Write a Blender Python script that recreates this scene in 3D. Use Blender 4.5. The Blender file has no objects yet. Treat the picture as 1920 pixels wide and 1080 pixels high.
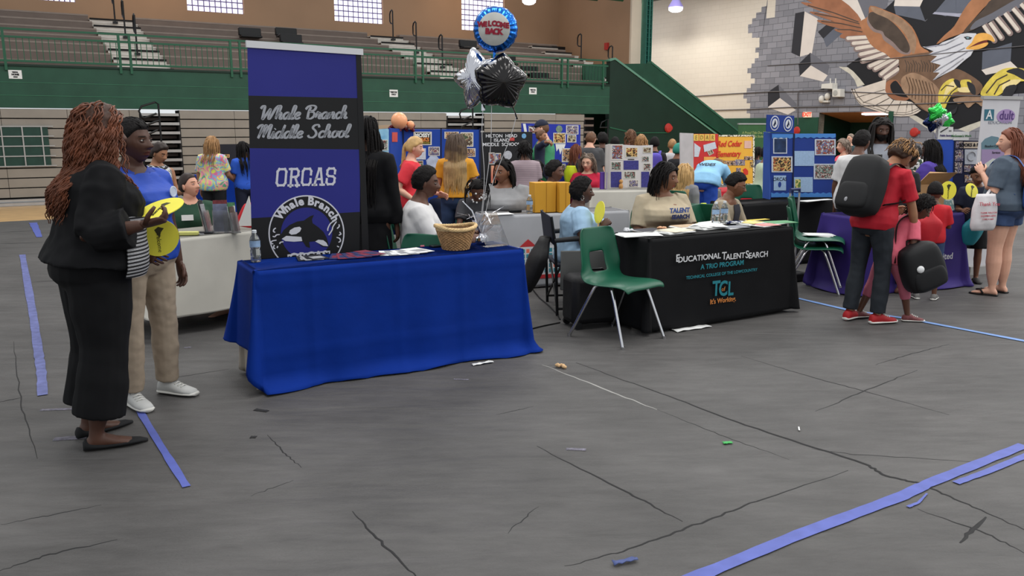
import bpy, math, random
import numpy as np
from mathutils import Vector, Matrix, noise
SC = bpy.context.scene
COL = SC.collection
# ---------------------------------------------------------------- camera, world, light, exposure
CAM_H = 1.6
FPX = 1528.0
PITCH = math.atan(301 / 1528.0)
cam_d = bpy.data.cameras.new('camera'); cam = bpy.data.objects.new('camera', cam_d); COL.objects.link(cam)
cam.location = (0, 0, CAM_H); cam.rotation_euler = (math.pi/2 - PITCH, 0, 0)
cam_d.sensor_width = 36.0; cam_d.lens = FPX / 1920 * 36; cam_d.clip_end = 200
SC.camera = cam
w = bpy.data.worlds.new('hall_world'); SC.world = w; w.use_nodes = True
w.node_tree.nodes['Background'].inputs[0].default_value = (0.93, 0.97, 1.0, 1)
w.node_tree.nodes['Background'].inputs[1].default_value = 0.66
SC.view_settings.view_transform = 'Standard'; SC.view_settings.look = 'None'
SC.view_settings.exposure = 0.33; SC.view_settings.gamma = 1.0
try: SC.view_settings.use_curve_mapping = False
except Exception: pass
SC.cycles.max_bounces = 6; SC.cycles.diffuse_bounces = 3; SC.cycles.glossy_bounces = 3
SC.cycles.transmission_bounces = 6; SC.cycles.transparent_max_bounces = 10
SC.cycles.caustics_reflective = False; SC.cycles.caustics_refractive = False
SC.cycles.use_denoising = True
SC.cycles.sample_clamp_indirect = 4.0
def area(name, loc, size, power, color=(1, 1, 1), rot=(0, 0, 0), sizey=None):
    l = bpy.data.lights.new(name, 'AREA'); l.energy = power; l.color = color
    l.shape = 'RECTANGLE'; l.size = size; l.size_y = sizey or size
    o = bpy.data.objects.new(name, l); COL.objects.link(o); o.location = loc; o.rotation_euler = rot
    o['kind'] = 'helper'
    return o
def aim(o, target):
    o.rotation_euler = (Vector(target) - o.location).to_track_quat('-Z', 'Y').to_euler()
# frame of the hall: WD runs along the bleacher wall, WN points away behind it; BD, BN the same for the rows of booths
A_W = math.radians(32); A_B = math.radians(30)
WD = np.array([math.cos(A_W), math.sin(A_W), 0]); WN = np.array([-math.sin(A_W), math.cos(A_W), 0])
BD = np.array([math.cos(A_B), math.sin(A_B), 0]); BN = np.array([-math.sin(A_B), math.cos(A_B), 0])
WO = np.array([-10.578, 16.845, 0.0]); BO = np.array([-1.55, 4.83, 0.0])
UP = np.array([0, 0, 1.0])
def wall_pt(s, q, z=0.0): return WO + WD*s + WN*q + UP*z
def booth_pt(a, b, z=0.0): return BO + BD*a + BN*b + UP*z
# high-bay rows over the floor; the last is added to brighten the right-hand boards
for i, (s, q) in enumerate([(2, -7), (8.5, -7), (15, -7), (2, -15), (8.5, -15), (15, -15), (21, -11), (3, -23), (10, -23), (17, -21), (22, -17)]):
    area('hall_bay_and_fill_light', wall_pt(s, q, 8.0), 2.6, 420 if s > 16 and q < -15 else 178, (1.0, 0.985, 0.95))
lt = area('bay_light_by_stair', wall_pt(21.0, 3.5, 6.9), 1.2, 180, (1, .97, .92)); 
lt = area('mural_bay_light', wall_pt(20.0, -3.5, 8.3), 2.5, 150, (1, .98, .95)); aim(lt, wall_pt(25, -3.0, 3.0))
lt = area('warm_recess_light', wall_pt(4.5, 5.2, 7.2), 1.0, 24, (1, .66, .36))
lt = area('warm_recess_light', wall_pt(14.5, 5.2, 7.2), 1.0, 26, (1, .66, .36))
# ---------------------------------------------------------------- picture geometry: where a line of sight meets a plane of the hall
CP, SP = math.cos(PITCH), math.sin(PITCH)
CC = np.array([0, 0, CAM_H])
def ray(x, y):
    u = (x-960)/FPX; v = (540-y)/FPX
    return np.array([u, CP+v*SP, -SP+v*CP])
def ground(x, y, z=0.0):
    r = ray(x, y); return CC + r*(z-CAM_H)/r[2]
def on_plane(o, n, x, y):
    r = ray(x, y); return CC + r*(np.dot(np.asarray(o)-CC, n)/np.dot(r, n))
def at_b(x, y, b): return on_plane(booth_pt(0, b), BN, x, y)
def at_q(x, y, q): return on_plane(wall_pt(0, q), WN, x, y)
def at_s(x, y, s): return on_plane(wall_pt(s, 0), WD, x, y)
def at_Y(x, y, Y): return on_plane(np.array([0, Y, 0]), np.array([0, 1.0, 0]), x, y)
# ---------------------------------------------------------------- materials
def lin(c):
    c = c/255.0
    return c/12.92 if c <= .04045 else ((c+.055)/1.055)**2.4
def rgb(c): return (lin(c[0]), lin(c[1]), lin(c[2]), 1)
MATS = {}
def mat(name, c, rough=.65, metal=0.0, var=.06, vs=6.0, bump=0.0, bs=30.0, spec=.35, emit=0.0, trans=0.0, alpha=1.0, sheen=0.0, ior=1.45, det=4.0, coat=0.0):
    if name in MATS: return MATS[name]
    m = bpy.data.materials.new(name); m.use_nodes = True; MATS[name] = m
    nt = m.node_tree; b = nt.nodes['Principled BSDF']
    b.inputs['Roughness'].default_value = rough; b.inputs['Metallic'].default_value = metal
    b.inputs['Specular IOR Level'].default_value = spec; b.inputs['IOR'].default_value = ior
    b.inputs['Transmission Weight'].default_value = trans; b.inputs['Alpha'].default_value = alpha
    if sheen: b.inputs['Sheen Weight'].default_value = sheen
    if coat: b.inputs['Coat Weight'].default_value = coat
    col = rgb(c); b.inputs['Base Color'].default_value = col
    if emit:
        b.inputs['Emission Color'].default_value = col; b.inputs['Emission Strength'].default_value = emit
    if var or bump:
        tc = nt.nodes.new('ShaderNodeTexCoord')
    if var:
        n = nt.nodes.new('ShaderNodeTexNoise'); n.inputs['Scale'].default_value = vs; n.inputs['Detail'].default_value = det
        nt.links.new(tc.outputs['Object'], n.inputs['Vector'])
        mr = nt.nodes.new('ShaderNodeMapRange'); mr.inputs[1].default_value = .25; mr.inputs[2].default_value = .75
        mr.inputs[3].default_value = 1-var*2; mr.inputs[4].default_value = 1+var*2
        nt.links.new(n.outputs['Fac'], mr.inputs[0])
        hv = nt.nodes.new('ShaderNodeHueSaturation'); hv.inputs['Color'].default_value = col
        nt.links.new(mr.outputs[0], hv.inputs['Value']); nt.links.new(hv.outputs[0], b.inputs['Base Color'])
    if bump:
        n2 = nt.nodes.new('ShaderNodeTexNoise'); n2.inputs['Scale'].default_value = bs; n2.inputs['Detail'].default_value = 5
        nt.links.new(tc.outputs['Object'], n2.inputs['Vector'])
        bp = nt.nodes.new('ShaderNodeBump'); bp.inputs['Strength'].default_value = bump; bp.inputs['Distance'].default_value = .02
        nt.links.new(n2.outputs['Fac'], bp.inputs['Height']); nt.links.new(bp.outputs[0], b.inputs['Normal'])
    return m
def nodes(m): return m.node_tree.nodes, m.node_tree.links, m.node_tree.nodes['Principled BSDF']
def ramp_mat(name, cols, kind='noise', scale=8.0, rough=.5, interp='CONSTANT', det=2.0):
    """a colourful procedural picture (photographs and prints on boards, tie-dye)"""
    if name in MATS: return MATS[name]
    m = mat(name, cols[0], rough, var=0); nd, ln, b = nodes(m)
    tc = nd.new('ShaderNodeTexCoord')
    if kind == 'noise':
        t = nd.new('ShaderNodeTexNoise'); t.inputs['Scale'].default_value = scale; t.inputs['Detail'].default_value = det; out = t.outputs['Fac']
    elif kind == 'wave':
        t = nd.new('ShaderNodeTexWave'); t.inputs['Scale'].default_value = scale; t.bands_direction = 'Z'; out = t.outputs['Fac']
    elif kind == 'cell':
        t = nd.new('ShaderNodeTexVoronoi'); t.inputs['Scale'].default_value = scale
        sp_ = nd.new('ShaderNodeSeparateColor'); ln.new(t.outputs['Color'], sp_.inputs[0]); out = sp_.outputs[0]
    ln.new(tc.outputs['Object'], t.inputs['Vector'])
    r = nd.new('ShaderNodeValToRGB'); r.color_ramp.interpolation = interp
    lo, hi = (.3, .7) if kind == 'noise' else (0, 1)
    el = r.color_ramp.elements
    while len(el) < len(cols): el.new(.5)
    for i, c in enumerate(cols):
        el[i].position = lo+(hi-lo)*i/max(1, len(cols)-(0 if interp == 'CONSTANT' else 1)); el[i].color = rgb(c)
    ln.new(out, r.inputs[0]); ln.new(r.outputs[0], b.inputs['Base Color'])
    return m
# ---------------------------------------------------------------- mesh building (everything is modelled in hall coordinates)
def nrm(v):
    v = np.asarray(v, float); l = np.linalg.norm(v); return v/l if l > 1e-9 else v
def rot_to(a, ang):
    return np.array(Matrix.Rotation(ang, 3, Vector(a)))
def frame_pts(P):
    P = [np.asarray(p, float) for p in P]; n = len(P); T = []
    for i in range(n): T.append(nrm(P[min(i+1, n-1)]-P[max(i-1, 0)]))
    t0 = T[0]; ref = np.array([0, 0, 1.0]) if abs(t0[2]) < .9 else np.array([0, 1.0, 0])
    X = nrm(np.cross(ref, t0)); R = []
    for i in range(n):
        X = nrm(X - T[i]*np.dot(X, T[i])); R.append((X, np.cross(T[i], X)))
    return P, R
class MB:
    def __init__(s): s.v = []; s.f = []; s.m = []
    def add(s, vs, fs, mi=0):
        o = len(s.v); s.v.extend([tuple(map(float, p)) for p in vs])
        for f in fs: s.f.append(tuple(i+o for i in f)); s.m.append(mi)
        return s
    def box(s, c, size, ax=None, mi=0):
        c = np.asarray(c, float); X, Y, Z = ax if ax is not None else np.eye(3)
        X, Y, Z = np.asarray(X)*size[0]/2, np.asarray(Y)*size[1]/2, np.asarray(Z)*size[2]/2
        v = [c+a*X+b*Y+d*Z for d in (-1, 1) for b in (-1, 1) for a in (-1, 1)]
        return s.add(v, [(0, 2, 3, 1), (4, 5, 7, 6), (0, 1, 5, 4), (2, 6, 7, 3), (0, 4, 6, 2), (1, 3, 7, 5)], mi)
    def prism(s, poly, thick, mi=0):
        """closed slab: poly is a list of 3-D points, thick the vector to the back"""
        n = len(poly); t = np.asarray(thick, float)
        v = [np.asarray(p, float) for p in poly] + [np.asarray(p, float)+t for p in poly]
        fs = [tuple(range(n)), tuple(range(2*n-1, n-1, -1))] + [(i, i+n, (i+1) % n+n, (i+1) % n) for i in range(n)]
        return s.add(v, fs, mi)
    def loft(s, rings, mi=0, cap=True, closed=True):
        n = len(rings[0]); o = []; fs = []
        for r in rings: o.extend(r)
        for k in range(len(rings)-1):
            for i in range(n if closed else n-1):
                j = (i+1) % n; fs.append((k*n+i, k*n+j, (k+1)*n+j, (k+1)*n+i))
        if cap and closed:
            fs.append(tuple(range(n-1, -1, -1))); q = (len(rings)-1)*n; fs.append(tuple(range(q, q+n)))
        return s.add(o, fs, mi)
    def tube(s, pts, r, seg=8, mi=0, cap=True, flat=1.0):
        P_, R = frame_pts(pts); rs = r if hasattr(r, '__len__') else [r]*len(P_)
        rings = [[p+a*rr*math.cos(t)+b*rr*flat*math.sin(t) for t in [2*math.pi*i/seg for i in range(seg)]] for p, (a, b), rr in zip(P_, R, rs)]
        return s.loft(rings, mi, cap)
    def lathe(s, prof, c, seg=24, mi=0, ax=None, cap=True):
        c = np.asarray(c, float); X, Y, Z = ax if ax is not None else np.eye(3)
        rings = [[c+np.asarray(X)*r*math.cos(t)+np.asarray(Y)*r*math.sin(t)+np.asarray(Z)*z for t in [2*math.pi*i/seg for i in range(seg)]] for r, z in prof]
        return s.loft(rings, mi, cap)
    def ell(s, c, r, ax=None, seg=16, mi=0):
        c = np.asarray(c, float); X, Y, Z = ax if ax is not None else np.eye(3)
        rings = []; k = max(6, seg//2)
        for i in range(k+1):
            a = -math.pi/2+math.pi*min(max(i/k, .004), .996); 
            rings.append([c+np.asarray(X)*r[0]*math.cos(a)*math.cos(t)+np.asarray(Y)*r[1]*math.cos(a)*math.sin(t)+np.asarray(Z)*r[2]*math.sin(a) for t in [2*math.pi*j/seg for j in range(seg)]])
        return s.loft(rings, mi)
    def ext(s, o):
        k = len(s.v); s.v.extend(o.v); s.f.extend([tuple(i+k for i in f) for f in o.f]); s.m.extend(o.m); return s
RM = {}
def tag(o, label=None, cat=None, group=None, kind=None):
    if label: o['label'] = label
    if cat: o['category'] = cat
    if group: o['group'] = group
    if kind: o['kind'] = kind
    return o
def root(name, label, cat, loc, group=None, rz=0.0):
    o = bpy.data.objects.new(name, None); COL.objects.link(o)
    o.empty_display_size = .1; o.location = [float(k) for k in loc]; o.rotation_euler = (0, 0, rz)
    RM[o] = Matrix.Translation(Vector([float(k) for k in loc])) @ Matrix.Rotation(rz, 4, 'Z')
    return tag(o, label, cat, group)
def mesh_of(mb, name, mats, M=None, sharp=38):
    me = bpy.data.meshes.new(name); v = np.array(mb.v, float)
    if M is not None:
        Mi = np.array(M.inverted()); v = v@Mi[:3, :3].T+Mi[:3, 3]
    me.from_pydata(v.tolist(), [], mb.f)
    mats = mats if isinstance(mats, (list, tuple)) else [mats]
    for m in mats: me.materials.append(m)
    if len(mats) > 1: me.polygons.foreach_set('material_index', mb.m)
    me.update()
    if sharp is not None:
        me.shade_smooth()
        if sharp < 180: me.set_sharp_from_angle(angle=math.radians(sharp))
    return me
def link(name, me, parent=None, M=None):
    o = bpy.data.objects.new(name, me); COL.objects.link(o)
    if parent is not None: o.parent = parent; RM[o] = RM[parent]
    elif M is not None: o.matrix_world = M; RM[o] = M
    else: RM[o] = Matrix.Identity(4)
    return o
def part(name, mb, mats, parent, bevel=0.0, label=None, sharp=38):
    o = link(name, mesh_of(mb, name, mats, RM[parent], sharp), parent)
    if bevel: bev(o, bevel)
    if label: o['label'] = label
    return o
def bev(o, wd, seg=2):
    m = o.modifiers.new('bevel', 'BEVEL'); m.width = wd; m.segments = seg; m.limit_method = 'ANGLE'; return o
def solo(name, mb, mats, label, cat, loc=None, group=None, bevel=0.0, kind=None, sharp=38, rz=0.0):
    """a thing that is a single mesh, its origin at its base"""
    if loc is None:
        v = np.array(mb.v); loc = ((v[:, 0].min()+v[:, 0].max())/2, (v[:, 1].min()+v[:, 1].max())/2, v[:, 2].min())
    M = Matrix.Translation(Vector([float(k) for k in loc])) @ Matrix.Rotation(rz, 4, 'Z')
    o = link(name, mesh_of(mb, name, mats, M, sharp), None, M)
    if bevel: bev(o, bevel)
    return tag(o, label, cat, group, kind)
def struct(name, mb, mats, parent=None, bevel=0.0, sharp=38):
    if parent is not None: return part(name, mb, mats, parent, bevel, sharp=sharp)
    o = link(name, mesh_of(mb, name, mats, None, sharp)); o['kind'] = 'structure'
    if bevel: bev(o, bevel)
    return o
def copy_tree(o, loc=None, rz=None, parent=None, label=None):
    c = o.copy(); COL.objects.link(c); RM[c] = RM[o]
    if parent is not None: c.parent = parent
    if loc is not None: c.location = [float(k) for k in loc]
    if rz is not None: c.rotation_euler = (0, 0, rz)
    if label: c['label'] = label
    for ch in list(o.children): copy_tree(ch, parent=c)
    return c
TEXTS = []
def text(s, pos, xdir, updir, size, m, parent, bold=0.0, shear=0.0, align='CENTER', ext=.0008, name='lettering', spacing=1.0, xs=1.0):
    cu = bpy.data.curves.new(name, 'FONT'); cu.body = s; cu.size = size; cu.align_x = align; cu.align_y = 'CENTER'
    cu.extrude = ext; cu.offset = bold; cu.shear = shear; cu.space_character = spacing; cu.resolution_u = 3
    cu.materials.append(m)
    o = bpy.data.objects.new(name, cu); COL.objects.link(o)
    X = nrm(xdir); Z = nrm(updir); N = np.cross(X, Z)
    M = Matrix(((X[0]*xs, Z[0], N[0], pos[0]), (X[1]*xs, Z[1], N[1], pos[1]), (X[2]*xs, Z[2], N[2], pos[2]), (0, 0, 0, 1)))
    if parent is not None:
        o.parent = parent; o.matrix_local = RM[parent].inverted() @ M
    else: o.matrix_world = M
    TEXTS.append(o); return o
class Plane:
    """an upright plane of the hall: o a point of it, ang the direction of its x axis; the front looks to -normal"""
    def __init__(s, o, ang):
        s.o = np.array([o[0], o[1], 0.0]); s.x = np.array([math.cos(ang), math.sin(ang), 0]); s.n = np.array([-math.sin(ang), math.cos(ang), 0])
    def pix(s, x, y):
        p = on_plane(s.o, s.n, x, y); return (np.dot(p-s.o, s.x), p[2])
    def pt(s, a, z, d=0.0): return s.o+s.x*a+UP*z-s.n*d
    def slab(s, mb, poly, d0, d1, mi=0):
        """poly of (a, z); the front stands d1 before the plane, the back d0"""
        area_ = sum(poly[i][0]*poly[(i+1) % len(poly)][1]-poly[(i+1) % len(poly)][0]*poly[i][1] for i in range(len(poly)))
        if area_ < 0: poly = poly[::-1]
        return mb.prism([s.pt(a, z, d1) for a, z in poly], s.n*(d1-d0), mi)
    def rect(s, mb, a0, z0, a1, z1, d0, d1, mi=0): return s.slab(mb, [(a0, z0), (a1, z0), (a1, z1), (a0, z1)], d0, d1, mi)
    def quad(s, mb, px, d0, d1, mi=0): return s.slab(mb, [s.pix(*q) for q in px], d0, d1, mi)
# ================================================================ the hall
M_WHITE = mat('white_paint', (215, 205, 190), .6, var=.03, vs=3)
M_CREAM = mat('cream_block_paint', (214, 198, 178), .6, var=.03, vs=1.5, bump=.05, bs=20)
M_CREAM_SHADED = mat('shaded_cream_blocks', (160, 128, 101), .6, var=.03, vs=1.0)  # cream wall paint with the recess's shade and warm light put into the colour
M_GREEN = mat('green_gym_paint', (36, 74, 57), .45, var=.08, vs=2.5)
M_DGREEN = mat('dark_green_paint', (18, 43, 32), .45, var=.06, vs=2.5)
M_RAIL = mat('rail_green_enamel', (38, 88, 64), .4, var=.03)
M_BLACK = mat('black_steel', (20, 20, 22), .4, var=.03)
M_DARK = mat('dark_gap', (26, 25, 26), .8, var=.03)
M_BEIGE = mat('bleacher_beige', (140, 133, 124), .5, var=.04, vs=3)
M_BROWNG = mat('bleacher_brown_grey', (110, 96, 88), .5, var=.05, vs=3)
M_SILVER = mat('bleacher_silver', (172, 170, 168), .35, metal=.35, var=.04)
M_STEPW = mat('aisle_step_grey', (198, 192, 184), .5, var=.06, vs=5)
M_WOOD = mat('gym_floor_wood', (196, 158, 108), .32, var=.08, vs=4)
M_CHROME = mat('chrome', (205, 205, 208), .12, metal=1.0, var=0)
M_PAPER = mat('white_paper', (226, 226, 224), .6, var=.02)
M_INK = mat('black_ink', (26, 26, 30), .6, var=0)
M_RED = mat('alarm_red', (176, 52, 46), .4, var=.03)
# block joints on the cream wall
def block_wall(name, c1, c2, mortar, w_=.40, h_=.20, ms=.008, rough=.6):
    m = mat(name, c1, rough, var=0); nd, ln, b = nodes(m)
    tc = nd.new('ShaderNodeTexCoord'); mp = nd.new('ShaderNodeMapping'); mp.inputs['Rotation'].default_value = (math.pi/2, 0, 0)
    sx = nd.new('ShaderNodeVectorMath'); sx.operation = 'DOT_PRODUCT'; sx.inputs[1].default_value = tuple(-WN)
    sp_ = nd.new('ShaderNodeSeparateXYZ'); cb = nd.new('ShaderNodeCombineXYZ')
    ln.new(tc.outputs['Object'], sx.inputs[0]); ln.new(tc.outputs['Object'], sp_.inputs[0])
    ln.new(sx.outputs['Value'], cb.inputs[0]); ln.new(sp_.outputs[2], cb.inputs[1])
    t = nd.new('ShaderNodeTexBrick'); t.inputs['Scale'].default_value = 1; t.inputs['Brick Width'].default_value = w_; t.inputs['Row Height'].default_value = h_
    t.inputs['Mortar Size'].default_value = ms; t.inputs['Color1'].default_value = rgb(c1); t.inputs['Color2'].default_value = rgb(c2); t.inputs['Mortar'].default_value = rgb(mortar)
    ln.new(cb.outputs[0], t.inputs['Vector']); ln.new(t.outputs['Color'], b.inputs['Base Color'])
    return m
M_ENDWALL = block_wall('cream_blocks', (212, 203, 189), (209, 200, 186), (194, 184, 170), .4, .2, .004)
M_GBLOCK = block_wall('painted_grey_blocks', (140, 139, 146), (118, 118, 125), (84, 84, 90), .44, .215, .008)
# floors
Q_EDGE = float(np.dot(ground(0, 416)-WO, WN))
mb = MB(); mb.box(wall_pt(8, -12, -.06), (44, 44, .1), (WD, WN, UP)); floor_ = struct('floor', mb, M_WOOD)
M_TARP = mat('grey_tarp', (81, 79, 78), .6, var=.13, vs=1.1, det=8, spec=.3)
nd, ln, b_ = nodes(M_TARP)
tc = nd.new('ShaderNodeTexCoord')
mpp = nd.new('ShaderNodeMapping'); mpp.inputs['Rotation'].default_value = (0, 0, -A_B-.25); mpp.inputs['Scale'].default_value = (.5, 2.2, 1)
ln.new(tc.outputs['Object'], mpp.inputs[0])
n1 = nd.new('ShaderNodeTexNoise'); n1.inputs['Scale'].default_value = 2.2; n1.inputs['Detail'].default_value = 8; n1.inputs['Distortion'].default_value = .6
ln.new(mpp.outputs[0], n1.inputs['Vector'])
n2 = nd.new('ShaderNodeTexNoise'); n2.inputs['Scale'].default_value = 90; n2.inputs['Detail'].default_value = 2
ln.new(tc.outputs['Object'], n2.inputs['Vector'])
ad = nd.new('ShaderNodeMath'); ad.operation = 'MULTIPLY_ADD'; ad.inputs[1].default_value = .06
ln.new(n2.outputs['Fac'], ad.inputs[0]); ln.new(n1.outputs['Fac'], ad.inputs[2])
bp = nd.new('ShaderNodeBump'); bp.inputs['Strength'].default_value = .8; bp.inputs['Distance'].default_value = .045
hv_ = [q for q in nd if q.type == 'HUE_SAT'][0]; mr_ = nd.new('ShaderNodeMapRange'); mr_.inputs[1].default_value = .3; mr_.inputs[2].default_value = .7; mr_.inputs[3].default_value = .80; mr_.inputs[4].default_value = 1.2
n3 = nd.new('ShaderNodeTexNoise'); n3.inputs['Scale'].default_value = 5; n3.inputs['Detail'].default_value = 9; n3.inputs['Roughness'].default_value = .7; ln.new(mpp.outputs[0], n3.inputs['Vector']); ln.new(n3.outputs['Fac'], mr_.inputs[0])
mx_ = nd.new('ShaderNodeMix'); mx_.data_type = 'RGBA'; mx_.blend_type = 'MULTIPLY'; mx_.inputs[0].default_value = 1; ln.new(hv_.outputs[0], mx_.inputs[6]); ln.new(mr_.outputs[0], mx_.inputs[7]); ln.new(mx_.outputs[2], b_.inputs['Base Color'])
ln.new(ad.outputs[0], bp.inputs['Height']); ln.new(bp.outputs[0], b_.inputs['Normal'])
M_SEAM = mat('tarp_fold_dark', (34, 33, 34), .75, var=.1)
M_SEAML = mat('tarp_scuff_pale', (150, 148, 144), .7, var=.1)
mb = MB(); s0, s1, q0 = -14, 24.6, -30
mb.box(wall_pt((s0+s1)/2, (q0+Q_EDGE)/2, -.004), (s1-s0, Q_EDGE-q0, .008), (WD, WN, UP))
tarp = solo('floor_tarp', mb, M_TARP, 'dark grey tarp covering the whole gym floor', 'floor covering', loc=(0, 6, 0))
def crease(px, wd, m=M_SEAM, name='crease', jit=.006):
    """a fold of the tarp standing a few millimetres proud"""
    P_ = [ground(*p) for p in px]; pts = []
    rng = random.Random(px[0][0]*7+px[0][1])
    for i in range(len(P_)-1):
        for k in range(10): pts.append(P_[i]+(P_[i+1]-P_[i])*k/10+np.array([rng.uniform(-jit, jit), rng.uniform(-jit, jit), 0]))
    pts.append(P_[-1]); n = len(pts); r = [wd*(.35+.65*math.sin(math.pi*min(max(i/(n-1), .02), .98))) for i in range(n)]
    mb = MB(); P2, R = frame_pts(pts); rings = []
    for p, rr in zip(pts, r):
        t = nrm(P_[-1]-P_[0]); sd = np.array([-t[1], t[0], 0])
        rings.append([p+sd*rr, p+sd*rr*.3+UP*min(.004, rr*.35), p-sd*rr*.3+UP*min(.004, rr*.35), p-sd*rr])
    mb.loft(rings, 0, True); return part(name, mb, m, tarp)
for px, wd, m in [
    ([(1080, 680), (1240, 738), (1400, 798), (1630, 873), (1660, 893), (1720, 905), (1790, 935), (1920, 993)], .011, M_SEAM),
    ([(1018, 684), (1140, 732), (1232, 768)], .007, M_SEAML),
    ([(1232, 768), (1350, 815), (1480, 862)], .004, M_SEAM),
    ([(1006, 837), (1180, 925), (1280, 978)], .007, M_SEAM),
    ([(1060, 1062), (1180, 1030), (1300, 985), (1420, 940), (1590, 882)], .006, M_SEAM),
    ([(1390, 668), (1520, 707), (1612, 731), (1780, 778)], .006, M_SEAM),
    ([(1530, 771), (1626, 731), (1720, 694)], .006, M_SEAM), ([(1640, 684), (1710, 663), (1780, 645)], .006, M_SEAM),
    ([(500, 815), (530, 845), (565, 877)], .004, M_SEAM), ([(660, 960), (720, 1022), (790, 1090)], .006, M_SEAM),
    ([(0, 984), (100, 965), (190, 947)], .004, M_SEAM), ([(0, 1070), (90, 1040), (220, 1012)], .006, M_SEAM),
    ([(0, 754), (40, 746)], .007, M_SEAM), ([(470, 930), (550, 900)], .003, M_SEAM), ([(1720, 955), (1850, 1000), (1920, 1037)], .006, M_SEAM),
    ([(1850, 970), (1800, 1018)], .01, M_SEAM), ([(300, 712), (430, 692)], .005, M_SEAM), ([(0, 436), (75, 432)], .012, M_SEAM),
    ([(0, 457), (80, 455)], .012, M_SEAM), ([(50, 530), (140, 524)], .008, M_SEAM), ([(25, 640), (40, 760), (70, 860)], .004, M_SEAM),
    ([(1520, 842), (1600, 852), (1870, 868)], .004, M_SEAM), ([(930, 778), (1000, 762)], .004, M_SEAM), ([(950, 1000), (1010, 950)], .003, M_SEAM)]:
    crease(px, wd, m)
# blue tape
M_TAPE = mat('blue_tape', (84, 95, 168), .5, var=.07, vs=12); M_TAPEL = mat('pale_blue_tape', (116, 148, 200), .5, var=.06, vs=12)
def tape(px, w0, w1, label, m=M_TAPE, grp=None):
    P_ = [ground(*p) for p in px]; pts = []; rng = random.Random(int(px[0][0]))
    for i in range(len(P_)-1):
        for k in range(8): pts.append(P_[i]+(P_[i+1]-P_[i])*k/8)
    pts.append(P_[-1]); n = len(pts); rings = []
    for i, p in enumerate(pts):
        t = nrm(pts[min(i+1, n-1)]-pts[max(0, i-1)]); sd = np.array([-t[1], t[0], 0]); rr = (w0+(w1-w0)*i/(n-1))/2*rng.uniform(.88, 1.1)
        rings.append([p+sd*rr+UP*.0052, p-sd*rr+UP*.0052, p-sd*rr+UP*.0046, p+sd*rr+UP*.0046])
    return solo('floor_tape', MB().loft(rings), m, label, 'tape', group=grp)
tape([(1290, 1090), (1500, 1003), (1690, 932), (1740, 908), (1920, 836)], .062, .06, 'long bold blue tape line across the lower right corner of the tarp')
tape([(1792, 907), (1850, 886), (1930, 853)], .035, .04, 'shorter blue tape strip running just below the bold blue line at the right edge')
tape([(1702, 952), (1722, 944), (1738, 927)], .018, .008, 'small torn curl of blue tape under the bold blue line')
tape([(1496, 560), (1590, 582), (1700, 598), (1930, 642)], .05, .055, 'pale blue tape line running past the feet of the girl in pink', M_TAPEL)
tape([(42, 478), (62, 590), (72, 660), (78, 700), (80, 742)], .07, .055, 'worn blue tape line on the tarp behind the woman in black', mat('worn_blue_tape', (96, 102, 152), .6, var=.18, vs=14))
tape([(258, 765), (300, 835), (350, 914)], .04, .035, 'short blue tape line on the tarp in front of the white sneakers')
tape([(62, 418), (74, 445)], .12, .08, 'faint blue tape at the far edge of the tarp by the wood floor')
# ---- bleacher wall -------------------------------------------------------
PW = Plane(wall_pt(0, 0), A_W)
S0, S1 = -7.0, 15.95
mb = MB(); PW.rect(mb, S0, 2.0, S1, 2.83, -.3, 0.0); wall_left = struct('wall_left', mb, M_GREEN)
mb = MB(); PW.rect(mb, S0, 2.83, S1, 2.87, -.2, .03); struct('trim_1', mb, M_DGREEN)
for k, zz in enumerate((2.24, 2.5)):
    mb = MB(); PW.rect(mb, S0, zz, S1, zz+.012, 0, .006); struct('trim_%d' % (k+2), mb, mat('faint_green_line', (52, 104, 78), .5, var=.1))
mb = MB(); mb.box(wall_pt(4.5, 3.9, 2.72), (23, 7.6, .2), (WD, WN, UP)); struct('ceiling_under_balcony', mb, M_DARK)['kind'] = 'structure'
PB_ = Plane(wall_pt(0, 7.0), A_W)
W_PX = [(40, 142, 5), (352, 458, 26), (628, 719, 44), (866, 946, 57)]
W_S = []
for x0, x1, yb in W_PX:
    a0, zb = PB_.pix(x0, yb); a1, _ = PB_.pix(x1, yb); W_S.append((a0, a1, 5.05))
mb = MB(); lo = S0
for a0, a1, zb in W_S:
    PB_.rect(mb, lo, 2.8, a0, 9, -.3, 0); PB_.rect(mb, a0, 2.8, a1, zb, -.3, 0); PB_.rect(mb, a0, 6.9, a1, 9, -.3, 0); lo = a1
PB_.rect(mb, lo, 2.8, 19.2, 9, -.3, 0); struct('wall_back', mb, M_CREAM_SHADED)
M_GLASSB = mat('lit_glass_block', (242, 240, 255), .2, var=0, emit=1.15)
M_MORT = mat('glass_block_mortar', (112, 104, 140), .6, var=0)
for i, (a0, a1, zb) in enumerate(W_S):
    mb = MB(); PB_.rect(mb, a0-.02, zb-.05, a1+.02, 6.95, -.24, -.1); wn_ = struct('window_%d' % (i+1), mb, M_MORT)
    n = 10; gl = MB(); c = (a1-a0)/n; k = 0
    while zb+(k+1)*c < 6.9:
        for j in range(n): PB_.rect(gl, a0+j*c+.02, zb+k*c+.02, a0+(j+1)*c-.02, zb+(k+1)*c-.02, -.12, -.085)
        k += 1
    part('glass_blocks', gl, M_GLASSB, wn_)
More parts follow.
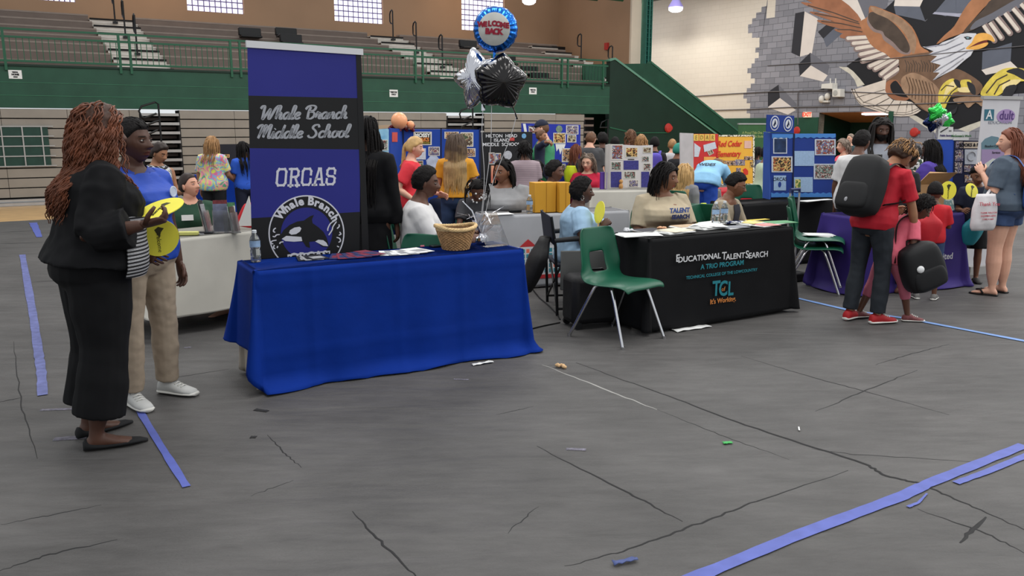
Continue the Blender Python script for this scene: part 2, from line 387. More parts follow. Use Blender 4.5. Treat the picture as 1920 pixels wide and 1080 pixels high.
# end wall of the balcony and the green steel column
PE = Plane(wall_pt(19.0, 0), A_W-math.pi/2)
mb = MB(); mb.box(wall_pt(19.2, 5.0, 4.5), (.4, 4.4, 9), (WD, WN, UP)); struct('wall_balcony_end', mb, M_CREAM_SHADED)
mb = MB(); mb.box(wall_pt(19.22, 2.77, 4.5), (.42, .12, 9), (WD, WN, UP)); struct('trim_4', mb, M_CREAM)
mb = MB(); c = wall_pt(19.62, 2.62, 0)
mb.box(c+UP*4.5, (.06, .30, 9), (WD, WN, UP)); mb.box(c+UP*4.5-WD*.12, (.04, .26, 9), (WD, WN, UP)); mb.box(c+UP*4.5+WD*.12, (.04, .26, 9), (WD, WN, UP))
for k in range(40): mb.box(c+UP*(3.0+k*.15), (.27, .28, .012), (WD, WN, UP))
solo('steel_column', mb, mat('teal_green_steel', (44, 104, 92), .4, var=.06), 'teal green steel column at the end of the balcony', 'column')
# roof steel showing at the top
for (x0, y0, x1, y1, s_, lab) in [(1100, -12, 1120, 2, 19.0, 'short green roof beam end left of the bay lamps'), (1145, -14, 1168, 3, 19.0, 'green roof beam end meeting the column top')]:
    p = at_s(x1, y1, s_-1.0); mb = MB(); mb.prism([p, p-WN*-.35+UP*.30, p+UP*.62, p+WN*-.35+UP*.30], -WD*1.6); mb2 = mb
    solo('roof_beam', mb, M_RAIL, lab, 'roof beam')
p0 = at_s(1180, 10, 24.6); p1 = at_s(1420, -30, 24.6)
mb = MB(); mb.prism([p0, p1, p1+UP*.45, p0+UP*.45], -WD*.35)
solo('roof_beam', mb, M_DGREEN, 'long dark green roof beam along the mural wall behind the bay lamps', 'roof beam')
# ---- end wall with the mural ----------------------------------------------
PM = Plane(wall_pt(25, 0), A_W-math.pi/2)
a_d0 = PM.pix(1536, 215)[0]; a_d1 = PM.pix(1668, 215)[0]; z_d = PM.pix(1545, 211)[1]
mb = MB(); PM.rect(mb, -11.5, 0, a_d0, 9, -.3, 0); PM.rect(mb, a_d0, z_d, a_d1, 9, -.3, 0); PM.rect(mb, a_d1, 0, 10.5, 9, -.3, 0)
wall_right = struct('wall_right', mb, M_ENDWALL)
mb = MB(); PM.rect(mb, PM.pix(1300, 222)[0], 0, a_d0, 1.955, 0, .03); struct('trim_5', mb, M_GREEN)
a_gl = PM.pix(1674, 240)[0]
mb = MB(); PM.rect(mb, a_d0, 0, a_d1, z_d, -1.9, -1.8); PM.rect(mb, a_d0-.1, 0, a_d0, z_d, -1.9, 0); PM.rect(mb, a_d1, 0, a_d1+.1, z_d, -1.9, 0)
dr = struct('door_1', mb, M_DGREEN)
mb = MB(); PM.rect(mb, (a_d0+a_d1)/2-.06, 0, (a_d0+a_d1)/2+.06, z_d, -1.8, -1.74); part('door_post', mb, M_DARK, dr)
mb = MB(); PM.rect(mb, a_d1, 0, a_gl, z_d, 0, .06); part('door_frame', mb, M_GREEN, dr)
mb = MB(); mb.prism([PM.pt(a_d0, z_d+.0, 0), PM.pt(a_d1, z_d+.0, 0), PM.pt(a_d1, z_d-.34, -1.8), PM.pt(a_d0, z_d-.34, -1.8)], UP*.05)
part('soffit', mb, mat('brown_soffit', (150, 104, 70), .6, var=.05), dr)
mb = MB(); c0, c1 = PM.pix(1612, 212), PM.pix(1655, 212)
mb.prism([PM.pt(c0[0], z_d-.05, -.1), PM.pt(c1[0], z_d-.05, -.1), PM.pt(c1[0], z_d-.07, -.3), PM.pt(c0[0], z_d-.07, -.3)], -UP*.04)
lt_ = solo('tube_light', mb, mat('lit_tube', (240, 228, 250), .3, var=0, emit=3.0), 'lit white tube light under the brown doorway soffit', 'light')
# stair to the balcony: two solid green side walls and a flight between them
ps = Plane(wall_pt(0, 0), A_W)
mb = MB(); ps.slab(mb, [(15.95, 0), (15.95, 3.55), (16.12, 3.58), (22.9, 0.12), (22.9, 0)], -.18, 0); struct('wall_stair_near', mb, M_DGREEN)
mb = MB(); ps.slab(mb, [(15.93, 3.55), (16.12, 3.60), (22.9, .14), (22.9, .19), (16.14, 3.66), (15.93, 3.60)], -.2, .02); struct('trim_6', mb, mat('pale_green_cap', (96, 140, 120), .35, var=.04))
pf = Plane(wall_pt(0, 1.7), A_W)
t0, t1, t2 = pf.pix(1166, 124), pf.pix(1221, 119), pf.pix(1392, 254)
sl = (t2[1]-t1[1])/(t2[0]-t1[0]); xe = t1[0]+(0.2-t1[1])/sl
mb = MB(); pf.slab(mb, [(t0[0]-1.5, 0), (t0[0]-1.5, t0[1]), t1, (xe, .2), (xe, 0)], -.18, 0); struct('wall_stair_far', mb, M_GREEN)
mb = MB(); pf.slab(mb, [(t1[0], t1[1]), (xe, .2), (xe, .27), (t1[0], t1[1]+.07)], -.2, .02); struct('trim_7', mb, mat('mid_green_cap', (62, 110, 88), .4, var=.04))
mb = MB(); pf.slab(mb, [(t1[0]-.4, t1[1]-.5), (xe-.8, .15), (xe-.8, .19), (t1[0]-.4, t1[1]-.46)], .03, .07); part('stair_rail', mb, M_RAIL, bpy.data.objects['wall_stair_far'])
mb = MB()
for k in range(14): mb.box(wall_pt(17.1+k*.42, .85, 2.5-k*.19), (.44, 1.5, .2), (WD, WN, UP))
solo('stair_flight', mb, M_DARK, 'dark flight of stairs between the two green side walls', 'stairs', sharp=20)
# ---- balcony seating -------------------------------------------------------
NR = 7; RISE = .268; RUN = .86
def row_q(k): return 1.0+k*RUN
def row_z(k): return 3.02+k*RISE
AISLE = [float(np.mean([PW.pix(247, 128)[0]+.35, Plane(wall_pt(0, row_q(6)), A_W).pix(214, 40)[0]])), float(np.mean([Plane(wall_pt(0, 1.6), A_W).pix(815, 140)[0], Plane(wall_pt(0, 6.4), A_W).pix(737, 72)[0]])), 17.6]
AW = 1.15
seat = root('balcony_seating', 'brown-grey rows of bleacher planks filling the balcony', 'bleachers', wall_pt(6, 1, 2.82))
lim = [S0, AISLE[0]-AW/2, AISLE[0]+AW/2, AISLE[1]-AW/2, AISLE[1]+AW/2, 17.0]
for k in range(NR):
    for j in (0, 2, 4):
        mb = MB(); q = row_q(k); z = row_z(k); s_a, s_b = lim[j], lim[j+1]+(k*.22 if j == 4 else 0)
        mb.box(wall_pt((s_a+s_b)/2, q+.15, z), (s_b-s_a, .3, .04), (WD, WN, UP), mi=1)
        mb.box(wall_pt((s_a+s_b)/2, q+.02, z-.12), (s_b-s_a, .03, .2), (WD, WN, UP))
        mb.box(wall_pt((s_a+s_b)/2, q+.3+(RUN-.3)/2, z-.23), (s_b-s_a, RUN-.3, .03), (WD, WN, UP))
        mb.box(wall_pt((s_a+s_b)/2, q+RUN-.02, z-.1), (s_b-s_a, .03, RISE), (WD, WN, UP))
        part('seat_row', mb, [M_BROWNG, mat('plank_top', (138, 124, 114), .45, var=.05)], seat)
for ai, (lab, st) in enumerate([('left flight of pale aisle steps in the balcony seating', 0), ('middle flight of pale aisle steps right of the tall blue banner', 0), ('right flight of aisle steps at the end of the balcony', 0)]):
    r_ = root('aisle_steps', lab, 'steps', wall_pt(AISLE[ai], .4, 2.82))
    for k in range(2*NR-1):
        mb = MB(); z = 2.9+(k+.0)*RISE/2; q = .75+k*RUN/2
        mb.box(wall_pt(AISLE[ai], q+.2, z), (AW, .46, .03), (WD, WN, UP), mi=1); mb.box(wall_pt(AISLE[ai], q, z-.07), (AW, .03, .12), (WD, WN, UP))
        if k % 2 == 0: mb.box(wall_pt(AISLE[ai], q-.02, z+.005), (AW, .05, .045), (WD, WN, UP), mi=2)
        part('step', mb, [M_STEPW, M_STEPW, M_DARK], r_)
def loop_rail(base, h, lab, grp, wloop=.22, m=M_BLACK, dirv=WN, r=.022):
    t = root('handrail', lab, 'handrail', base, grp); mb = MB(); b = np.asarray(base)
    mb.tube([b, b+UP*h*.97], r, 8); part('post', mb, m, t)
    mb = MB(); top = b+UP*h; L = [b+UP*h*.52]
    for a in np.linspace(-.5, 1.5, 13): pass
    pts = [b+UP*h*.95, top+dirv*wloop*.25, top+dirv*wloop*.75-UP*.03, top+dirv*wloop-UP*.12, top+dirv*wloop-UP*h*.36, top+dirv*wloop*.75-UP*h*.42, b+UP*h*.55]
    mb.tube(pts, r, 8); part('loop', mb, m, t)
    mb = MB(); mb.box(b+UP*.03, (.12, .12, .06), (WD, WN, UP)); part('foot', mb, m, t)
names = ['lowest', 'middle', 'topmost']
for ai, aname in enumerate(['left', 'centre', 'right']):
    for k, (kk) in enumerate((1, 3, 5) if ai < 2 else (1, 3)):
        loop_rail(wall_pt(AISLE[ai], row_q(kk)+.1, row_z(kk)), .95, '%s black loop handrail on the %s aisle steps of the balcony' % (names[k], aname), 'balcony aisle handrails')
# dark folded chair backs left on the planks
for i, (x, y, q) in enumerate([(468, 60, 4.4), (536, 60, 4.4), (545, 72, 3.6), (877, 82, 4.0), (950, 112, 2.7), (992, 131, 2.0), (1012, 143, 1.5), (1030, 153, 1.1), (972, 152, 1.1), (1046, 93, 6.2)]):
    p = at_q(x, y, q); mb = MB(); mb.box(p, (.62, .12, .22), (WD, WN, UP)); mb.box(p-UP*.14-WN*.1, (.58, .3, .06), (WD, WN, UP))
    solo('seat_back', mb, M_BLACK, ['dark seat back left of the tall banner top', 'dark seat back above the white bar of the tall banner', 'lower dark seat back above the white bar of the tall banner', 'dark seat back on the balcony left of the round balloon', 'dark seat back on the balcony just right of the black star balloon', 'dark seat back, second down the balcony right of the balloons', 'dark seat back, third down the balcony right of the balloons', 'lowest dark seat back on the balcony right of the balloons', 'dark seat back low behind the railing beside the black star balloon', 'dark seat back high at the far right end of the balcony'][i], 'seat back', group='dark seat backs on the balcony', bevel=.02)
# railing of the balcony: bays with posts, rails and pickets
PR = Plane(wall_pt(0, -.02), A_W)
posts = [PR.pix(x, 130)[0] for x in (-330, -190, -60, 9, 150, 390, 450, 575, 680, 763, 852, 998, 1073, 1138)]
posts = [PR.pix(8, 125)[0]+i*2.33 for i in range(-3, 7)]
posts = [p for p in posts if p < 15.7]+[15.85]
for i in range(len(posts)-1):
    a0, a1 = posts[i], posts[i+1]
    if a1 < -1.5: continue
    px_ = 'bay %d' % i
    lab = 'section %s of the green balcony railing' % ['', '', 'farthest left', 'above the small white notice at left', 'left of the left aisle steps', 'between the left aisle steps and the banner', 'behind the tall blue banner', 'by the centre aisle steps', 'behind the star balloons', 'right of the black star balloon', 'next to the stair wall'][min(i, 10)]
    t = root('balcony_railing', lab, 'railing', PR.pt((a0+a1)/2, 2.87), 'green railing sections of the balcony')
    for nm, a in (('post', a0+.03), ('post', a1-.18)):
        mb = MB(); PR.rect(mb, a-.025, 2.74, a+.025, 3.56, -.025, .025); part(nm, mb, M_RAIL, t)
    for nm, z in (('top_rail', 3.555), ('mid_rail', 3.40), ('bottom_rail', 2.93)):
        mb = MB(); PR.rect(mb, a0, z-.02, a1, z+.02, -.02, .02); part(nm, mb, M_RAIL, t)
    mb = MB(); k = a0+.14
    while k < a1-.2: PR.rect(mb, k-.007, 2.93, k+.007, 3.40, -.007, .007); k += .115
    part('pickets', mb, M_RAIL, t)
# ---- closed lower bleachers -------------------------------------------------
def gap(x0, x1, y=300): return PW.pix(x0, y)[0], PW.pix(x1, y)[0]
g1, g2 = gap(268, 343), gap(838, 908)
secs = [(S0, g1[0], 'left closed bleacher section with green infill behind the two standing women'), (g1[1], g2[0], 'middle closed bleacher section behind the tall banner'), (g2[1], 15.0, 'right closed bleacher section behind the man in a cap')]
for a0, a1, lab in secs:
    t = root('closed_bleacher', lab, 'bleachers', PW.pt((a0+a1)/2, 0), 'folded lower bleachers')
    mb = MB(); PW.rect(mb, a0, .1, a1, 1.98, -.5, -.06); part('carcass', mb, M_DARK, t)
    for k in range(9):
        z0 = .17+k*.203; mb = MB(); sb = a0
        while sb < a1-.05:
            se = min(a1, sb+1.2); PW.rect(mb, sb+.004, z0, se-.004, z0+.18, -.05, .0+(.02 if k == 8 else 0)); sb = se
        part('front_panel', mb, M_BEIGE, t)
    mb = MB(); PW.rect(mb, a0, .09, a1, .13, -.05, .06); PW.rect(mb, a0, .0, a1, .06, -.05, .05); part('kick_rail', mb, M_SILVER, t)
    if a0 == S0:
        gx = PW.pix(94, 285)[0]
        mb = MB(); PW.rect(mb, S0, .80, gx, 1.62, 0, .02); part('green_infill', mb, mat('infill_green', (34, 62, 54), .5, var=.08), t)
        for z in (.80, 1.005, 1.21, 1.41, 1.61):
            mb = MB(); PW.rect(mb, S0, z, gx+.1, z+.022, .02, .035); part('infill_bar', mb, M_SILVER, t)
        for xx in (7, 46, 82):
            a = PW.pix(xx, 285)[0]; mb = MB(); PW.rect(mb, a-.012, .80, a+.012, 1.62, .02, .04); part('infill_bar', mb, M_SILVER, t)
for (a0, a1), lab in ((g1, 'open bleacher stair with silver treads beside the two standing women'), (g2, 'open bleacher stair with silver treads above the yellow-shirted woman')):
    t = root('bleacher_stair', lab, 'steps', PW.pt((a0+a1)/2, 0), 'stairs in the lower bleachers')
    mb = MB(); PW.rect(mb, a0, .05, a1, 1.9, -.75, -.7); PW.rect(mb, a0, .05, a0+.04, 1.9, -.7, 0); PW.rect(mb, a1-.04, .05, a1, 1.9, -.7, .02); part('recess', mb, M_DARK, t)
    for k in range(9):
        mb = MB(); z = .28+k*.2; d = -.1-.0*k; PW.rect(mb, a0+.04, z-.03, a1-.02, z+.03, -.6, .03); part('tread', mb, M_SILVER, t)
        mb = MB(); PW.rect(mb, a0+.04, z-.13, a1-.02, z-.06, -.35, -.3); part('riser', mb, M_BROWNG, t)
    cxx = a1-.53*(a1-a0)
for x, lab, off in ((297, 'black loop handrail of the bleacher stair behind the blue polo', 0), (875, 'black loop handrail of the bleacher stair under the silver star balloon', 0)):
    a = PW.pix(x, 260)[0]
    t = root('stair_handrail', lab, 'handrail', PW.pt(a, 0, .35), 'black handrails of the lower bleachers'); mb = MB()
    P0 = lambda da, z: PW.pt(a+da, z, .35)
    mb.tube([P0(0, .0), P0(0, 2.1), P0(-.06, 2.14), P0(-.34, 2.05), P0(-.40, 1.95), P0(-.36, 1.83), P0(-.3, 1.80), P0(-.05, 1.9)], .022, 8); part('upper_loop', mb, M_BLACK, t)
    mb = MB(); mb.tube([P0(0, 1.75), P0(-.1, 1.72), P0(-.34, 1.62), P0(-.4, 1.5), P0(-.32, 1.42), P0(-.05, 1.55)], .022, 8); part('lower_loop', mb, M_BLACK, t)
# stepped open end of the lower bleachers by the stair
t = root('open_bleacher_end', 'stepped dark open end of the lower bleachers beside the stair wall', 'bleachers', PW.pt(15.5, 0))
for k in range(9):
    mb = MB(); z = .26+k*.2; e = 15.95 if k < 6 else 15.6
    PW.rect(mb, 15.0, z-.03, e-.25, z+.03, -.6, .02); part('tread', mb, M_BROWNG, t)
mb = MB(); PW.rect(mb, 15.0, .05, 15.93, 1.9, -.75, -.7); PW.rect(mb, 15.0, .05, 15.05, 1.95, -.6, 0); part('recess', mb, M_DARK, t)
mb = MB(); mb.tube([PW.pt(15.75, .9, .2), PW.pt(15.75, 1.85, .2), PW.pt(15.5, 1.75, .2), PW.pt(15.45, 1.6, .2), PW.pt(15.72, 1.6, .2)], .025, 8); part('end_rail', mb, M_BLACK, t)
mb = MB(); ps.slab(mb, [(15.98, 1.62), (16.9, 1.45), (18.4, 1.45), (18.4, 1.42), (16.9, 1.42), (15.98, 1.58)], 0, .02); part('door_frame', mb, M_RAIL, bpy.data.objects['wall_stair_near'])
# notices on the green band
for (x0, y0, x1, y1, l1, l2, lab) in [(15, 131, 42, 148, 'PLEASE', 'BEHAVE', 'white paper notice at far left on the green band'), (730, 168, 746, 182, 'VISITOR', 'ONLY', 'white paper notice on the green band right of the tall banner'), (992, 164, 1006, 177, 'VISITOR', 'ONLY', 'white paper notice on the green band right of the black star balloon')]:
    a0, z1 = PW.pix(x0, y0); a1, z0 = PW.pix(x1, y1); mb = MB(); PW.rect(mb, a0, z0, a1, z1, 0, .006)
    o = solo('notice', mb, M_PAPER, lab, 'sign', group=None); h = z1-z0
    if l1 == 'PLEASE':
        for s_, zz, sz in (('VISITOR', z1-h*.25, .16), ('HOME', z1-h*.52, .27), ('ONLY', z1-h*.8, .16)): text(s_, PW.pt((a0+a1)/2, zz, .008), PW.x, UP, h*sz, M_INK, o, bold=.004)
    else:
        for s_, zz in ((l1, z1-h*.36), (l2, z1-h*.66)): text(s_, PW.pt((a0+a1)/2, zz, .008), PW.x, UP, h*.27, M_INK, o, bold=.004)
# high-bay lamps
def bay_lamp(px, py, lab, s_, power):
    p = at_s(px, py, s_); t = root('bay_lamp', lab, 'lamp', p, 'high-bay lamps'); r = 13/FPX*np.linalg.norm(p-CC)
    mb = MB(); mb.lathe([(r, 0), (r*.98, r*.12), (r*.5, r*.95), (r*.42, r*1.0), (r*.42, r*1.5), (.03, r*1.6)], p, 24); part('reflector', mb, mat('lamp_reflector', (150, 140, 205), .3, metal=.3, var=.0, emit=.25), t)
    mb = MB(); mb.lathe([(r*.93, -.03), (r*.9, -.10), (r*.6, -.16), (.01, -.19)], p, 24); part('lens', mb, mat('lit_lamp_lens', (250, 250, 255), .2, var=0, emit=6), t)
    mb = MB(); mb.tube([p+UP*r*1.5, p+UP*3], .02, 6); part('stem', mb, M_BLACK, t)
    l = bpy.data.lights.new('bay_lamp_light', 'SPOT'); l.energy = power; l.spot_size = math.radians(150); l.spot_blend = .35; l.shadow_soft_size = .25; l.color = (1, .97, .9)
    o = bpy.data.objects.new('bay_lamp_light', l); COL.objects.link(o); o.location = [float(k) for k in p-UP*.25]; o['kind'] = 'helper'
bay_lamp(1182, 27, 'bay lamp hanging in front of the teal column', 23.2, 95)
bay_lamp(1267, 14, 'bay lamp hanging before the cream wall left of the mural', 23.2, 110)
bay_lamp(992, -2, 'lamp over the right end of the balcony, only its lit rim showing', 15.0, 60)
# ---- fittings on the mural wall ---------------------------------------------
def mpx(mb, px, d0, d1, mi=0): PM.quad(mb, px, d0, d1, mi)
mb = MB(); mpx(mb, [(1509, 210), (1522, 210), (1522, 220), (1509, 220)], 0, .08)
ex = solo('exit_sign', mb, mat('exit_face', (236, 205, 178), .5, var=0, emit=.4), 'lit EXIT sign over the green doorway', 'sign')
a, z = PM.pix(1515.5, 215); text('EXIT', PM.pt(a, z, .085), PM.x, UP, .19, mat('exit_red', (214, 60, 40), .5, var=0, emit=.5), ex, bold=.008)
for (x, y, lab, pl) in [(1252, 240, 'round red fire alarm bell on the near stair wall', 's'), (1495, 245, 'red fire alarm bell behind the blue header board', 'm'), (1715, 248, 'round red fire alarm bell on the grey blocks right of the doorway', 'm'), (1139, 87, 'small red pull box on the balcony end wall', 'e')]:
    P2 = {'s': ps, 'm': PM, 'e': PE}[pl]; a, z = P2.pix(x, y); c = P2.pt(a, z, .0)
    mb = MB(); mb.lathe([(.14, 0), (.15, .03), (.12, .08), (.02, .10)], c, 20, ax=(P2.x, UP, -P2.n)) if pl != 'e' else P2.rect(mb, a-.09, z-.12, a+.09, z+.12, 0, .08)
    o = solo('alarm_bell' if pl != 'e' else 'alarm_box', mb, M_RED, lab, 'fire alarm')
    if pl != 'e':
        mb = MB(); P2.rect(mb, a-.05, z-.05, a+.19, z+.05, 0, .02); part('back_plate', mb, M_RED, o)
M_WHT = mat('white_plastic', (212, 208, 200), .45, var=.02)
t = root('wall_speaker', 'white box speaker on the mural wall beside the bird tail', 'speaker', PM.pt(*PM.pix(1577, 182)))
mb = MB(); mpx(mb, [(1570, 167), (1585, 167), (1585, 182), (1570, 182)], .02, .28); part('cabinet', mb, M_WHT, t, .01)
mb = MB(); a, z = PM.pix(1576, 174.5); mb.lathe([(.09, 0), (.09, .012), (.01, .014)], PM.pt(a, z, .28), 20, ax=(PM.x, UP, -PM.n)); part('cone', mb, mat('speaker_grey', (168, 166, 160), .6), t)
t = root('wall_bracket_box', 'white shelf bracket with aerials above the wall speaker', 'bracket', PM.pt(*PM.pix(1560, 167)))
mb = MB(); mpx(mb, [(1551, 158), (1571, 156), (1571, 167), (1550, 166)], .02, .3); part('case', mb, M_WHT, t)
for x in (1561, 1571): mb = MB(); mpx(mb, [(x-.7, 147), (x+.7, 147), (x+.7, 160), (x-.7, 160)], .1, .13); part('aerial', mb, M_WHT, t)
t = root('emergency_light', 'twin-head white emergency light on the mural wall', 'light', PM.pt(*PM.pix(1551, 190)))
for x, y, nm in ((1555, 181, 'lamp_head'), (1544, 186, 'lamp_head')):
    a, z = PM.pix(x, y); mb = MB(); mb.ell(PM.pt(a, z, .1), (.1, .1, .13)); part(nm, mb, M_WHT, t)
mb = MB(); mpx(mb, [(1543, 189), (1557, 188), (1557, 192), (1543, 192)], .0, .12); part('base', mb, M_WHT, t)
M_CABLE = mat('grey_conduit', (96, 92, 94), .5, var=.03)
def cable(px, lab, d=.03, r=.018, pl=PM):
    mb = MB(); mb.tube([pl.pt(*pl.pix(*p), d) for p in px], r, 6); solo('conduit', mb, M_CABLE, lab, 'conduit')
cable([(1298, 181), (1370, 176), (1440, 172), (1545, 170), (1700, 177), (1842, 180)], 'upper thin grey conduit running across the mural wall')
cable([(1330, 207), (1400, 205), (1480, 201), (1600, 199), (1720, 195), (1842, 190)], 'lower thin grey conduit running across the mural wall')
cable([(1440, 123), (1520, 118), (1606, 115), (1690, 108), (1800, 97), (1925, 86)], 'highest thin dark conduit crossing the eagle body', r=.012)
cable([(1497, 234), (1497, 176), (1500, 170), (1536, 169), (1548, 165)], 'bent grey conduit rising from the bell behind the blue header')
# ================================================================ the painted bird mural (paint on the end wall, layer over layer)
PC = {n: mat('mural_'+n, c, .65, var=v, vs=vs) for n, c, v, vs in [
    ('black', (28, 28, 32), .05, 2), ('steel', (92, 96, 108), .05, 2), ('shade', (40, 40, 46), .05, 2), ('slate', (104, 104, 112), .04, 2), ('pale', (214, 204, 196), .03, 2),
    ('rust', (154, 102, 74), .12, 2.2), ('brown', (112, 86, 68), .14, 3), ('bark', (74, 62, 54), .14, 3), ('tan', (152, 122, 98), .14, 4), ('feather', (212, 200, 188), .05, 4),
    ('lilac', (134, 116, 112), .06, 4), ('white', (206, 206, 212), .04, 4), ('streak', (160, 160, 176), .05, 4), ('beak', (226, 168, 84), .08, 5), ('mouth', (108, 44, 40), .05, 3),
    ('talon', (214, 192, 84), .12, 5), ('talonlight', (232, 212, 150), .06, 5), ('line', (70, 58, 50), .02, 3), ('strip', (196, 190, 176), .08, 6), ('claw', (44, 44, 48), .1, 5), ('orange', (164, 112, 78), .12, 2.5), ('iris', (120, 150, 160), 0, 1)]}
MK = list(PC); lay = [0.002]
mural = root('wall_mural', 'huge mural of a bald eagle bursting through grey blocks', 'mural', PM.pt(*PM.pix(1680, 220)))
def z4(p): return (1440+p[0]/4, p[1]/4)
def paint(mb, poly, col, step=True):
    if step: lay[0] += .0003
    PM.slab(mb, [PM.pix(*z4(p)) for p in poly], 0.0015, lay[0], MK.index(col))
def smooth(poly, n=3):
    P_ = [np.array(p, float) for p in poly]; out = []; L = len(P_)
    for i in range(L):
        a, b, c, d = P_[i-1], P_[i], P_[(i+1) % L], P_[(i+2) % L]
        for k in range(n):
            t = k/n; out.append(tuple(.5*(2*b+(c-a)*t+(2*a-5*b+4*c-d)*t*t+(3*b-a-3*c+d)*t**3)))
    return out
def capsule(a, b, w0, w1, n=7):
    a, b = np.array(a, float), np.array(b, float); t = (b-a)/np.linalg.norm(b-a); s = np.array([-t[1], t[0]])
    pts = [a+s*w0, a-s*w0] + [b+s*w1*math.cos(k)+t*w1*math.sin(k) for k in np.linspace(math.pi, 0, n)]
    return [tuple(p) for p in pts]
def stroke(mb, pts, wd, col):
    P_ = [np.array(p, float) for p in pts]; L = []; R_ = []
    for i, p in enumerate(P_):
        t = P_[min(i+1, len(P_)-1)]-P_[max(0, i-1)]; t = t/np.linalg.norm(t); s = np.array([-t[1], t[0]])*wd
        L.append(tuple(p+s)); R_.append(tuple(p-s))
    paint(mb, L+R_[::-1], col, False)
def finish(name, mb): return part(name, mb, [PC[k] for k in MK], mural, sharp=20)
# grey block field with its stepped edge
J = [(1915, 0), (1915, 45), (1870, 90), (1830, 135), (1800, 180), (1770, 215), (1770, 250), (1800, 250), (1800, 285), (1830, 285), (1855, 320), (1855, 355), (1825, 360), (1825, 395), (1850, 400), (1850, 435), (1820, 475), (1795, 480), (1795, 510), (1765, 515), (1765, 550), (1790, 550), (1790, 590), (1820, 590), (1820, 625), (1790, 630), (1790, 660), (1760, 665), (1760, 700), (1735, 705), (1735, 740), (1760, 740), (1760, 775), (1785, 775), (1785, 815), (1760, 820), (1760, 850), (1785, 855), (1785, 885)]
edge = [PM.pix(960+x/4, y/4) for x, y in J]; st = [edge[0]]
for p in edge[1:]: st.append((p[0], st[-1][1])); st.append(p)
top = (st[0][0]+.8, 6.9)
a_r = 10.4
poly = [(st[0][0], 5.6), (st[0][0]+.4, 5.6), (st[0][0]+.4, 6.4), (st[0][0]+1, 6.4), (st[0][0]+1, 7.2), (a_r, 7.2), (a_r, z_d), (a_d0, z_d), (a_d0, 1.96)] + st[::-1]
mb = MB(); PM.slab(mb, poly, 0, .002); PM.rect(mb, a_gl, 0, a_r, z_d, 0, .002)
part('grey_blocks', mb, M_GBLOCK, mural, sharp=20)
mb = MB()
paint(mb, [(880, 60), (1000, 105), (1180, 160), (1230, 110), (1250, -60), (2100, -60), (2100, 640), (1920, 700), (1620, 720), (1600, 905), (1480, 965), (1300, 975), (1200, 920), (1100, 865), (1000, 760), (700, 640), (640, 560), (590, 495), (690, 425), (760, 130)], 'black')
paint(mb, [(870, 75), (950, 0), (1000, -60), (1330, -60), (1240, 110), (1180, 155), (960, 110)], 'black')
paint(mb, [(530, 500), (600, 505), (640, 535), (690, 590), (725, 635), (670, 652), (650, 600), (615, 555)], 'strip')
paint(mb, [(1040, 862), (1110, 868), (1190, 915), (1262, 975), (1255, 1000), (1150, 935)], 'strip')
paint(mb, [(1425, 970), (1500, 940), (1600, 905), (1650, 920), (1500, 992)], 'strip')
finish('dark_opening', mb)
mb = MB()
for poly, c in [
    ([(205, 100), (275, 85), (240, 425), (175, 395)], 'shade'), ([(275, 85), (375, 140), (330, 400), (240, 425)], 'pale'),
    ([(375, 240), (545, 95), (570, 145), (415, 290)], 'shade'), ([(415, 290), (570, 150), (600, 210), (440, 355)], 'steel'),
    ([(650, -40), (790, -40), (905, 0), (880, 70), (770, 40), (735, 150)], 'slate'),
    ([(490, -60), (660, -30), (735, 150), (660, 172)], 'pale'),
    ([(230, 480), (318, 395), (322, 490), (240, 572)], 'shade'), ([(318, 395), (460, 490), (445, 567), (322, 490)], 'slate'), ([(322, 490), (448, 565), (415, 612), (240, 570)], 'pale'),
    ([(0, 690), (80, 635), (90, 735), (0, 800)], 'shade'), ([(80, 635), (215, 780), (205, 830), (90, 735)], 'slate'), ([(90, 735), (210, 825), (150, 860), (0, 805)], 'pale'),
    ([(960, -40), (1190, -60), (1140, 50), (945, 45)], 'pale'), ([(945, 45), (1140, 50), (1180, 157), (960, 110)], 'steel'),
    ([(1250, 95), (1330, 0), (1410, -40), (1412, 98), (1330, 122)], 'steel'), ([(1412, -40), (1560, 0), (1500, 98), (1412, 98)], 'steel'), ([(1235, 105), (1250, 90), (1420, 100), (1500, 98), (1440, 128)], 'streak'),
    ([(1610, 390), (1830, 320), (1820, 460), (1605, 522)], 'steel'), ([(1602, 525), (1820, 460), (1875, 512), (1635, 562)], 'pale')]:
    mb = MB(); paint(mb, poly, c); finish('painted_block', mb)
mb = MB()  # left wing
for poly in [[(280, 38), (300, 20), (620, 90), (700, 165), (640, 170)], [(290, 0), (330, -40), (540, -10), (700, 150), (560, 130)], [(335, 105), (360, 90), (690, 170), (705, 205), (560, 180)], [(380, 165), (410, 150), (700, 200), (712, 232), (520, 210)], [(500, 225), (540, 215), (712, 228), (725, 258), (580, 255)], [(540, 278), (575, 250), (725, 255), (740, 285), (600, 292)]]:
    paint(mb, smooth(poly), 'rust')
for a, b in [((300, 40), (680, 165)), ((350, 100), (690, 180)), ((400, 160), (700, 210)), ((520, 222), (710, 240))]: stroke(mb, [a, ((a[0]+b[0])/2, (a[1]+b[1])/2-8), b], 4, 'bark')
finish('orange_wing_feathers', mb)
mb = MB()
tips = [(600, 292), (640, 330), (665, 368), (695, 412), (712, 458), (765, 500), (805, 520), (850, 560), (880, 588)]
base = [(750, 285), (775, 318), (815, 345), (855, 378), (890, 402), (930, 432), (960, 440), (985, 460), (985, 520)]
for t, b in zip(tips, base):
    paint(mb, capsule(b, t, 24, 22), 'lilac'); paint(mb, capsule((b[0], b[1]-7), (t[0]+2, t[1]-5), 12, 13), 'feather')
finish('white_wing_feathers', mb)
mb = MB()
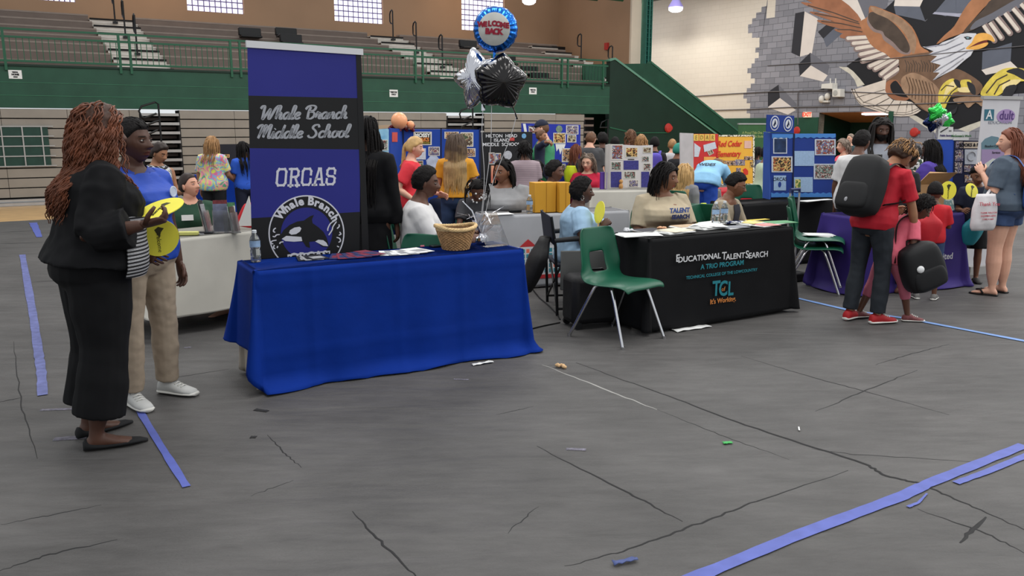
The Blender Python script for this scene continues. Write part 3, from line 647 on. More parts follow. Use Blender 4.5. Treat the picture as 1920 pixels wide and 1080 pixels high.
paint(mb, smooth([(770, 42), (900, 85), (1000, 130), (1080, 200), (1125, 285), (1150, 350), (1210, 390), (1140, 420), (1000, 440), (930, 440), (880, 400), (825, 375), (770, 330), (740, 275), (705, 215), (690, 165), (755, 120)]), 'orange')
paint(mb, smooth([(765, 95), (830, 100), (940, 170), (1020, 260), (1068, 350), (1065, 405), (1000, 402), (930, 345), (870, 300), (850, 255), (790, 235), (745, 170)]), 'lilac')
paint(mb, smooth([(765, 95), (830, 100), (940, 170), (1020, 260), (1065, 350), (1050, 395), (1000, 380), (940, 315), (880, 270), (860, 235), (800, 215), (755, 150)]), 'bark')
paint(mb, smooth([(775, 48), (900, 90), (1000, 138), (1075, 210), (1115, 300), (1100, 400), (1072, 380), (1050, 290), (990, 205), (900, 140), (800, 95)]), 'tan')
finish('left_wing', mb)
mb = MB()  # right wing
paint(mb, smooth([(1265, 332), (1330, 260), (1400, 195), (1480, 60), (1560, -20), (1700, -30), (1610, 70), (1540, 150), (1470, 240), (1360, 285)]), 'orange')
paint(mb, smooth([(1690, -10), (1870, -40), (1960, 0), (1720, 130), (1620, 180), (1540, 225), (1465, 245), (1540, 150), (1620, 70)]), 'bark')
paint(mb, smooth([(1900, -20), (1980, 10), (1730, 130), (1620, 185), (1520, 225), (1560, 160), (1680, 100)]), 'slate')
for b, t in [((1625, 185), (1700, 305)), ((1672, 165), (1755, 285)), ((1722, 130), (1818, 250)), ((1785, 95), (1880, 225)), ((1845, 60), (1945, 180)), ((1905, 25), (2005, 140))]:
    paint(mb, capsule(b, t, 24, 22), 'lilac'); paint(mb, capsule((b[0]-6, b[1]+4), (t[0]-6, t[1]-4), 13, 13), 'feather')
finish('right_wing', mb)
mb = MB()  # body, thighs
paint(mb, smooth([(990, 435), (1110, 405), (1210, 392), (1300, 380), (1300, 520), (1255, 600), (1380, 530), (1440, 522), (1560, 590), (1612, 650), (1575, 712), (1480, 725), (1330, 740), (1260, 850), (1205, 842), (1130, 800), (1060, 740), (960, 752), (895, 705), (880, 640), (895, 605), (985, 540)]), 'brown')
paint(mb, smooth([(880, 650), (900, 610), (960, 598), (1000, 640), (1060, 742), (960, 750), (895, 705)]), 'rust')
paint(mb, smooth([(920, 640), (960, 605), (1000, 650), (1060, 725), (1000, 725), (940, 700)]), 'black')
paint(mb, smooth([(1005, 590), (1050, 555), (1110, 548), (1200, 590), (1285, 670), (1280, 760), (1235, 850), (1150, 800), (1060, 735), (1005, 660)]), 'tan')
for i in range(9):
    x = 1040+i*24; stroke(mb, [(x, 575+i*6), (x+25, 650+i*8), (x+20, 720+i*12)], 4, 'brown')
for i in range(12):
    x = 1030+i*20; stroke(mb, [(x, 450+(i % 3)*10), (x+15, 490), (x+10, 540)], 3, 'bark')
paint(mb, smooth([(1390, 745), (1480, 725), (1600, 720), (1612, 800), (1560, 770), (1505, 810), (1470, 770), (1430, 780)]), 'tan')
finish('body', mb)
mb = MB()  # tail fan
paint(mb, [(625, 680), (890, 595), (882, 680), (905, 725), (940, 752), (1040, 757), (1080, 765), (1148, 830), (1120, 850), (1060, 870), (1000, 873), (940, 868), (880, 850), (820, 832), (760, 812), (720, 800), (690, 780), (660, 740)], 'feather')
for pts in [[(630, 665), (660, 735), (700, 780), (760, 800), (830, 822), (880, 840), (950, 858), (1020, 862), (1080, 852), (1140, 822)], [(650, 668), (680, 725), (720, 765), (790, 785), (850, 808), (900, 828), (970, 845), (1040, 846), (1130, 812)], [(665, 732), (880, 672)], [(715, 772), (892, 700)], [(790, 800), (915, 735)], [(880, 838), (945, 752)], [(965, 858), (1000, 760)], [(1035, 860), (1050, 765)], [(1085, 850), (1082, 770)]]: stroke(mb, pts, 3, 'line')
finish('tail', mb)
mb = MB()  # head and beak
paint(mb, [(1162, 350), (1265, 352), (1310, 318), (1390, 290), (1450, 255), (1500, 248), (1562, 250), (1572, 275), (1530, 330), (1490, 365), (1548, 372), (1520, 420), (1480, 450), (1400, 520), (1330, 555), (1240, 602), (1290, 545), (1242, 542), (1300, 488), (1222, 465), (1272, 420), (1203, 412), (1245, 385)], 'white')
for pts in [[(1180, 356), (1330, 335), (1440, 280)], [(1215, 410), (1340, 375), (1470, 320)], [(1230, 465), (1360, 420), (1480, 360)], [(1250, 540), (1370, 470), (1500, 390)], [(1250, 595), (1390, 500), (1470, 440)]]: stroke(mb, pts, 5, 'streak')
paint(mb, [(1470, 278), (1500, 272), (1535, 282), (1520, 298), (1490, 298)], 'claw'); paint(mb, [(1488, 280), (1506, 276), (1514, 288), (1496, 292)], 'iris')
paint(mb, [(1535, 335), (1650, 298), (1645, 325), (1580, 350), (1520, 355)], 'mouth')
paint(mb, smooth([(1562, 262), (1622, 247), (1680, 268), (1702, 315), (1650, 300), (1580, 318), (1500, 362), (1488, 360), (1530, 320)]), 'beak')
paint(mb, smooth([(1490, 366), (1560, 342), (1648, 318), (1640, 345), (1580, 370), (1520, 372)]), 'beak')
finish('head', mb)
mb = MB()  # feet
paint(mb, smooth([(1285, 690), (1320, 625), (1390, 588), (1440, 625), (1455, 600), (1520, 600), (1520, 645), (1430, 685), (1390, 700), (1350, 765), (1328, 815), (1290, 812), (1280, 740)]), 'talon')
paint(mb, smooth([(1340, 660), (1390, 610), (1420, 640), (1360, 690), (1320, 740)]), 'talonlight')
paint(mb, smooth([(1430, 660), (1500, 655), (1530, 690), (1440, 690)]), 'talonlight')
for poly in [[(1395, 598), (1435, 605), (1450, 655), (1420, 650)], [(1495, 612), (1550, 640), (1560, 710), (1520, 690)], [(1335, 842), (1400, 820), (1425, 795), (1405, 850), (1350, 862)]]: paint(mb, smooth(poly), 'claw')
for pts in [[(1330, 770), (1380, 690), (1430, 650)], [(1300, 680), (1340, 640), (1400, 650)]]: stroke(mb, pts, 4, 'line')
paint(mb, smooth([(1600, 690), (1670, 590), (1760, 520), (1860, 508), (1960, 530), (1960, 600), (1840, 620), (1770, 690), (1710, 722), (1620, 722)]), 'talon')
paint(mb, smooth([(1760, 640), (1830, 600), (1900, 600), (1860, 640), (1780, 690)]), 'talonlight')
for poly in [[(1790, 535), (1880, 510), (1960, 560), (1930, 600), (1850, 560)], [(1760, 720), (1790, 650), (1870, 640), (1830, 720)]]: paint(mb, smooth(poly), 'claw')
for pts in [[(1640, 700), (1720, 600), (1800, 560)], [(1700, 710), (1740, 640), (1820, 600)]]: stroke(mb, pts, 5, 'line')
finish('feet', mb)
# ================================================================ people
def Rx(a): return np.array(Matrix.Rotation(a, 3, 'X'))
def Ry(a): return np.array(Matrix.Rotation(a, 3, 'Y'))
def Rz(a): return np.array(Matrix.Rotation(a, 3, 'Z'))
def sstep(a, b, x):
    t = np.clip((x-a)/(b-a), 0, 1); return t*t*(3-2*t)
SKIN = {'deep': (78, 51, 40), 'dark': (96, 64, 50), 'brown': (124, 84, 63), 'tan': (158, 112, 84), 'pale': (206, 152, 128), 'fair': (214, 164, 140)}
def skin_mats(k):
    c = SKIN[k]; d = tuple(int(v*.62) for v in c); lip = (int(c[0]*.86), int(c[1]*.72), int(c[2]*.74)) if k in ('pale', 'fair', 'tan') else (int(c[0]*1.02), int(c[1]*.78), int(c[2]*.78))
    return [mat('skin_'+k, c, .5, var=.05, vs=9, spec=.4), mat('lip_'+k, lip, .45, var=0), mat('brow_'+k, (38, 28, 24) if k not in ('pale', 'fair') else (98, 72, 54), .8, var=0), mat('eye_white', (206, 202, 196), .25, var=0), mat('eye_iris', (34, 22, 18), .15, var=0)]
# --- head: one sculpted surface. x to the right, y forward, z up, origin in the middle of the skull
def head_grid(nu, nv):
    t = np.linspace(0, 2*math.pi, nu, endpoint=False); ph = math.pi/2 + t - .42*np.sin(t)   # denser at the face
    ph = math.pi/2 + t - .45*np.sin(t)
    el = np.linspace(-math.pi/2*.985, math.pi/2*.985, nv)
    X = np.cos(el)[:, None]*np.cos(ph)[None]; Y = np.cos(el)[:, None]*np.sin(ph)[None]; Z = np.repeat(np.sin(el)[:, None], nu, 1)
    return X, Y, Z
def head_surface(X, Y, Z, fem=False):
    """unit directions to points of the head"""
    px = .0745*X; py = .096*Y; pz = .118*Z
    low = np.clip(-Z, 0, 1); 
    px = px*(1-.30*low**1.5-.04*(fem)*low)
    px = px*(1+.05*np.exp(-((Z+.1)/.35)**2)*(Y < .6))
    back = np.clip(-Y, 0, 1); py = np.where(Y < 0, py*(1-.42*sstep(.05, .95, low)), py)
    py = py+.012*sstep(.35, 1, low)*np.clip(Y, 0, 1)
    py = np.where(Y > 0, py*(1-.06*np.exp(-((Z-.35)/.5)**2)), py)
    f = sstep(.25, .6, Y)
    g = lambda a, b: np.exp(-(a**2+b**2)/2)
    d = .024*np.exp(-(px/.0105)**2/2)*sstep(.012, -.030, pz)*sstep(-.046, -.034, pz)
    d += .010*np.exp(-(np.abs(px)-.014)**2/2/.007**2)*np.exp(-((pz+.033)/.008)**2/2)
    d += .004*np.exp(-(px/.012)**2/2)*np.exp(-((pz-.006)/.012)**2/2)
    d -= .0105*g((np.abs(px)-.031)/.013, (pz-.004)/.010)
    d += .005*g((np.abs(px)-.030)/.018, (pz-.026)/.008)
    d += .0075*g(px/.019, (pz+.060)/.006)+.0085*g(px/.016, (pz+.074)/.006)
    d -= .006*g(px/.020, (pz+.067)/.0028)
    d -= .003*g(px/.02, (pz+.087)/.006)
    d += .006*g(px/.018, (pz+.102)/.010)
    d += .005*g((np.abs(px)-.042)/.016, (pz+.030)/.018)
    py = py+d*f
    return px, py, pz
HEADS = {}
def head_mesh(nu, nv, fem):
    k = (nu, nv, fem)
    if k in HEADS: return HEADS[k]
    mb = MB(); X, Y, Z = head_grid(nu, nv); px, py, pz = head_surface(X, Y, Z, fem)
    V_ = np.stack([px, py, pz], -1); fs = []; ms = []
    for i in range(nv-1):
        for j in range(nu):
            j2 = (j+1) % nu; fs.append((i*nu+j, i*nu+j2, (i+1)*nu+j2, (i+1)*nu+j))
            c = (V_[i, j]+V_[i, j2]+V_[i+1, j2]+V_[i+1, j])/4; ax = abs(c[0]); m = 0
            if c[1] > .05:
                if -.080 < c[2] < -.054 and ax < .025*(1-((c[2]+.067)/.016)**2*.75): m = 1
                if .0185+.004*(ax > .03) < c[2]+.12*max(0, ax-.034) < .0265 and .014 < ax < .048: m = 2
            ms.append(m)
    fs.append(tuple(range(nu-1, -1, -1))); ms.append(0); fs.append(tuple(range((nv-1)*nu, nv*nu))); ms.append(0)
    mb.v = [tuple(p) for p in V_.reshape(-1, 3)]; mb.f = fs; mb.m = ms
    for sx in (-1, 1):
        mb.ell((sx*.0785, -.004, -.008), (.011, .019, .032), (Rz(sx*-.35)@np.array([1., 0, 0]), Rz(sx*-.35)@np.array([0, 1., 0]), UP), 12, 0)
        e = np.array([sx*.031, .0755, .003])
        mb.ell(e, (.0135, .0100, .0066), None, 12, 3); mb.ell(e+np.array([0, .0068, 0]), (.0064, .0042, .0064), None, 10, 4)
        # lids
        mb.tube([e+np.array([-.0150, .000, .002]), e+np.array([-.007, .0095, .0085]), e+np.array([.007, .0095, .0085]), e+np.array([.0150, .000, .002])], .0030, 6, 0)
        mb.tube([e+np.array([-.0145, .000, -.002]), e+np.array([-.007, .009, -.0082]), e+np.array([.007, .009, -.0082]), e+np.array([.0145, .000, -.002])], .0026, 6, 0)
    HEADS[k] = mb; return mb
def xform(mb, R, t, sc=1.0):
    o = MB(); v = np.array(mb.v)*sc; v = v@np.asarray(R).T+np.asarray(t)
    o.v = [tuple(p) for p in v]; o.f = mb.f; o.m = mb.m; return o
def hand(mb, wrist, f, palm, side, s, curl=.35, spread=.06, point=False, seg=6, pinch=False):
    """palm and five separate fingers; f: towards the fingertips, palm: the way the palm faces, side: +1 right, -1 left"""
    f = nrm(f); palm = np.asarray(palm, float); palm = nrm(palm-f*np.dot(palm, f)); th = np.cross(f, palm)*side
    w = np.asarray(wrist, float); rings = []
    for t, hw, ht in [(-.02, .024, .019), (.0, .026, .019), (.03, .035, .018), (.07, .042, .0155), (.092, .041, .013), (.1, .034, .009)]:
        rings.append([w+f*t*s+th*hw*s*math.cos(a)+palm*ht*s*math.sin(a) for a in np.linspace(0, 2*math.pi, 12, endpoint=False)])
    mb.loft(rings)
    for k, (off, L, r) in enumerate([(.030, .072, .0088), (.0105, .080, .0092), (-.0095, .075, .0087), (-.028, .058, .0078)]):
        p = w+f*.086*s+th*off*s; d = nrm(f+th*(1.5-k)*spread); pts = [p-d*.02*s, p]; a = 0; c = curl*(1+.10*k)
        if point and k == 0: c = .08
        for sl, da in ((.45, .8), (.32, 1.1), (.23, .75)):
            a += c*da; dd = d*math.cos(a)+palm*math.sin(a); p = p+dd*L*sl*s; pts.append(p)
        mb.tube(pts, [r*s, r*s, r*.97*s, r*.88*s, r*.66*s], seg)
    p = w+f*.022*s+th*.026*s; d1 = nrm(f*.62+th*.7+palm*(.25+.5*curl)); d2 = nrm(f*.9+th*.15+palm*(.3+.6*curl))
    mb.tube([p-d1*.012*s, p+d1*.036*s, p+d1*.036*s+d2*.030*s, p+d1*.036*s+d2*.054*s], [.0135*s, .0118*s, .0105*s, .007*s], seg+1)
# torso sections: along the spine (m for a body of 1.70), half width, half depth front, half depth back
TOR = {'f': [(-.13, .07, .06, .07), (-.09, .115, .085, .10), (-.04, .160, .105, .125), (.03, .176, .11, .13), (.11, .160, .108, .105), (.19, .138, .10, .088), (.25, .136, .105, .088), (.31, .146, .132, .092), (.36, .154, .138, .098), (.41, .160, .115, .102), (.455, .158, .088, .098), (.495, .120, .068, .082), (.525, .072, .054, .066), (.56, .053, .05, .055), (.66, .05, .05, .052)],
       'm': [(-.13, .07, .06, .07), (-.09, .11, .085, .095), (-.04, .152, .10, .115), (.03, .163, .105, .115), (.11, .156, .105, .10), (.19, .148, .102, .092), (.27, .156, .108, .097), (.34, .168, .116, .104), (.40, .175, .112, .106), (.455, .174, .09, .102), (.495, .130, .07, .085), (.525, .078, .058, .068), (.56, .057, .054, .058), (.66, .054, .053, .056)]}
def interp_sec(sec, t):
    T = [s[0] for s in sec]; return [np.interp(t, T, [s[i] for s in sec]) for i in (1, 2, 3)]
LOWRES = False
class Person:
    pass
REMESH_Q = []
def remesh_many(items):
    """items: (mb, voxel, smooth, noise amount, noise size); every closed shell of a part grows into one skin"""
    tmp = []
    for k, (mb, vx, sm, na, ns) in enumerate(items):
        me = bpy.data.meshes.new('t'); me.from_pydata(mb.v, [], mb.f); me.update()
        o = bpy.data.objects.new('t', me); COL.objects.link(o)
        m = o.modifiers.new('r', 'REMESH'); m.mode = 'VOXEL'; m.voxel_size = vx; m.use_smooth_shade = True
        m = o.modifiers.new('s', 'SMOOTH'); m.factor = .5; m.iterations = sm
        if na:
            tx = bpy.data.textures.new('folds', 'CLOUDS'); tx.noise_scale = ns; tx.noise_depth = 1
            m = o.modifiers.new('d', 'DISPLACE'); m.texture = tx; m.strength = na; m.mid_level = .5; m.texture_coords = 'LOCAL'
        tmp.append(o)
    bpy.context.view_layer.update(); dg = bpy.context.evaluated_depsgraph_get(); out = []
    for o in tmp:
        me = bpy.data.meshes.new_from_object(o.evaluated_get(dg)); nv = len(me.vertices)
        co = np.empty(nv*3); me.vertices.foreach_get('co', co)
        r = MB(); r.v = [tuple(p) for p in co.reshape(-1, 3)]; r.f = [tuple(p.vertices) for p in me.polygons]; r.m = [0]*len(r.f)
        bpy.data.meshes.remove(me); out.append(r)
    for o in tmp:
        me = o.data; bpy.data.objects.remove(o); bpy.data.meshes.remove(me)
    return out
def person(label, loc, h, face, sex='f', g=1.0, skin='brown', sit=None, lean=0, bend=0, tilt=0, arms=None, legs=None, head=(0, 0, 0), hair=None,
           top=None, bottom=None, shoes=None, near=1, hand_curl=(.35, .35), palms=(None, None), hs=1.0, shoulders=1.0, group=None, bust=1.0, cat='person', twist=0, neck_len=1.0, tongue=None):
    """face: compass of the body, degrees clockwise from straight away from the camera. near 0 foreground, 1 mid, 2 far.
    arms: ((upper dir),(fore dir)) for right, left in body axes (x right, y forward, z up); sit: seat height"""
    s = h/1.70; P_ = Person(); P_.s = s; P_.g = g
    vox = (.0085, .013, .019)[near]*max(.8, min(1, s)); sec = TOR[sex]
    A = math.radians(-face); R0 = Rz(A); L = np.array([loc[0], loc[1], 0.0])
    # legs
    th_l, sh_l, an = .425*s, .415*s, .075*s; hipx = .088*s*(1+.25*(g-1))
    if legs is None:
        legs = (((.10, .98, -.06), (.05, .12, -1)), ((-.10, .98, -.06), (-.05, .12, -1))) if sit is not None else (((.05, .03, -1), (.02, -.05, -1)), ((-.05, .03, -1), (-.02, -.05, -1)))
    legd = [(nrm(a), nrm(b)) for a, b in legs]
    drop = max(-(a[2]*th_l+b[2]*sh_l) for a, b in legd)+an
    hz = drop if sit is None else sit+.095*s*(1+.5*(g-1))
    hip = np.array([0, 0, hz]); J = {}
    for k, sx in ((0, 1), (1, -1)):
        a, b = legd[k]; hj = hip+np.array([sx*hipx, 0, 0]); kn = hj+a*th_l; anj = kn+b*sh_l; J['leg%d' % k] = (hj, kn, anj, sx)
    # spine
    lean_r, bend_r = math.radians(lean), math.radians(bend)
    def spine(t):
        """t in metres at 1.70 -> point, up, forward"""
        n = 14; p = hip.copy(); a = lean_r
        if t <= 0:
            u = np.array([0, math.sin(lean_r*.4), math.cos(lean_r*.4)]); return p+u*t*s, u, np.array([0, u[2], -u[1]])
        for i in range(n):
            tt = t*(i+.5)/n; a = lean_r+bend_r*float(sstep(.12, .5, tt)); p = p+np.array([math.sin(math.radians(tilt))*math.cos(a), math.sin(a), math.cos(a)*math.cos(math.radians(tilt))])*t*s/n
        a = lean_r+bend_r*float(sstep(.12, .5, t)); u = np.array([0, math.sin(a), math.cos(a)]); return p, u, np.array([0, u[2], -u[1]])
    X1 = np.array([1.0, 0, 0])
    tw = math.radians(-twist)
    def xdir(t):
        a = tw*float(sstep(.05, .45, t)); return np.array([math.cos(a), math.sin(a), 0])
    def gk(t): return 1+(g-1)*float(np.interp(t, [-.1, .1, .25, .4, .47, .54], [1, 1.35, 1.25, .9, .5, .25]))
    def ring(t, off=0.0, loose=0.0, n=22, drop_f=0.0):
        hw, yf, yb = interp_sec(sec, t); k = gk(t)
        if .27 < t < .42: yf *= 1+(bust-1)
        hw, yf, yb = hw*k*s+off+loose, yf*k*s+off+loose, yb*(1+(k-1)*.8)*s+off+loose; out = []
        if t > .38: hw = hw*(1+(shoulders-1)*float(sstep(.38, .46, t)*sstep(.56, .5, t)))
        p, u, f = spine(t); xd = xdir(t); fd = f if twist == 0 else nrm(np.cross(u, xd)); 
        for i in range(n):
            a = 2*math.pi*i/n; c, sn = math.cos(a), math.sin(a); e = 2/2.35
            x = hw*abs(c)**e*np.sign(c); y = (yf if sn > 0 else yb)*abs(sn)**e*np.sign(sn)
            out.append(p+xd*x+fd*y-u*drop_f*max(0, sn)**2)
        return out
    gl = 1+(g-1)*.75; ga = 1+(g-1)*.7
    # arms
    shp, shu, shf = spine(.438); sx0 = .163*s*(1+.28*(g-1))*shoulders; sxd = xdir(.438)
    if arms is None: arms = (((.16, .02, -1), (.05, .18, -1)), ((-.16, .02, -1), (-.05, .18, -1)))
    ua_l, fa_l = .285*s, .245*s
    for k, sx in ((0, 1), (1, -1)):
        a, b = nrm(arms[k][0]), nrm(arms[k][1]); sj = shp+sxd*sx*sx0; el = sj+a*ua_l; wr = el+b*fa_l; J['arm%d' % k] = (sj, el, wr, sx, a, b)
    # --- body
    mb = MB(); ts = [q[0] for q in sec if q[0] >= -.13 and q[0] <= .57]; mb.loft([ring(t, -.020 if t < .44 else (-.012 if t < .48 else 0)) for t in ts])
    nb, nu_, nf = spine(.53); hp_y, hp_p, hp_r = [math.radians(v) for v in head]
    a_head = (lean_r+bend_r)*.55 if abs(lean+bend) > 14 else 0.0
    Rh = Rz(-hp_y)@Rx(-a_head-hp_p)@Ry(hp_r)
    HS = s*hs; neck_top = nb+nu_*.052*s*neck_len+nf*.014*s; hc = neck_top+Rh@np.array([0, .022, .086])*HS
    mb.tube([nb-nu_*.04*s, nb+nu_*.01*s, neck_top, hc+Rh@np.array([0, -.015, -.05])*HS], [.062*s*(1+(g-1)*.3), .056*s*(1+(g-1)*.3), .053*s*(1+(g-1)*.35), .05*HS], 14)
    for k in (0, 1):
        sj, el, wr, sx, a, b = J['arm%d' % k]
        mb.tube([sj-sxd*sx*.03*s, sj, sj+a*.07*s, (sj+el)/2, el, el+b*.07*s, wr-b*.05*s, wr], [.05*s*ga, .053*s*ga, .052*s*ga, .045*s*ga, .037*s*ga, .039*s*ga, .028*s*(1+(ga-1)*.5), .025*s], 12)
    for k in (0, 1):
        hj, kn, an_, sx = J['leg%d' % k]; a, b = legd[k]
        mb.tube([hj-a*.05*s, hj+a*.06*s, (hj+kn)/2, kn-a*.05*s, kn, kn+b*.06*s, kn+b*.14*s, kn+b*.28*s, an_-b*.03*s, an_+b*.03*s], [.078*s*gl, .084*s*gl, .072*s*gl, .055*s*gl, .053*s*gl, .052*s*gl, .055*s*gl, .043*s*gl, .035*s, .034*s], 14)
        fd = nrm(np.array([sx*.22, 1, 0]) if abs(b[2]) > .3 else np.array([0, 0, 1.0])); sole = an_.copy(); sole[2] -= an*.92
        if abs(b[2]) > .3:
            rr = []; sdv = np.array([fd[1], -fd[0], 0])
            for y, hw, ht in [(-.055, .018, .03), (-.045, .028, .055), (-.01, .032, .085), (.04, .034, .075), (.09, .040, .05), (.14, .042, .035), (.175, .034, .025), (.19, .018, .016)]:
                rr.append([sole+fd*y*s+sdv*hw*s*math.cos(q)+UP*(ht*s*(.5+.5*math.sin(q))) for q in np.linspace(0, 2*math.pi, 12, endpoint=False)])
            mb.loft(rr); J['foot%d' % k] = (sole, fd, sdv)
    items = [(mb, vox, 3, 0, 0)]; tops = []
    # --- clothes
    def sleeve_mb(m, frac, off, flare):
        for k in (0, 1):
            sj, el, wr, sx, a, b = J['arm%d' % k]; pts = [sj-sxd*sx*.055*s+shu*.004*s, sj, sj+a*.06*s]; r = [.058*s*ga+off, .060*s*ga+off, .058*s*ga+off*1.1]
            if frac <= 1:
                for q in (.5, 1): pts.append(sj+a*(.06*s+(ua_l*frac-.06*s)*q)); r.append((.054-.008*frac*q)*s*ga+off*1.1+flare*q)
            else:
                pts += [(sj+el)/2, el-a*.02*s, el+b*.03*s]; r += [.048*s*ga+off, .041*s*ga+off, .041*s*ga+off]
                for q in (.5, 1): pts.append(el+b*(.03*s+(fa_l*(frac-1)-.03*s)*q)); r.append((.040-.011*(frac-1)*q)*s*ga+off+flare*q)
            m.tube(pts, r, 14)
    if top:
        o = dict(hem=-.05, sleeve=.62, off=.012, flare=.006, loose=0.0, neck=.520, drop=.022, mats=None, name='shirt', fold=.010, fs=.10); o.update(top); m = MB()
        T_ = [o['hem']]+[t for t in (-.04, .0, .05, .11, .17, .23, .29, .34, .39, .43, .46, .48, .50) if t > o['hem']+.02 and t < o['neck']-.008]+[o['neck']]
        rg = []
        for t in T_:
            lo = o['loose']*float(np.interp(t, [-.2, .1, .45], [1.3, 1, 0])); tt = max(t, -.06) if t < -.06 else t
            R_ = ring(tt, o['off'], lo, 26, o['drop'] if t == o['neck'] else 0)
            if t < -.06: R_ = [q+np.array([0, 0, (t+.06)*s]) for q in R_]
            rg.append(R_)
        m.loft(rg); sleeve_mb(m, o['sleeve'], o['off'], o['flare']) if o['sleeve'] > 0 else None
        items.append((m, vox*.95, 3, o['fold'] if near < 2 else o['fold']*.7, o['fs'])); tops.append((o['name'], o['m'], o.get('label')))
    if bottom:
        o = dict(top=.10, off=.012, length=1.93, flare=0.0, name='trousers', fold=.010, fs=.09, loose=0.0); o.update(bottom); m = MB()
        if o['name'] in ('skirt', 'dress_skirt'):
            T_ = [.12, .06, 0, -.06]; rg = [ring(t, o['off']) for t in T_]
            base = ring(-.05, o['off']); zb = o['zhem']
            for q in (.3, .65, 1):
                R_ = []
                for i_, p in enumerate(base):
                    c = hip; v = p-c; wv = 1+o['flare']*q+.05*q*math.sin(i_*2.1); R_.append(np.array([c[0]+v[0]*wv, c[1]+v[1]*wv, p[2]+(zb-p[2])*q]))
                rg.append(R_)
            m.loft(rg[::-1])
        else:
            m.loft([ring(t, o['off']*(.8 if t > .05 else 1)) for t in (-.115, -.08, -.04, .0, .05, o['top'])])
            for k in (0, 1):
                hj, kn, an_, sx = J['leg%d' % k]; a, b = legd[k]; fr = o['length']; of = o['off']+o['loose']
                pts = [hj-a*.04*s, hj+a*.06*s]; r = [.082*s*gl+o['off'], .088*s*gl+of]
                if fr <= 1:
                    for q in (.5, 1): pts.append(hj+a*(.06*s+(th_l*fr-.06*s)*q)); r.append((.086-.028*fr*q)*s*gl+of+o['flare']*q)
                else:
                    pts += [(hj+kn)/2, kn-a*.045*s, kn+b*.03*s]; r += [.075*s*gl+of, .058*s*gl+of, .056*s*gl+of]
                    E_ = sh_l*(fr-1)
                    for q in (.35, .7, 1): pts.append(kn+b*(.03*s+(E_-.03*s)*q)); r.append(np.interp(q, [0, .35, 1], [.056, .055, .041])*s*gl+of+o['flare']*q)
                m.tube(pts, r, 16)
        items.append((m, vox, 3, o['fold'] if near < 2 else o['fold']*.7, o['fs'])); tops.append((o['name'], o['m'], o.get('label')))
    res = remesh_many(items)
    body = res[0]; nu, nv = ((84, 64), (60, 46), (40, 32))[near]
    body.ext(xform(head_mesh(nu, nv, sex == 'f'), Rh, hc, HS))
    for k in (0, 1):
        sj, el, wr, sx, a, b = J['arm%d' % k]; pm = palms[k] if palms[k] is not None else (np.array([-sx*1.0, 0, 0])+np.array([0, 0, -.6])*abs(b[1]))
        hand(body, wr, b, pm, sx, s*(1+.15*(hs-1)), hand_curl[k], seg=(8, 6, 5)[near])
    Mw = Matrix.Translation(Vector([float(v) for v in L])) @ Matrix.Rotation(A, 4, 'Z')
    def W_(p): return L+R0@np.asarray(p)
    P_.W = W_; P_.R0 = R0; P_.J = J; P_.hc = hc; P_.Rh = Rh; P_.HS = HS; P_.hip = hip; P_.spine = spine; P_.ring = ring; P_.near = near; P_.A = A; P_.sit = sit
    P_.wr = [J['arm0'][2]+J['arm0'][5]*.07*s, J['arm1'][2]+J['arm1'][5]*.07*s]
    def mk(name, m_, mats, parent=None, lab=None, sharp=180):
        v = np.array(m_.v)@R0.T+L; w2 = MB(); w2.v = [tuple(p) for p in v]; w2.f = m_.f; w2.m = m_.m
        if parent is None:
            o = link(name, mesh_of(w2, name, mats, Mw, sharp), None, Mw); return tag(o, label, cat, group)
        return part(name, w2, mats, parent, label=lab, sharp=sharp)
    P_.mk = mk
    P_.o = mk('person', body, skin_mats(skin))
    for (nm, m_, lb), r in zip(tops, res[1:]): setattr(P_, nm, mk(nm, r, m_, P_.o, lb))
    if shoes:
        o = dict(kind='sneaker', m=None, sole=mat('white_rubber', (214, 212, 206), .5)); o.update(shoes)
        for k in (0, 1):
            if 'foot%d' % k not in J: continue
            sole, fd, sdv = J['foot%d' % k]; m = MB(); rr = []; e = .006
            prof = {'sneaker': [(-.066, .024, .05), (-.055, .036, .085), (-.01, .041, .108), (.035, .043, .100), (.085, .048, .072), (.14, .050, .056), (.185, .042, .046), (.207, .022, .030)],
                    'flat': [(-.064, .02, .045), (-.052, .033, .060), (-.01, .036, .042), (.04, .037, .030), (.10, .043, .032), (.15, .043, .034), (.20, .028, .028), (.235, .010, .015)],
                    'sandal': [(-.062, .03, .014), (-.05, .038, .016), (.0, .042, .016), (.06, .044, .016), (.12, .05, .016), (.17, .045, .016), (.205, .025, .014)],
                    'clog': [(-.062, .03, .03), (-.05, .042, .06), (.0, .046, .07), (.05, .05, .075), (.1, .054, .066), (.15, .052, .05), (.19, .04, .036), (.205, .02, .02)]}[o['kind']]
            for y, hw, ht in prof:
                rr.append([sole+fd*y*s+sdv*hw*s*math.cos(q)+UP*(-.004+ht*s*(.5+.5*math.sin(q))) for q in np.linspace(0, 2*math.pi, 16, endpoint=False)])
            m.loft(rr); sh = mk('shoe', m, o['m'], P_.o)
            if o['kind'] == 'sandal':
                m = MB(); st_ = [sole+fd*.07*s+sdv*-.048*s+UP*.015, sole+fd*.10*s+sdv*-.03*s+UP*.055*s, sole+fd*.14*s+UP*.045*s, sole+fd*.10*s+sdv*.03*s+UP*.055*s, sole+fd*.07*s+sdv*.048*s+UP*.015]
                m.tube(st_, .009, 6); mk('strap', m, o['m'], sh)
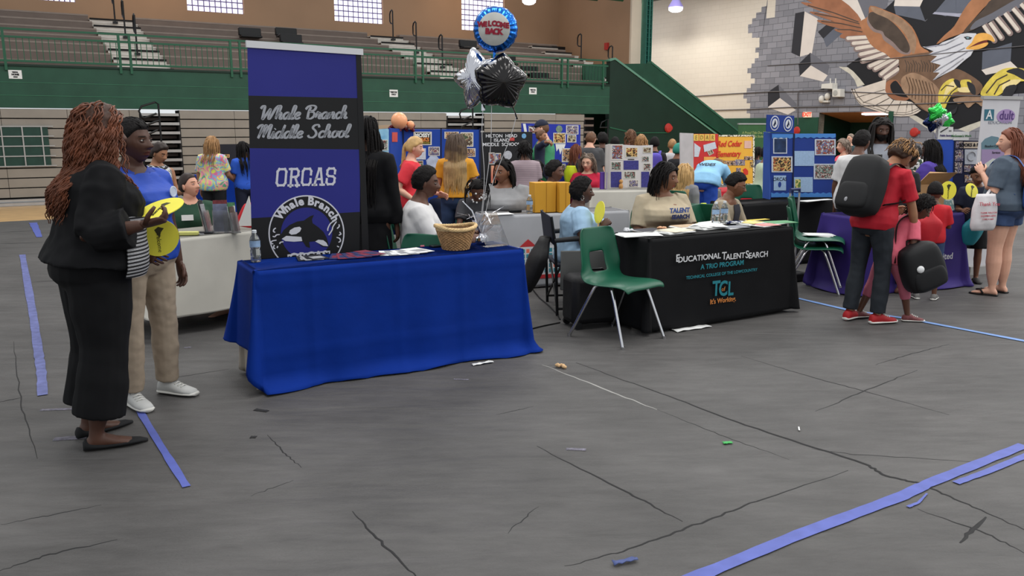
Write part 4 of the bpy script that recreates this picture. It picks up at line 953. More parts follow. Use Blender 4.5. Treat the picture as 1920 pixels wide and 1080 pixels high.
            if o['kind'] == 'sneaker':
                m = MB(); rr = []
                for y, hw, ht in prof: rr.append([sole+fd*(y*1.03)*s+sdv*(hw+.004)*s*math.cos(q)+UP*(.012*s+min(.013, ht*.4)*s*math.sin(q)) for q in np.linspace(0, 2*math.pi, 16, endpoint=False)])
                m.loft(rr); mk('sole', m, o['sole'], sh)
                m = MB()
                for q in range(4):
                    y = .05+q*.022; zt = np.interp(y, [a_[0] for a_ in prof], [a_[2] for a_ in prof])*s
                    m.tube([sole+fd*y*s+sdv*-.026*s+UP*(zt-.010*s), sole+fd*(y+.006)*s+UP*(zt+.001), sole+fd*y*s+sdv*.026*s+UP*(zt-.010*s)], .0045*s, 6)
                mk('laces', m, o.get('lace', o['sole']), sh)
    if hair: do_hair(P_, hair, near)
    return P_
# --- hair: a cap grown on the skull, and strands that fall from it
def hairline(X, Y, Z, fr=.56, side=.0, nape=-.52):
    zl = np.where(Y < -.25, nape, np.where(Y < .12, nape+(side-nape)*sstep(-.25, .12, Y), side+(fr-side)*sstep(.12, .75, Y)))
    return Z-zl
def do_hair(P_, H, near):
    o = dict(cap=.012, fr=.56, side=.02, nape=-.5, lump=.0, ls=9.0, strands=0, length=.3, r=.004, wave=.01, freq=30, curl=0.0, spread=1.0, zone='all', out=.3, seg=5, tie=None, seed=3, parting=0.0, ends=None, gravity=1.0, tip=.35, front=None)
    o.update(H); rng = random.Random(o['seed']); HS, Rh, hc = P_.HS, P_.Rh, P_.hc
    nu, nv = ((72, 48), (52, 36), (36, 26))[near]
    X, Y, Z = head_grid(nu, nv); px, py, pz = head_surface(X*1.0, Y, Z); N_ = np.stack([X, Y, Z], -1); V_ = np.stack([.0745*X*1.03, .096*Y*1.02, .118*Z], -1)
    V_ = np.stack([np.where(Z < 0, px, V_[..., 0]), np.where(Z < 0, py, np.where(Y > 0, np.minimum(py, V_[..., 1]), V_[..., 1])), pz], -1)
    m_ = hairline(X, Y, Z, o['fr'], o['side'], o['nape']); k = sstep(-.03, .16, m_)
    th = o['cap']*k-.007*(1-k)
    if o['lump']:
        for i in range(nv):
            for j in range(nu): th[i, j] += k[i, j]*o['lump']*noise.noise(Vector((X[i, j]*o['ls']/2, Y[i, j]*o['ls']/2, Z[i, j]*o['ls']/2+o['seed'])))
    V_ = V_+N_*th[..., None]; V_ = V_*HS; V_ = V_.reshape(-1, 3)@Rh.T+hc
    mb = MB(); mb.loft([V_[i*nu:(i+1)*nu] for i in range(nv)]); 
    cap = P_.mk('hair', mb, o['m'], P_.o, o.get('label')) if not o.get('nocap') else P_.hair
    if o['strands']:
        ms = MB(); n = 0; tries = 0; L = o['length']; step = .016 if near < 2 else .026
        J = P_.J; shp = P_.spine(.45)[0]
        while n < o['strands'] and tries < 20000:
            tries += 1; z = rng.uniform(-.55, .98); a = rng.uniform(0, 2*math.pi); q = math.sqrt(1-z*z); d = np.array([q*math.cos(a), q*math.sin(a), z])
            if hairline(np.array(d[0]), np.array(d[1]), np.array(d[2]), o['fr'], o['side'], o['nape']) < .05: continue
            if o['zone'] == 'back' and d[1] > .15: continue
            if o['zone'] == 'crown' and d[2] < .35: continue
            if o['zone'] == 'top' and d[2] < .18: continue
            if o['zone'] == 'low' and (d[2] > .45 or d[1] > .45): continue
            n += 1; sc = np.array([.0745, .096, .118])
            p = d*sc*1.06; dirv = nrm(d*.7+np.array([0, -.30, -.25])); ll = L*rng.uniform(.78, 1.05); pts = []; ph = rng.uniform(0, 6.28); ph2 = rng.uniform(0, 6.28)
            if o['tie'] is not None:     # gathered: every strand runs to the tie first
                tp = np.array(o['tie'])
                for u in np.linspace(0, 1, 7):
                    pt = d*sc*1.08*(1-u)+tp*u; r_ = np.linalg.norm(pt/sc); pt = pt*max(1, 1.10/max(r_, .3)) if u < .9 else tp; pts.append(hc+Rh@(pt*HS))
                pw = pts[-1]; dirw = Rh@nrm(np.array(o.get('tdir', (0, -1, .1)))+np.array([rng.uniform(-.25, .25), rng.uniform(-.2, .2), rng.uniform(-.2, .2)]))
            else:
                pw = hc+Rh@(p*HS); dirw = Rh@dirv; pts.append(hc+Rh@(d*sc*.98*HS))
            st = 0; side_sign = 1 if d[0] > o['parting'] else -1
            if o['front'] is None and d[1] > .15 and o['tie'] is None: dirw = Rh@nrm(np.array([side_sign*.9, -.55, -.05]))
            while st < ll:
                pts.append(pw.copy())
                loc_ = Rh.T@(pw-hc)/HS
                gq = o['gravity']*step/.016; dirw = nrm(dirw*(1-.22*gq)+np.array([0, 0, -.32*gq]))
                pw = pw+dirw*step; st += step
                loc_ = Rh.T@(pw-hc)/HS; e = loc_/(sc*(1.10+o['out']*.25*rng.uniform(.3, 1))); r_ = np.linalg.norm(e)
                if r_ < 1:
                    e = e/max(r_, .05); loc_ = e*sc*(1.12+o['out']*.2)
                    if o['front'] is None and loc_[1] > .045 and loc_[2] < .07: loc_[0] = math.copysign(max(abs(loc_[0]), .078), loc_[0]); loc_[1] -= .012
                    pw = hc+Rh@(loc_*HS)
                loc_ = Rh.T@(pw-hc)/HS
                if o['front'] is None and loc_[1] > .02 and loc_[2] < .075 and abs(loc_[0]) < .088:
                    loc_[0] = side_sign*min(.092, abs(loc_[0])+.016); loc_[1] -= .010; pw = hc+Rh@(loc_*HS)
                if pw[2] < shp[2]+.08*P_.s:       # lie on shoulders and back
                    t_ = (pw[2]-P_.hip[2])/P_.s; t_ = min(max(t_, .0), .47); c_ = P_.spine(t_)[0]; v = pw-c_; fl = .17*P_.s if abs(v[0]) > .05 else .125*P_.s
                    fk = min(1, max(.52, .52+3.9*(shp[2]+.07*P_.s-pw[2])/P_.s)); ex = v[0]/(.215*P_.s*fk); bk = o.get('back', 1+(P_.g-1)*.45); ey = v[1]/(.150*P_.s*fk*bk); rr = math.hypot(ex, ey)
                    if rr < 1:
                        q_ = .150*P_.s*fk*bk*math.sqrt(max(0, 1-ex*ex)); pw[1] = c_[1]+(q_ if v[1] > .03 else -q_)
            m = len(pts); out = []
            for i, p0 in enumerate(pts):
                u = i/(m-1); f_ = min(1, i/4)
                off = np.array([math.sin(ph+i*step*o['freq']), math.cos(ph+i*step*o['freq']), 0])*o['curl']*f_ + np.array([math.sin(ph2+i*step*14), math.cos(ph2*1.3+i*step*11), 0])*o['wave']*f_*u
                out.append(p0+off*P_.s)
            ms.tube(out, [o['r']*P_.s*(1-(1-o['tip'])*(i/(m-1))**2) for i in range(m)], o['seg'])
        P_.mk('locks' if o['curl'] else 'strands', ms, o.get('m2', o['m']), cap)
    P_.hair = cap
def on_chest(P_, t, x, d=.004):
    """point on the chest surface, t along the spine, x to the side; returns point, right, up in hall axes"""
    p, u, f = P_.spine(t); hw, yf, yb = interp_sec(TOR['f'], t); return p
# ================================================================ the two women standing in front
M_BLK = mat('black_knit', (21, 21, 23), .85, var=.08, vs=12, spec=.15); M_BLKP = mat('black_trouser', (17, 17, 19), .8, var=.06, vs=10, spec=.2)
M_AUB = mat('auburn_curls', (102, 58, 38), .55, var=.25, vs=16); M_AUBD = mat('auburn_roots', (66, 42, 31), .55, var=.2, vs=22)
M_HBLK = mat('black_hair', (20, 17, 17), .7, var=.15, vs=18, spec=.2, bump=.35, bs=90)
M_ROYAL = mat('royal_polo', (28, 66, 164), .6, var=.06, vs=8, bump=.08, bs=60)
M_KHAKI = mat('khaki_cotton', (158, 142, 124), .75, var=.05, vs=8, bump=.08, bs=50)
M_NAVY = mat('navy_cloth', (30, 34, 52), .8, var=.07, vs=8); M_WSHIRT = mat('white_cotton', (206, 204, 204), .75, var=.03, vs=8)
wb = person('woman in a black cardigan and black trousers with long auburn curls', (-2.105, 4.04), 1.70, 50, g=1.40, hs=1.04, lean=6, skin='deep', near=0,
    arms=(((.34, -.42, -1), (.42, .75, .20)), ((-.42, .10, -1), (.05, 1, -.05))), legs=(((.05, -.03, -1), (.0, -.19, -1)), ((-.02, -.01, -1), (-.03, -.17, -1))),
    top=dict(m=M_BLK, hem=.03, sleeve=1.72, off=.024, loose=.030, flare=.034, neck=.505, name='cardigan', fold=.028, fs=.11),
    bottom=dict(m=M_BLKP, length=1.74, off=.022, loose=.018, flare=.032, fold=.018, fs=.16), shoes=dict(kind='flat', m=mat('black_suede', (24, 24, 26), .8)),
    hair=dict(m=M_AUBD, m2=M_AUB, cap=.024, lump=.008, ls=22, strands=520, length=.36, r=.0042, curl=.0085, freq=85, wave=.016, out=.75, seg=5, seed=5, tip=.5, nape=-.6, fr=.5, zone='low', back=1.28),
    head=(-8, 0, 0), hand_curl=(.75, .5), palms=((-.35, .1, 1), None))
do_hair(wb, dict(m=M_AUBD, nocap=1, cap=.02, strands=240, tie=(.0, -.118, .012), tdir=(0, -.2, -1), length=.05, r=.0050, wave=.003, zone='top', seed=11, seg=5, fr=.5, side=-.3), 0)
do_hair(wb, dict(m=M_AUB, nocap=1, cap=.02, strands=150, length=.38, r=.0042, curl=.0085, freq=85, wave=.016, out=.9, zone='all', seed=21, tip=.5, nape=-.6, fr=.5, back=1.28), 0)
# striped blouse showing below the cardigan
M_STRIPE = ramp_mat('black_white_stripe', [(24, 24, 26), (198, 198, 200), (26, 26, 30), (190, 190, 196), (24, 24, 26)], 'wave', 9, .7)
mb = MB(); T_ = [-.02, .03, .07, .12, .17, .22, .28]
def frag(P_, T_, a0, a1, off, m, name, parent, n=14, loose=0.0, wob=0.0):
    """a piece of cloth that follows the torso from angle a0 to a1 (0 = right, 90 = front)"""
    mb = MB(); O = []; I = []
    for t in T_:
        tt = max(t, -.06); c, u, f = P_.spine(tt); rr = np.array(P_.ring(tt, off, loose, 72)); r2 = np.array(P_.ring(tt, off-.006, loose, 72)); dz = np.array([0, 0, min(0, t+.06)*P_.s])
        ks = [(a0+(a1-a0)*i/(n-1))/360*72 for i in range(n)]
        def pick(r, k): k0 = int(math.floor(k)) % 72; w_ = k-math.floor(k); return r[k0]*(1-w_)+r[(k0+1) % 72]*w_
        O.append([pick(rr, k)+dz for k in ks]); I.append([pick(r2, k)+dz for k in ks])
    rings = [o+i[::-1] for o, i in zip(O, I)]; mb.loft(rings); return P_.mk(name, mb, m, parent, sharp=40)
frag(wb, T_, 15, 100, .055, M_STRIPE, 'blouse', wb.cardigan, loose=.02)
# second standing woman
pw = person('woman in a royal blue polo and khaki trousers with cornrows', (-2.155, 4.66), 1.63, 118, g=1.30, hs=1.08, bust=1.35, skin='deep', near=0,
    arms=(((.16, .30, -1), (-.05, .9, -.35)), ((-.20, -.02, -1), (-.10, .16, -1))), legs=(((.06, .03, -1), (.02, -.06, -1)), ((-.07, .03, -1), (-.02, -.06, -1))),
    top=dict(m=M_ROYAL, hem=-.03, sleeve=.66, off=.013, flare=.012, loose=.006, neck=.510, drop=.07, name='polo_shirt', fold=.012, fs=.09),
    bottom=dict(m=M_KHAKI, length=1.95, off=.010, flare=.008, fold=.012, fs=.07), shoes=dict(kind='sneaker', m=mat('grey_white_mesh', (186, 186, 184), .6, var=.04, vs=20)),
    hair=dict(m=M_HBLK, cap=.012, lump=.004, ls=26, strands=70, tie=(0, -.112, .0), tdir=(0, -.2, -1), length=.07, r=.0062, wave=.003, fr=.46, side=.06, nape=-.4), head=(-14, -2, 0), hand_curl=(.6, .45))
def collar(P_, m, t=.505, w_=.032, parent=None, gap=38, off=.018):
    mb = MB(); O = []
    for k, (dt, of) in enumerate([(-.02, off+.010), (.014, off+.006), (.030, off-.004), (.012, off-.012)]):
        rr = np.array(P_.ring(t+dt, of, 0, 72, .035)); ks = [int((90+gap/2+(360-gap)*i/39)/360*72) % 72 for i in range(40)]
        O.append([rr[q] for q in ks])
    mb.loft([[O[j][i] for j in range(4)] for i in range(40)]); return P_.mk('collar', mb, m, parent or P_.o, sharp=60)
collar(pw, mat('royal_collar', (24, 54, 140), .6, var=.04), parent=pw.polo_shirt)
def chest_plane(P_, t, side, up, d=.012, off=.015):
    """frame on the front of the shirt at height t along the spine, side metres to the wearer's right"""
    rr = np.array(P_.ring(t, off, 0, 144)); c = P_.spine(t)[0]; fr = [q for q in rr if (q-c)[1] > 0]; b = min(fr, key=lambda q: abs((q-c)[0]-side)); 
    i = [j for j in range(144) if np.allclose(rr[j], b)][0]; tg = nrm(rr[i-1]-rr[(i+1) % 144]); 
    if tg[0] < 0: tg = -tg
    u = P_.spine(t)[1]; n_ = np.cross(u, tg); n_ = n_ if n_[1] > 0 else -n_
    p = P_.W(b+n_*d); return p, -(P_.R0@tg), P_.R0@u, P_.R0@n_
def chest_text(P_, s, t, side, size, m, parent, bold=.001, **k):
    p, x, u, n_ = chest_plane(P_, t, side, None, **k); return text(s, p, x, u, size, m, parent, bold=bold)
p, x, u, n_ = chest_plane(pw, .385, -.075, None, d=.016)
mb = MB(); mb.lathe([(.032, 0), (.032, .003), (.024, .004), (.022, .002)], p, 20, ax=(x, u, n_)); part('emblem', mb, mat('emblem_pale', (196, 204, 222), .6), pw.polo_shirt)
# yellow hand paddles (round card fans)
M_YEL = mat('yellow_card', (232, 222, 74), .6, var=.02); M_PINK_ = mat('ink_dark', (60, 58, 30), .6, var=0)
def disc(name, label, c, ax, r=.115, th=.004, m=M_YEL, handle=None, grp='round yellow card fans', cat='hand fan', printed=True):
    X, Y, Z = [nrm(a) for a in ax]; t = root(name, label, cat, c, grp); mb = MB(); mb.lathe([(r, -th/2), (r, th/2)], c, 40, ax=(X, Y, Z)); part('card', mb, m, t)
    if handle: mb = MB(); mb.tube([np.asarray(c)-Y*r*.8, np.asarray(c)-Y*(r+handle)], .006, 6, flat=.4); part('handle', mb, mat('wood_stick', (196, 160, 110), .6), t)
    if printed:
        mb = MB(); mb.prism([np.asarray(c)+X*a+Y*b+Z*(th/2+.001) for a, b in [(-.02, .045), (.0, .06), (.028, .05), (.012, .03), (.004, .0), (-.012, .028)]], -Z*.001); part('print', mb, M_PINK_, t)
        text('Welcome', np.asarray(c)-Y*.02+Z*(th/2+.001), -Y, X, .03, M_PINK_, t)
    return t
def at_dist(px, py, Y): return at_Y(px, py, Y)
wr = wb.W(wb.wr[0]); 
c1 = at_Y(301, 391, 4.16); disc('hand_fan', 'round yellow card fan lying flat in the hand of the woman in black', c1, ((.97, -.12, .1), (.2, .95, .42), (-.15, -.4, .9)), r=.112)
c2 = at_Y(298, 446, 4.30); disc('hand_fan', 'round yellow card fan hanging below the hand of the woman in black', c2, ((.93, .32, .06), (.05, -.1, 1), (.3, -.92, .0)), r=.100)

# ================================================================ tables and cloths
M_TTOP = mat('table_plastic', (196, 194, 188), .5, var=.02); M_TLEG = mat('table_leg_grey', (92, 92, 96), .4, metal=.4, var=0)
class Tab: pass
def table(pl, pr, depth, label, z=.75, length=None):
    """folding table; pl, pr: front corners of its top on the ground plan"""
    T = Tab(); pl, pr = np.array([pl[0], pl[1], 0.]), np.array([pr[0], pr[1], 0.]); T.x = nrm(pr-pl); T.n = np.array([-T.x[1], T.x[0], 0]); T.L = length or np.linalg.norm(pr-pl); T.D = depth; T.o = pl; T.z = z; T.ang = math.atan2(T.x[1], T.x[0])
    T.p = lambda a, b, zz=0.0: T.o+T.x*a+T.n*b+UP*zz
    ax = (T.x, T.n, UP); t = root('folding_table', label, 'table', T.p(T.L/2, depth/2)); T.root = t
    mb = MB(); mb.box(T.p(T.L/2, depth/2, z-.025), (T.L-.02, depth-.02, .04), ax); part('table_top', mb, M_TTOP, t, .01)
    for a in (.14, T.L-.14):
        for b in (.06, depth-.06): mb = MB(); mb.tube([T.p(a, b, z-.04), T.p(a, b, 0)], .014, 8); part('leg', mb, M_TLEG, t)
    return T
def cloth(T, m, label, hem, fold=.02, freq=9.0, flare=.05, seed=1, puddle=.0, corner=.10, off=.012, group=None, taut=False, press=()):
    """cloth over a table: rings go out over the edge and down to the hem (front, right, back, left heights)"""
    rng = random.Random(seed); L, D, z = T.L, T.D, T.z+.004; N = 26; per = []
    cs = [(0, 0), (L, 0), (L, D), (0, D)]
    for k in range(4):
        a, b = np.array(cs[k], float), np.array(cs[(k+1) % 4], float); n = max(8, int(np.linalg.norm(b-a)/.025)); o = nrm(np.array([*(b-a)[::-1]])*np.array([1, -1]))
        for i in range(n): per.append((a+(b-a)*i/n, o, k, i/n))
        for i in range(7):
            th = (i+.5)/7*math.pi/2; o2 = np.array([[math.cos(th), -math.sin(th)], [math.sin(th), math.cos(th)]])@o; per.append((b, o2, k, 1+i/7))
    ph = [rng.uniform(0, 6.28) for _ in range(6)]; n = len(per); rings = []
    def hemz(k, f):
        if f <= 1: return hem[k]
        return hem[k]*(2-f)+hem[(k+1) % 4]*(f-1)
    rings.append([T.p(*(p-o*.02), z) for p, o, k, f in per])
    for q in range(N+1):
        u = q/N; R_ = []
        for i, (p, o, k, f) in enumerate(per):
            hz_ = hemz(k, f); s = i*.025
            w_ = math.sin(freq*s+ph[0])+.6*math.sin(freq*.53*s+ph[1])+.35*math.sin(freq*1.9*s+ph[2])
            cw = 0
            if f > 1: cw = math.sin((f-1)*math.pi)
            elif f > .94 or f < .06: cw = 0
            w_ = math.copysign(abs(w_)**.8, w_); d = off+u**1.1*(flare+fold*w_*(0 if taut and k == 0 else 1))+corner*cw*u**1.2
            if k == 0 and f <= 1 and press: d += sum(.009*math.exp(-((f*L-c_)/.022)**2) for c_ in press)+.005*math.exp(-((u-.11)/.025)**2)+.005*math.exp(-((u-.70)/.03)**2)
            zz = z-.004-(z-.004-hz_)*min(1, u*1.0)
            if hz_ < .02 and puddle and u > .90: d += puddle*(u-.90)/.10*(1+.5*math.sin(freq*.7*s+ph[3])); zz = max(.006+.008*abs(w_), zz)
            elif u > .97: zz += .012*math.sin(freq*.4*s+ph[4])
            R_.append(T.p(*(p+o*max(.006, d)), max(.006, zz)))
        rings.append(R_)
    mb = MB(); mb.v = []
    mb.loft(rings, 0, cap=False); c0 = tuple(range(n)); mb.f.append(c0[::-1] if False else c0); mb.m.append(0)
    o = solo('tablecloth', mb, m, label, 'tablecloth', loc=T.p(L/2, D/2), group=group, sharp=180)
    sd = o.modifiers.new('thick', 'SOLIDIFY'); sd.thickness = .004; sd.offset = 1
    return o
def G2(x, y, z=.75): return ground(x, y, z)
M_BLUEC = mat('blue_tablecloth', (5, 44, 130), .8, var=.04, vs=5, bump=.3, bs=5, spec=.15); M_WCLOTH = mat('white_tablecloth', (198, 194, 184), .75, var=.03, vs=5); M_GCLOTH = mat('grey_tablecloth', (168, 168, 172), .75, var=.03, vs=5)
M_BKC = mat('black_tablecloth', (19, 19, 21), .8, var=.08, vs=6, spec=.2); M_PURC = mat('purple_tablecloth', (52, 36, 112), .7, var=.05, vs=5); M_NAVYC = mat('navy_tablecloth', (22, 28, 54), .8, var=.05)
def PL(T, b=0.0): return Plane(T.p(0, b), T.ang)
TB = table((-1.55, 4.83), (.07, 5.75), .44, 'folding table under the royal blue cloth in front of the tall banner')
cl = cloth(TB, M_BLUEC, 'royal blue tablecloth reaching the floor in front of the tall banner', (.0, .0, .25, .20), fold=.016, freq=11, flare=.030, puddle=.06, corner=.085, seed=4, press=(.34, .92, 1.38))
T2 = Tab(); T2.__dict__.update(TB.__dict__); T2.z = .735
cloth(T2, mat('beige_undercloth', (172, 162, 150), .8, var=.04), 'beige cloth peeping out beneath the royal blue tablecloth', (.03, .06, .06, .02), fold=.002, flare=.008, corner=.045, off=.0, seed=9)
TT = table((1.06, 6.26), (2.43, 7.05), .43, 'folding table under the black printed cloth')
cloth(TT, M_BKC, 'black tablecloth printed with white and teal lettering', (.03, .02, .2, .03), fold=.01, freq=5, flare=.035, corner=.07, seed=7, taut=True)
g0, g1_ = G2(916, 405), G2(1178, 395)
TG = table(g0, g1_, .40, 'folding table under the grey cloth printed with a building')
cloth(TG, M_GCLOTH, 'pale grey tablecloth printed with a teal-windowed building', (.02, .02, .1, .02), fold=.006, flare=.02, corner=.05, seed=3, taut=True)
w0, w1 = G2(1108, 358), G2(1350, 355)
TW = table(w0, w1, .55, 'folding table under the white cloth before the white display board')
cloth(TW, M_WCLOTH, 'white tablecloth under the white display board of photographs', (.02, .02, .1, .02), fold=.014, flare=.03, seed=5)
l0, l1 = G2(300, 452), G2(470, 434)
TL_ = table(l0+(l0-l1)*.1, l1+(l1-l0)*.14, .62, 'folding table under the white cloth left of the tall banner')
cloth(TL_, M_WCLOTH, 'white tablecloth with raised hem behind the woman in the blue polo', (.14, .10, .12, .22), fold=.02, freq=6, flare=.06, corner=.12, seed=6)
b0, b1 = G2(1392, 384), G2(1575, 373)
TK = table(b0, b1, .5, 'folding table under the black cloth before the blue display board')
cloth(TK, M_BKC, 'plain black tablecloth under the blue display board', (.02, .02, .1, .02), fold=.012, flare=.03, seed=8)
p0, p1 = G2(1612, 409), G2(1806, 399)
TP = table(p0, p1, .5, 'folding table under the purple cloth at right')
cloth(TP, M_PURC, 'purple tablecloth under the cardboard boxes at right', (.0, .02, .1, .0), fold=.014, flare=.04, puddle=.05, corner=.1, seed=10)
# lettering on the black cloth
PT = PL(TT, -.05); TE = mat('print_teal', (40, 128, 140), .7, var=0); OR = mat('print_orange', (206, 128, 64), .7, var=0); LW = mat('print_white', (214, 214, 216), .7, var=0)
tc_o = [o for o in COL.objects if o.name.startswith('tablecloth') and 'teal lettering' in o.get('label', '')][0]
def ptext(P2, s, px, py, h_px, m, par, d=.006, **k):
    a, z = P2.pix(px, py); z2 = P2.pix(px, py+h_px)[1]; return text(s, P2.pt(a, z, d), P2.x, UP, abs(z-z2)*1.38, m, par, **k)
for s, x, y, hp, m, xs in [('E', 1270, 484.5, 14, LW, 1), ('DUCATIONAL', 1311, 483.5, 10.5, LW, 1.12), ('T', 1357, 480, 14, LW, 1), ('ALENT', 1378, 480.5, 10.5, LW, 1.08), ('S', 1400, 477.5, 14, LW, 1), ('EARCH', 1421, 478, 10.5, LW, 1.08),
                           ('A TRiO PROGRAM', 1354, 496.5, 9.0, TE, 1.05), ('TECHNICAL COLLEGE OF THE LOWCOUNTRY', 1354, 513, 5.6, TE, 1.08), ("It's Working.", 1355, 563, 9.0, OR, .98)]:
    ptext(PT, s, x, y, hp, m, tc_o, bold=.0012 if hp > 8 else .0005, xs=xs)
for s, x in (('T', 1342), ('C', 1355), ('L', 1369)): ptext(PT, s, x, 542, 28 if s != 'L' else 26, TE, tc_o, bold=.004, xs=.8)
ptext(PT, 'of', 1355, 542, 8, OR, tc_o, d=.0075)
# building print on the grey cloth
PG = PL(TG, -.028); gc = [o for o in COL.objects if 'teal-windowed' in o.get('label', '') and o.type == 'MESH'][0]
mb = MB(); tl = 0
rx0, rx1, rz0, rz1 = PG.pix(968, 462)[0], PG.pix(1070, 458)[0], .0, PG.pix(1000, 462)[1]
PG.rect(mb, rx0, .14, rx1, rz1, 0, .004, 1)
nx = 12
for i in range(nx):
    for j in range(5):
        x_ = rx0+(rx1-rx0)*(i+.15)/nx; z_ = .16+(rz1-.17)*j/5; PG.rect(mb, x_, z_, x_+(rx1-rx0)*.7/nx, z_+(rz1-.17)*.15, .004, .005, 3 if (i+j*2) % 7 == 3 else 0)
am = PG.pix(990, 455)[0]; PG.slab(mb, [(am-.09, rz1), (am+.09, rz1), (am, rz1+.075)], 0, .005, 2); PG.rect(mb, rx0, .10, rx1, .14, 0, .005, 2)
part('building_print', mb, [mat('print_teal_window', (64, 138, 152), .7, var=0), LW, mat('print_red', (186, 52, 56), .7, var=0), mat('print_coral', (226, 120, 96), .7, var=0)], gc, sharp=20)
# ================================================================ the tall banner
def banner_pix(X, Y): return (400+X/2.4556, 60+Y/2.4556)
BP = Plane(booth_pt(0, .74), A_B); bz = lambda X, Y: BP.pix(*banner_pix(X, Y))
M_BBLUE = mat('banner_blue', (37, 40, 124), .55, var=.03, vs=2); M_BBLK = mat('banner_black', (20, 20, 22), .55, var=.02); M_SILT = mat('silver_script', (158, 160, 166), .55, var=0)
TLc, TRc = bz(156, 60), bz(680, 96); ML, MR = bz(178, 1020), bz(672, 1020)
def xl(z): return TLc[0]+(ML[0]-TLc[0])*(TLc[1]-z)/(TLc[1]-ML[1])
def xr(z): return TRc[0]+(MR[0]-TRc[0])*(TRc[1]-z)/(TRc[1]-MR[1])
bn = root('roll_up_banner', 'tall blue and black roll-up banner with an orca badge', 'banner', BP.pt((xl(0)+xr(0))/2, 0))
def band(zl0, zr0, zl1, zr1, m, nm, d1=.004):
    mb = MB(); BP.slab(mb, [(xl(zl1), zl1), (xr(zr1), zr1), (xr(zr0), zr0), (xl(zl0), zl0)], 0, d1); part(nm, mb, m, bn)
zs = [(bz(170, 65)[1], bz(670, 98)[1]), (bz(170, 293)[1], bz(670, 305)[1]), (bz(170, 535)[1], bz(670, 541)[1]), (bz(175, 857)[1], bz(670, 828)[1]), (.08, .08)]
for i, (m, nm) in enumerate([(M_BBLUE, 'blue_panel'), (M_BBLK, 'black_panel'), (M_BBLUE, 'blue_panel'), (M_BBLK, 'black_panel')]): band(zs[i+1][0], zs[i+1][1], zs[i][0], zs[i][1], m, nm)
mb = MB(); zt = zs[0]; BP.slab(mb, [(xr(1.9)-.035, .08), (xr(1.9)+.02, .08), (xr(1.9)+.008, zt[1]-.003), (xr(1.9)-.03, zt[1]-.003)], .0042, .006); part('black_edge', mb, M_BBLK, bn)
mb = MB(); BP.slab(mb, [(xl(zt[0])-.008, zt[0]-.01), (xr(zt[1])+.012, zt[1]-.012), (xr(zt[1])+.012, zt[1]+.03), (xl(zt[0])-.008, zt[0]+.035)], -.012, .014); part('top_bar', mb, mat('bar_white', (206, 206, 208), .4, var=0), bn)
mb = MB(); BP.rect(mb, xl(.08)-.02, .0, xr(.08)+.02, .09, -.08, .06); part('base', mb, mat('banner_base_grey', (150, 150, 154), .35, metal=.5, var=0), bn, .01)
mb = MB(); mb.tube([BP.pt((xl(0)+xr(0))/2, .08, -.03), BP.pt((TLc[0]+TRc[0])/2, TLc[1]-.03, -.03)], .010, 8); part('pole', mb, M_TLEG, bn)
# brush script drawn stroke by stroke
GL = {'W': ([[(-.06, .78), (.0, .96), (.12, .97), (.13, .6), (.14, .05), (.2, .1), (.38, .62), (.44, .74), (.43, .3), (.46, .03), (.53, .12), (.70, .8), (.84, 1.02)]], .80),
      'h': ([[(.0, .1), (.12, .55), (.16, .92), (.09, 1.0), (.05, .8), (.03, .0)], [(.04, .2), (.16, .48), (.25, .42), (.23, .08), (.30, .02), (.38, .12)]], .38),
      'a': ([[(.30, .42), (.18, .50), (.04, .34), (.04, .1), (.14, .01), (.26, .2), (.31, .48), (.28, .08), (.35, .02), (.42, .14)]], .40),
      'l': ([[(.0, .12), (.12, .5), (.17, .9), (.1, 1.0), (.05, .75), (.05, .1), (.12, .01), (.22, .12)]], .22),
      'e': ([[(.04, .2), (.19, .28), (.24, .42), (.14, .5), (.03, .34), (.04, .1), (.14, .0), (.30, .12)]], .29),
      'B': ([[(.12, .0), (.10, .5), (.16, .92)], [(-.10, .72), (.02, .95), (.24, 1.02), (.42, .92), (.38, .68), (.16, .54), (.38, .48), (.44, .22), (.28, .01), (.04, .06)]], .52),
      'r': ([[(.0, .1), (.09, .52), (.12, .40), (.22, .44), (.20, .1), (.26, .02), (.34, .12)]], .32),
      'n': ([[(.0, .1), (.06, .46), (.04, .02)], [(.05, .22), (.19, .49), (.26, .40), (.25, .07), (.31, .02), (.40, .12)]], .39),
      'c': ([[(.25, .40), (.17, .5), (.04, .34), (.04, .1), (.14, .0), (.30, .12)]], .29),
      'M': ([[(-.12, .74), (-.02, .95), (.10, .97), (.08, .5), (.02, .0)], [(.05, .25), (.2, .86), (.28, .96), (.27, .5), (.25, .06)], [(.26, .22), (.42, .88), (.52, .97), (.49, .4), (.50, .05), (.57, .03), (.64, .14)]], .64),
      'i': ([[(.0, .12), (.06, .48), (.04, .1), (.09, .01), (.18, .12)], [(.08, .66), (.11, .72)]], .18),
      'd': ([[(.27, .42), (.15, .5), (.03, .32), (.04, .08), (.13, .0), (.26, .24), (.36, 1.0)], [(.33, .75), (.28, .12), (.34, .02), (.42, .12)]], .42),
      'S': ([[(.44, .78), (.36, .98), (.18, .94), (.12, .74), (.28, .52), (.36, .26), (.24, .02), (.04, .04), (-.04, .2)]], .50),
      'o': ([[(.17, .5), (.05, .38), (.04, .12), (.14, .0), (.26, .12), (.26, .38), (.16, .49), (.26, .40), (.36, .46)]], .35), ' ': ([], .30)}
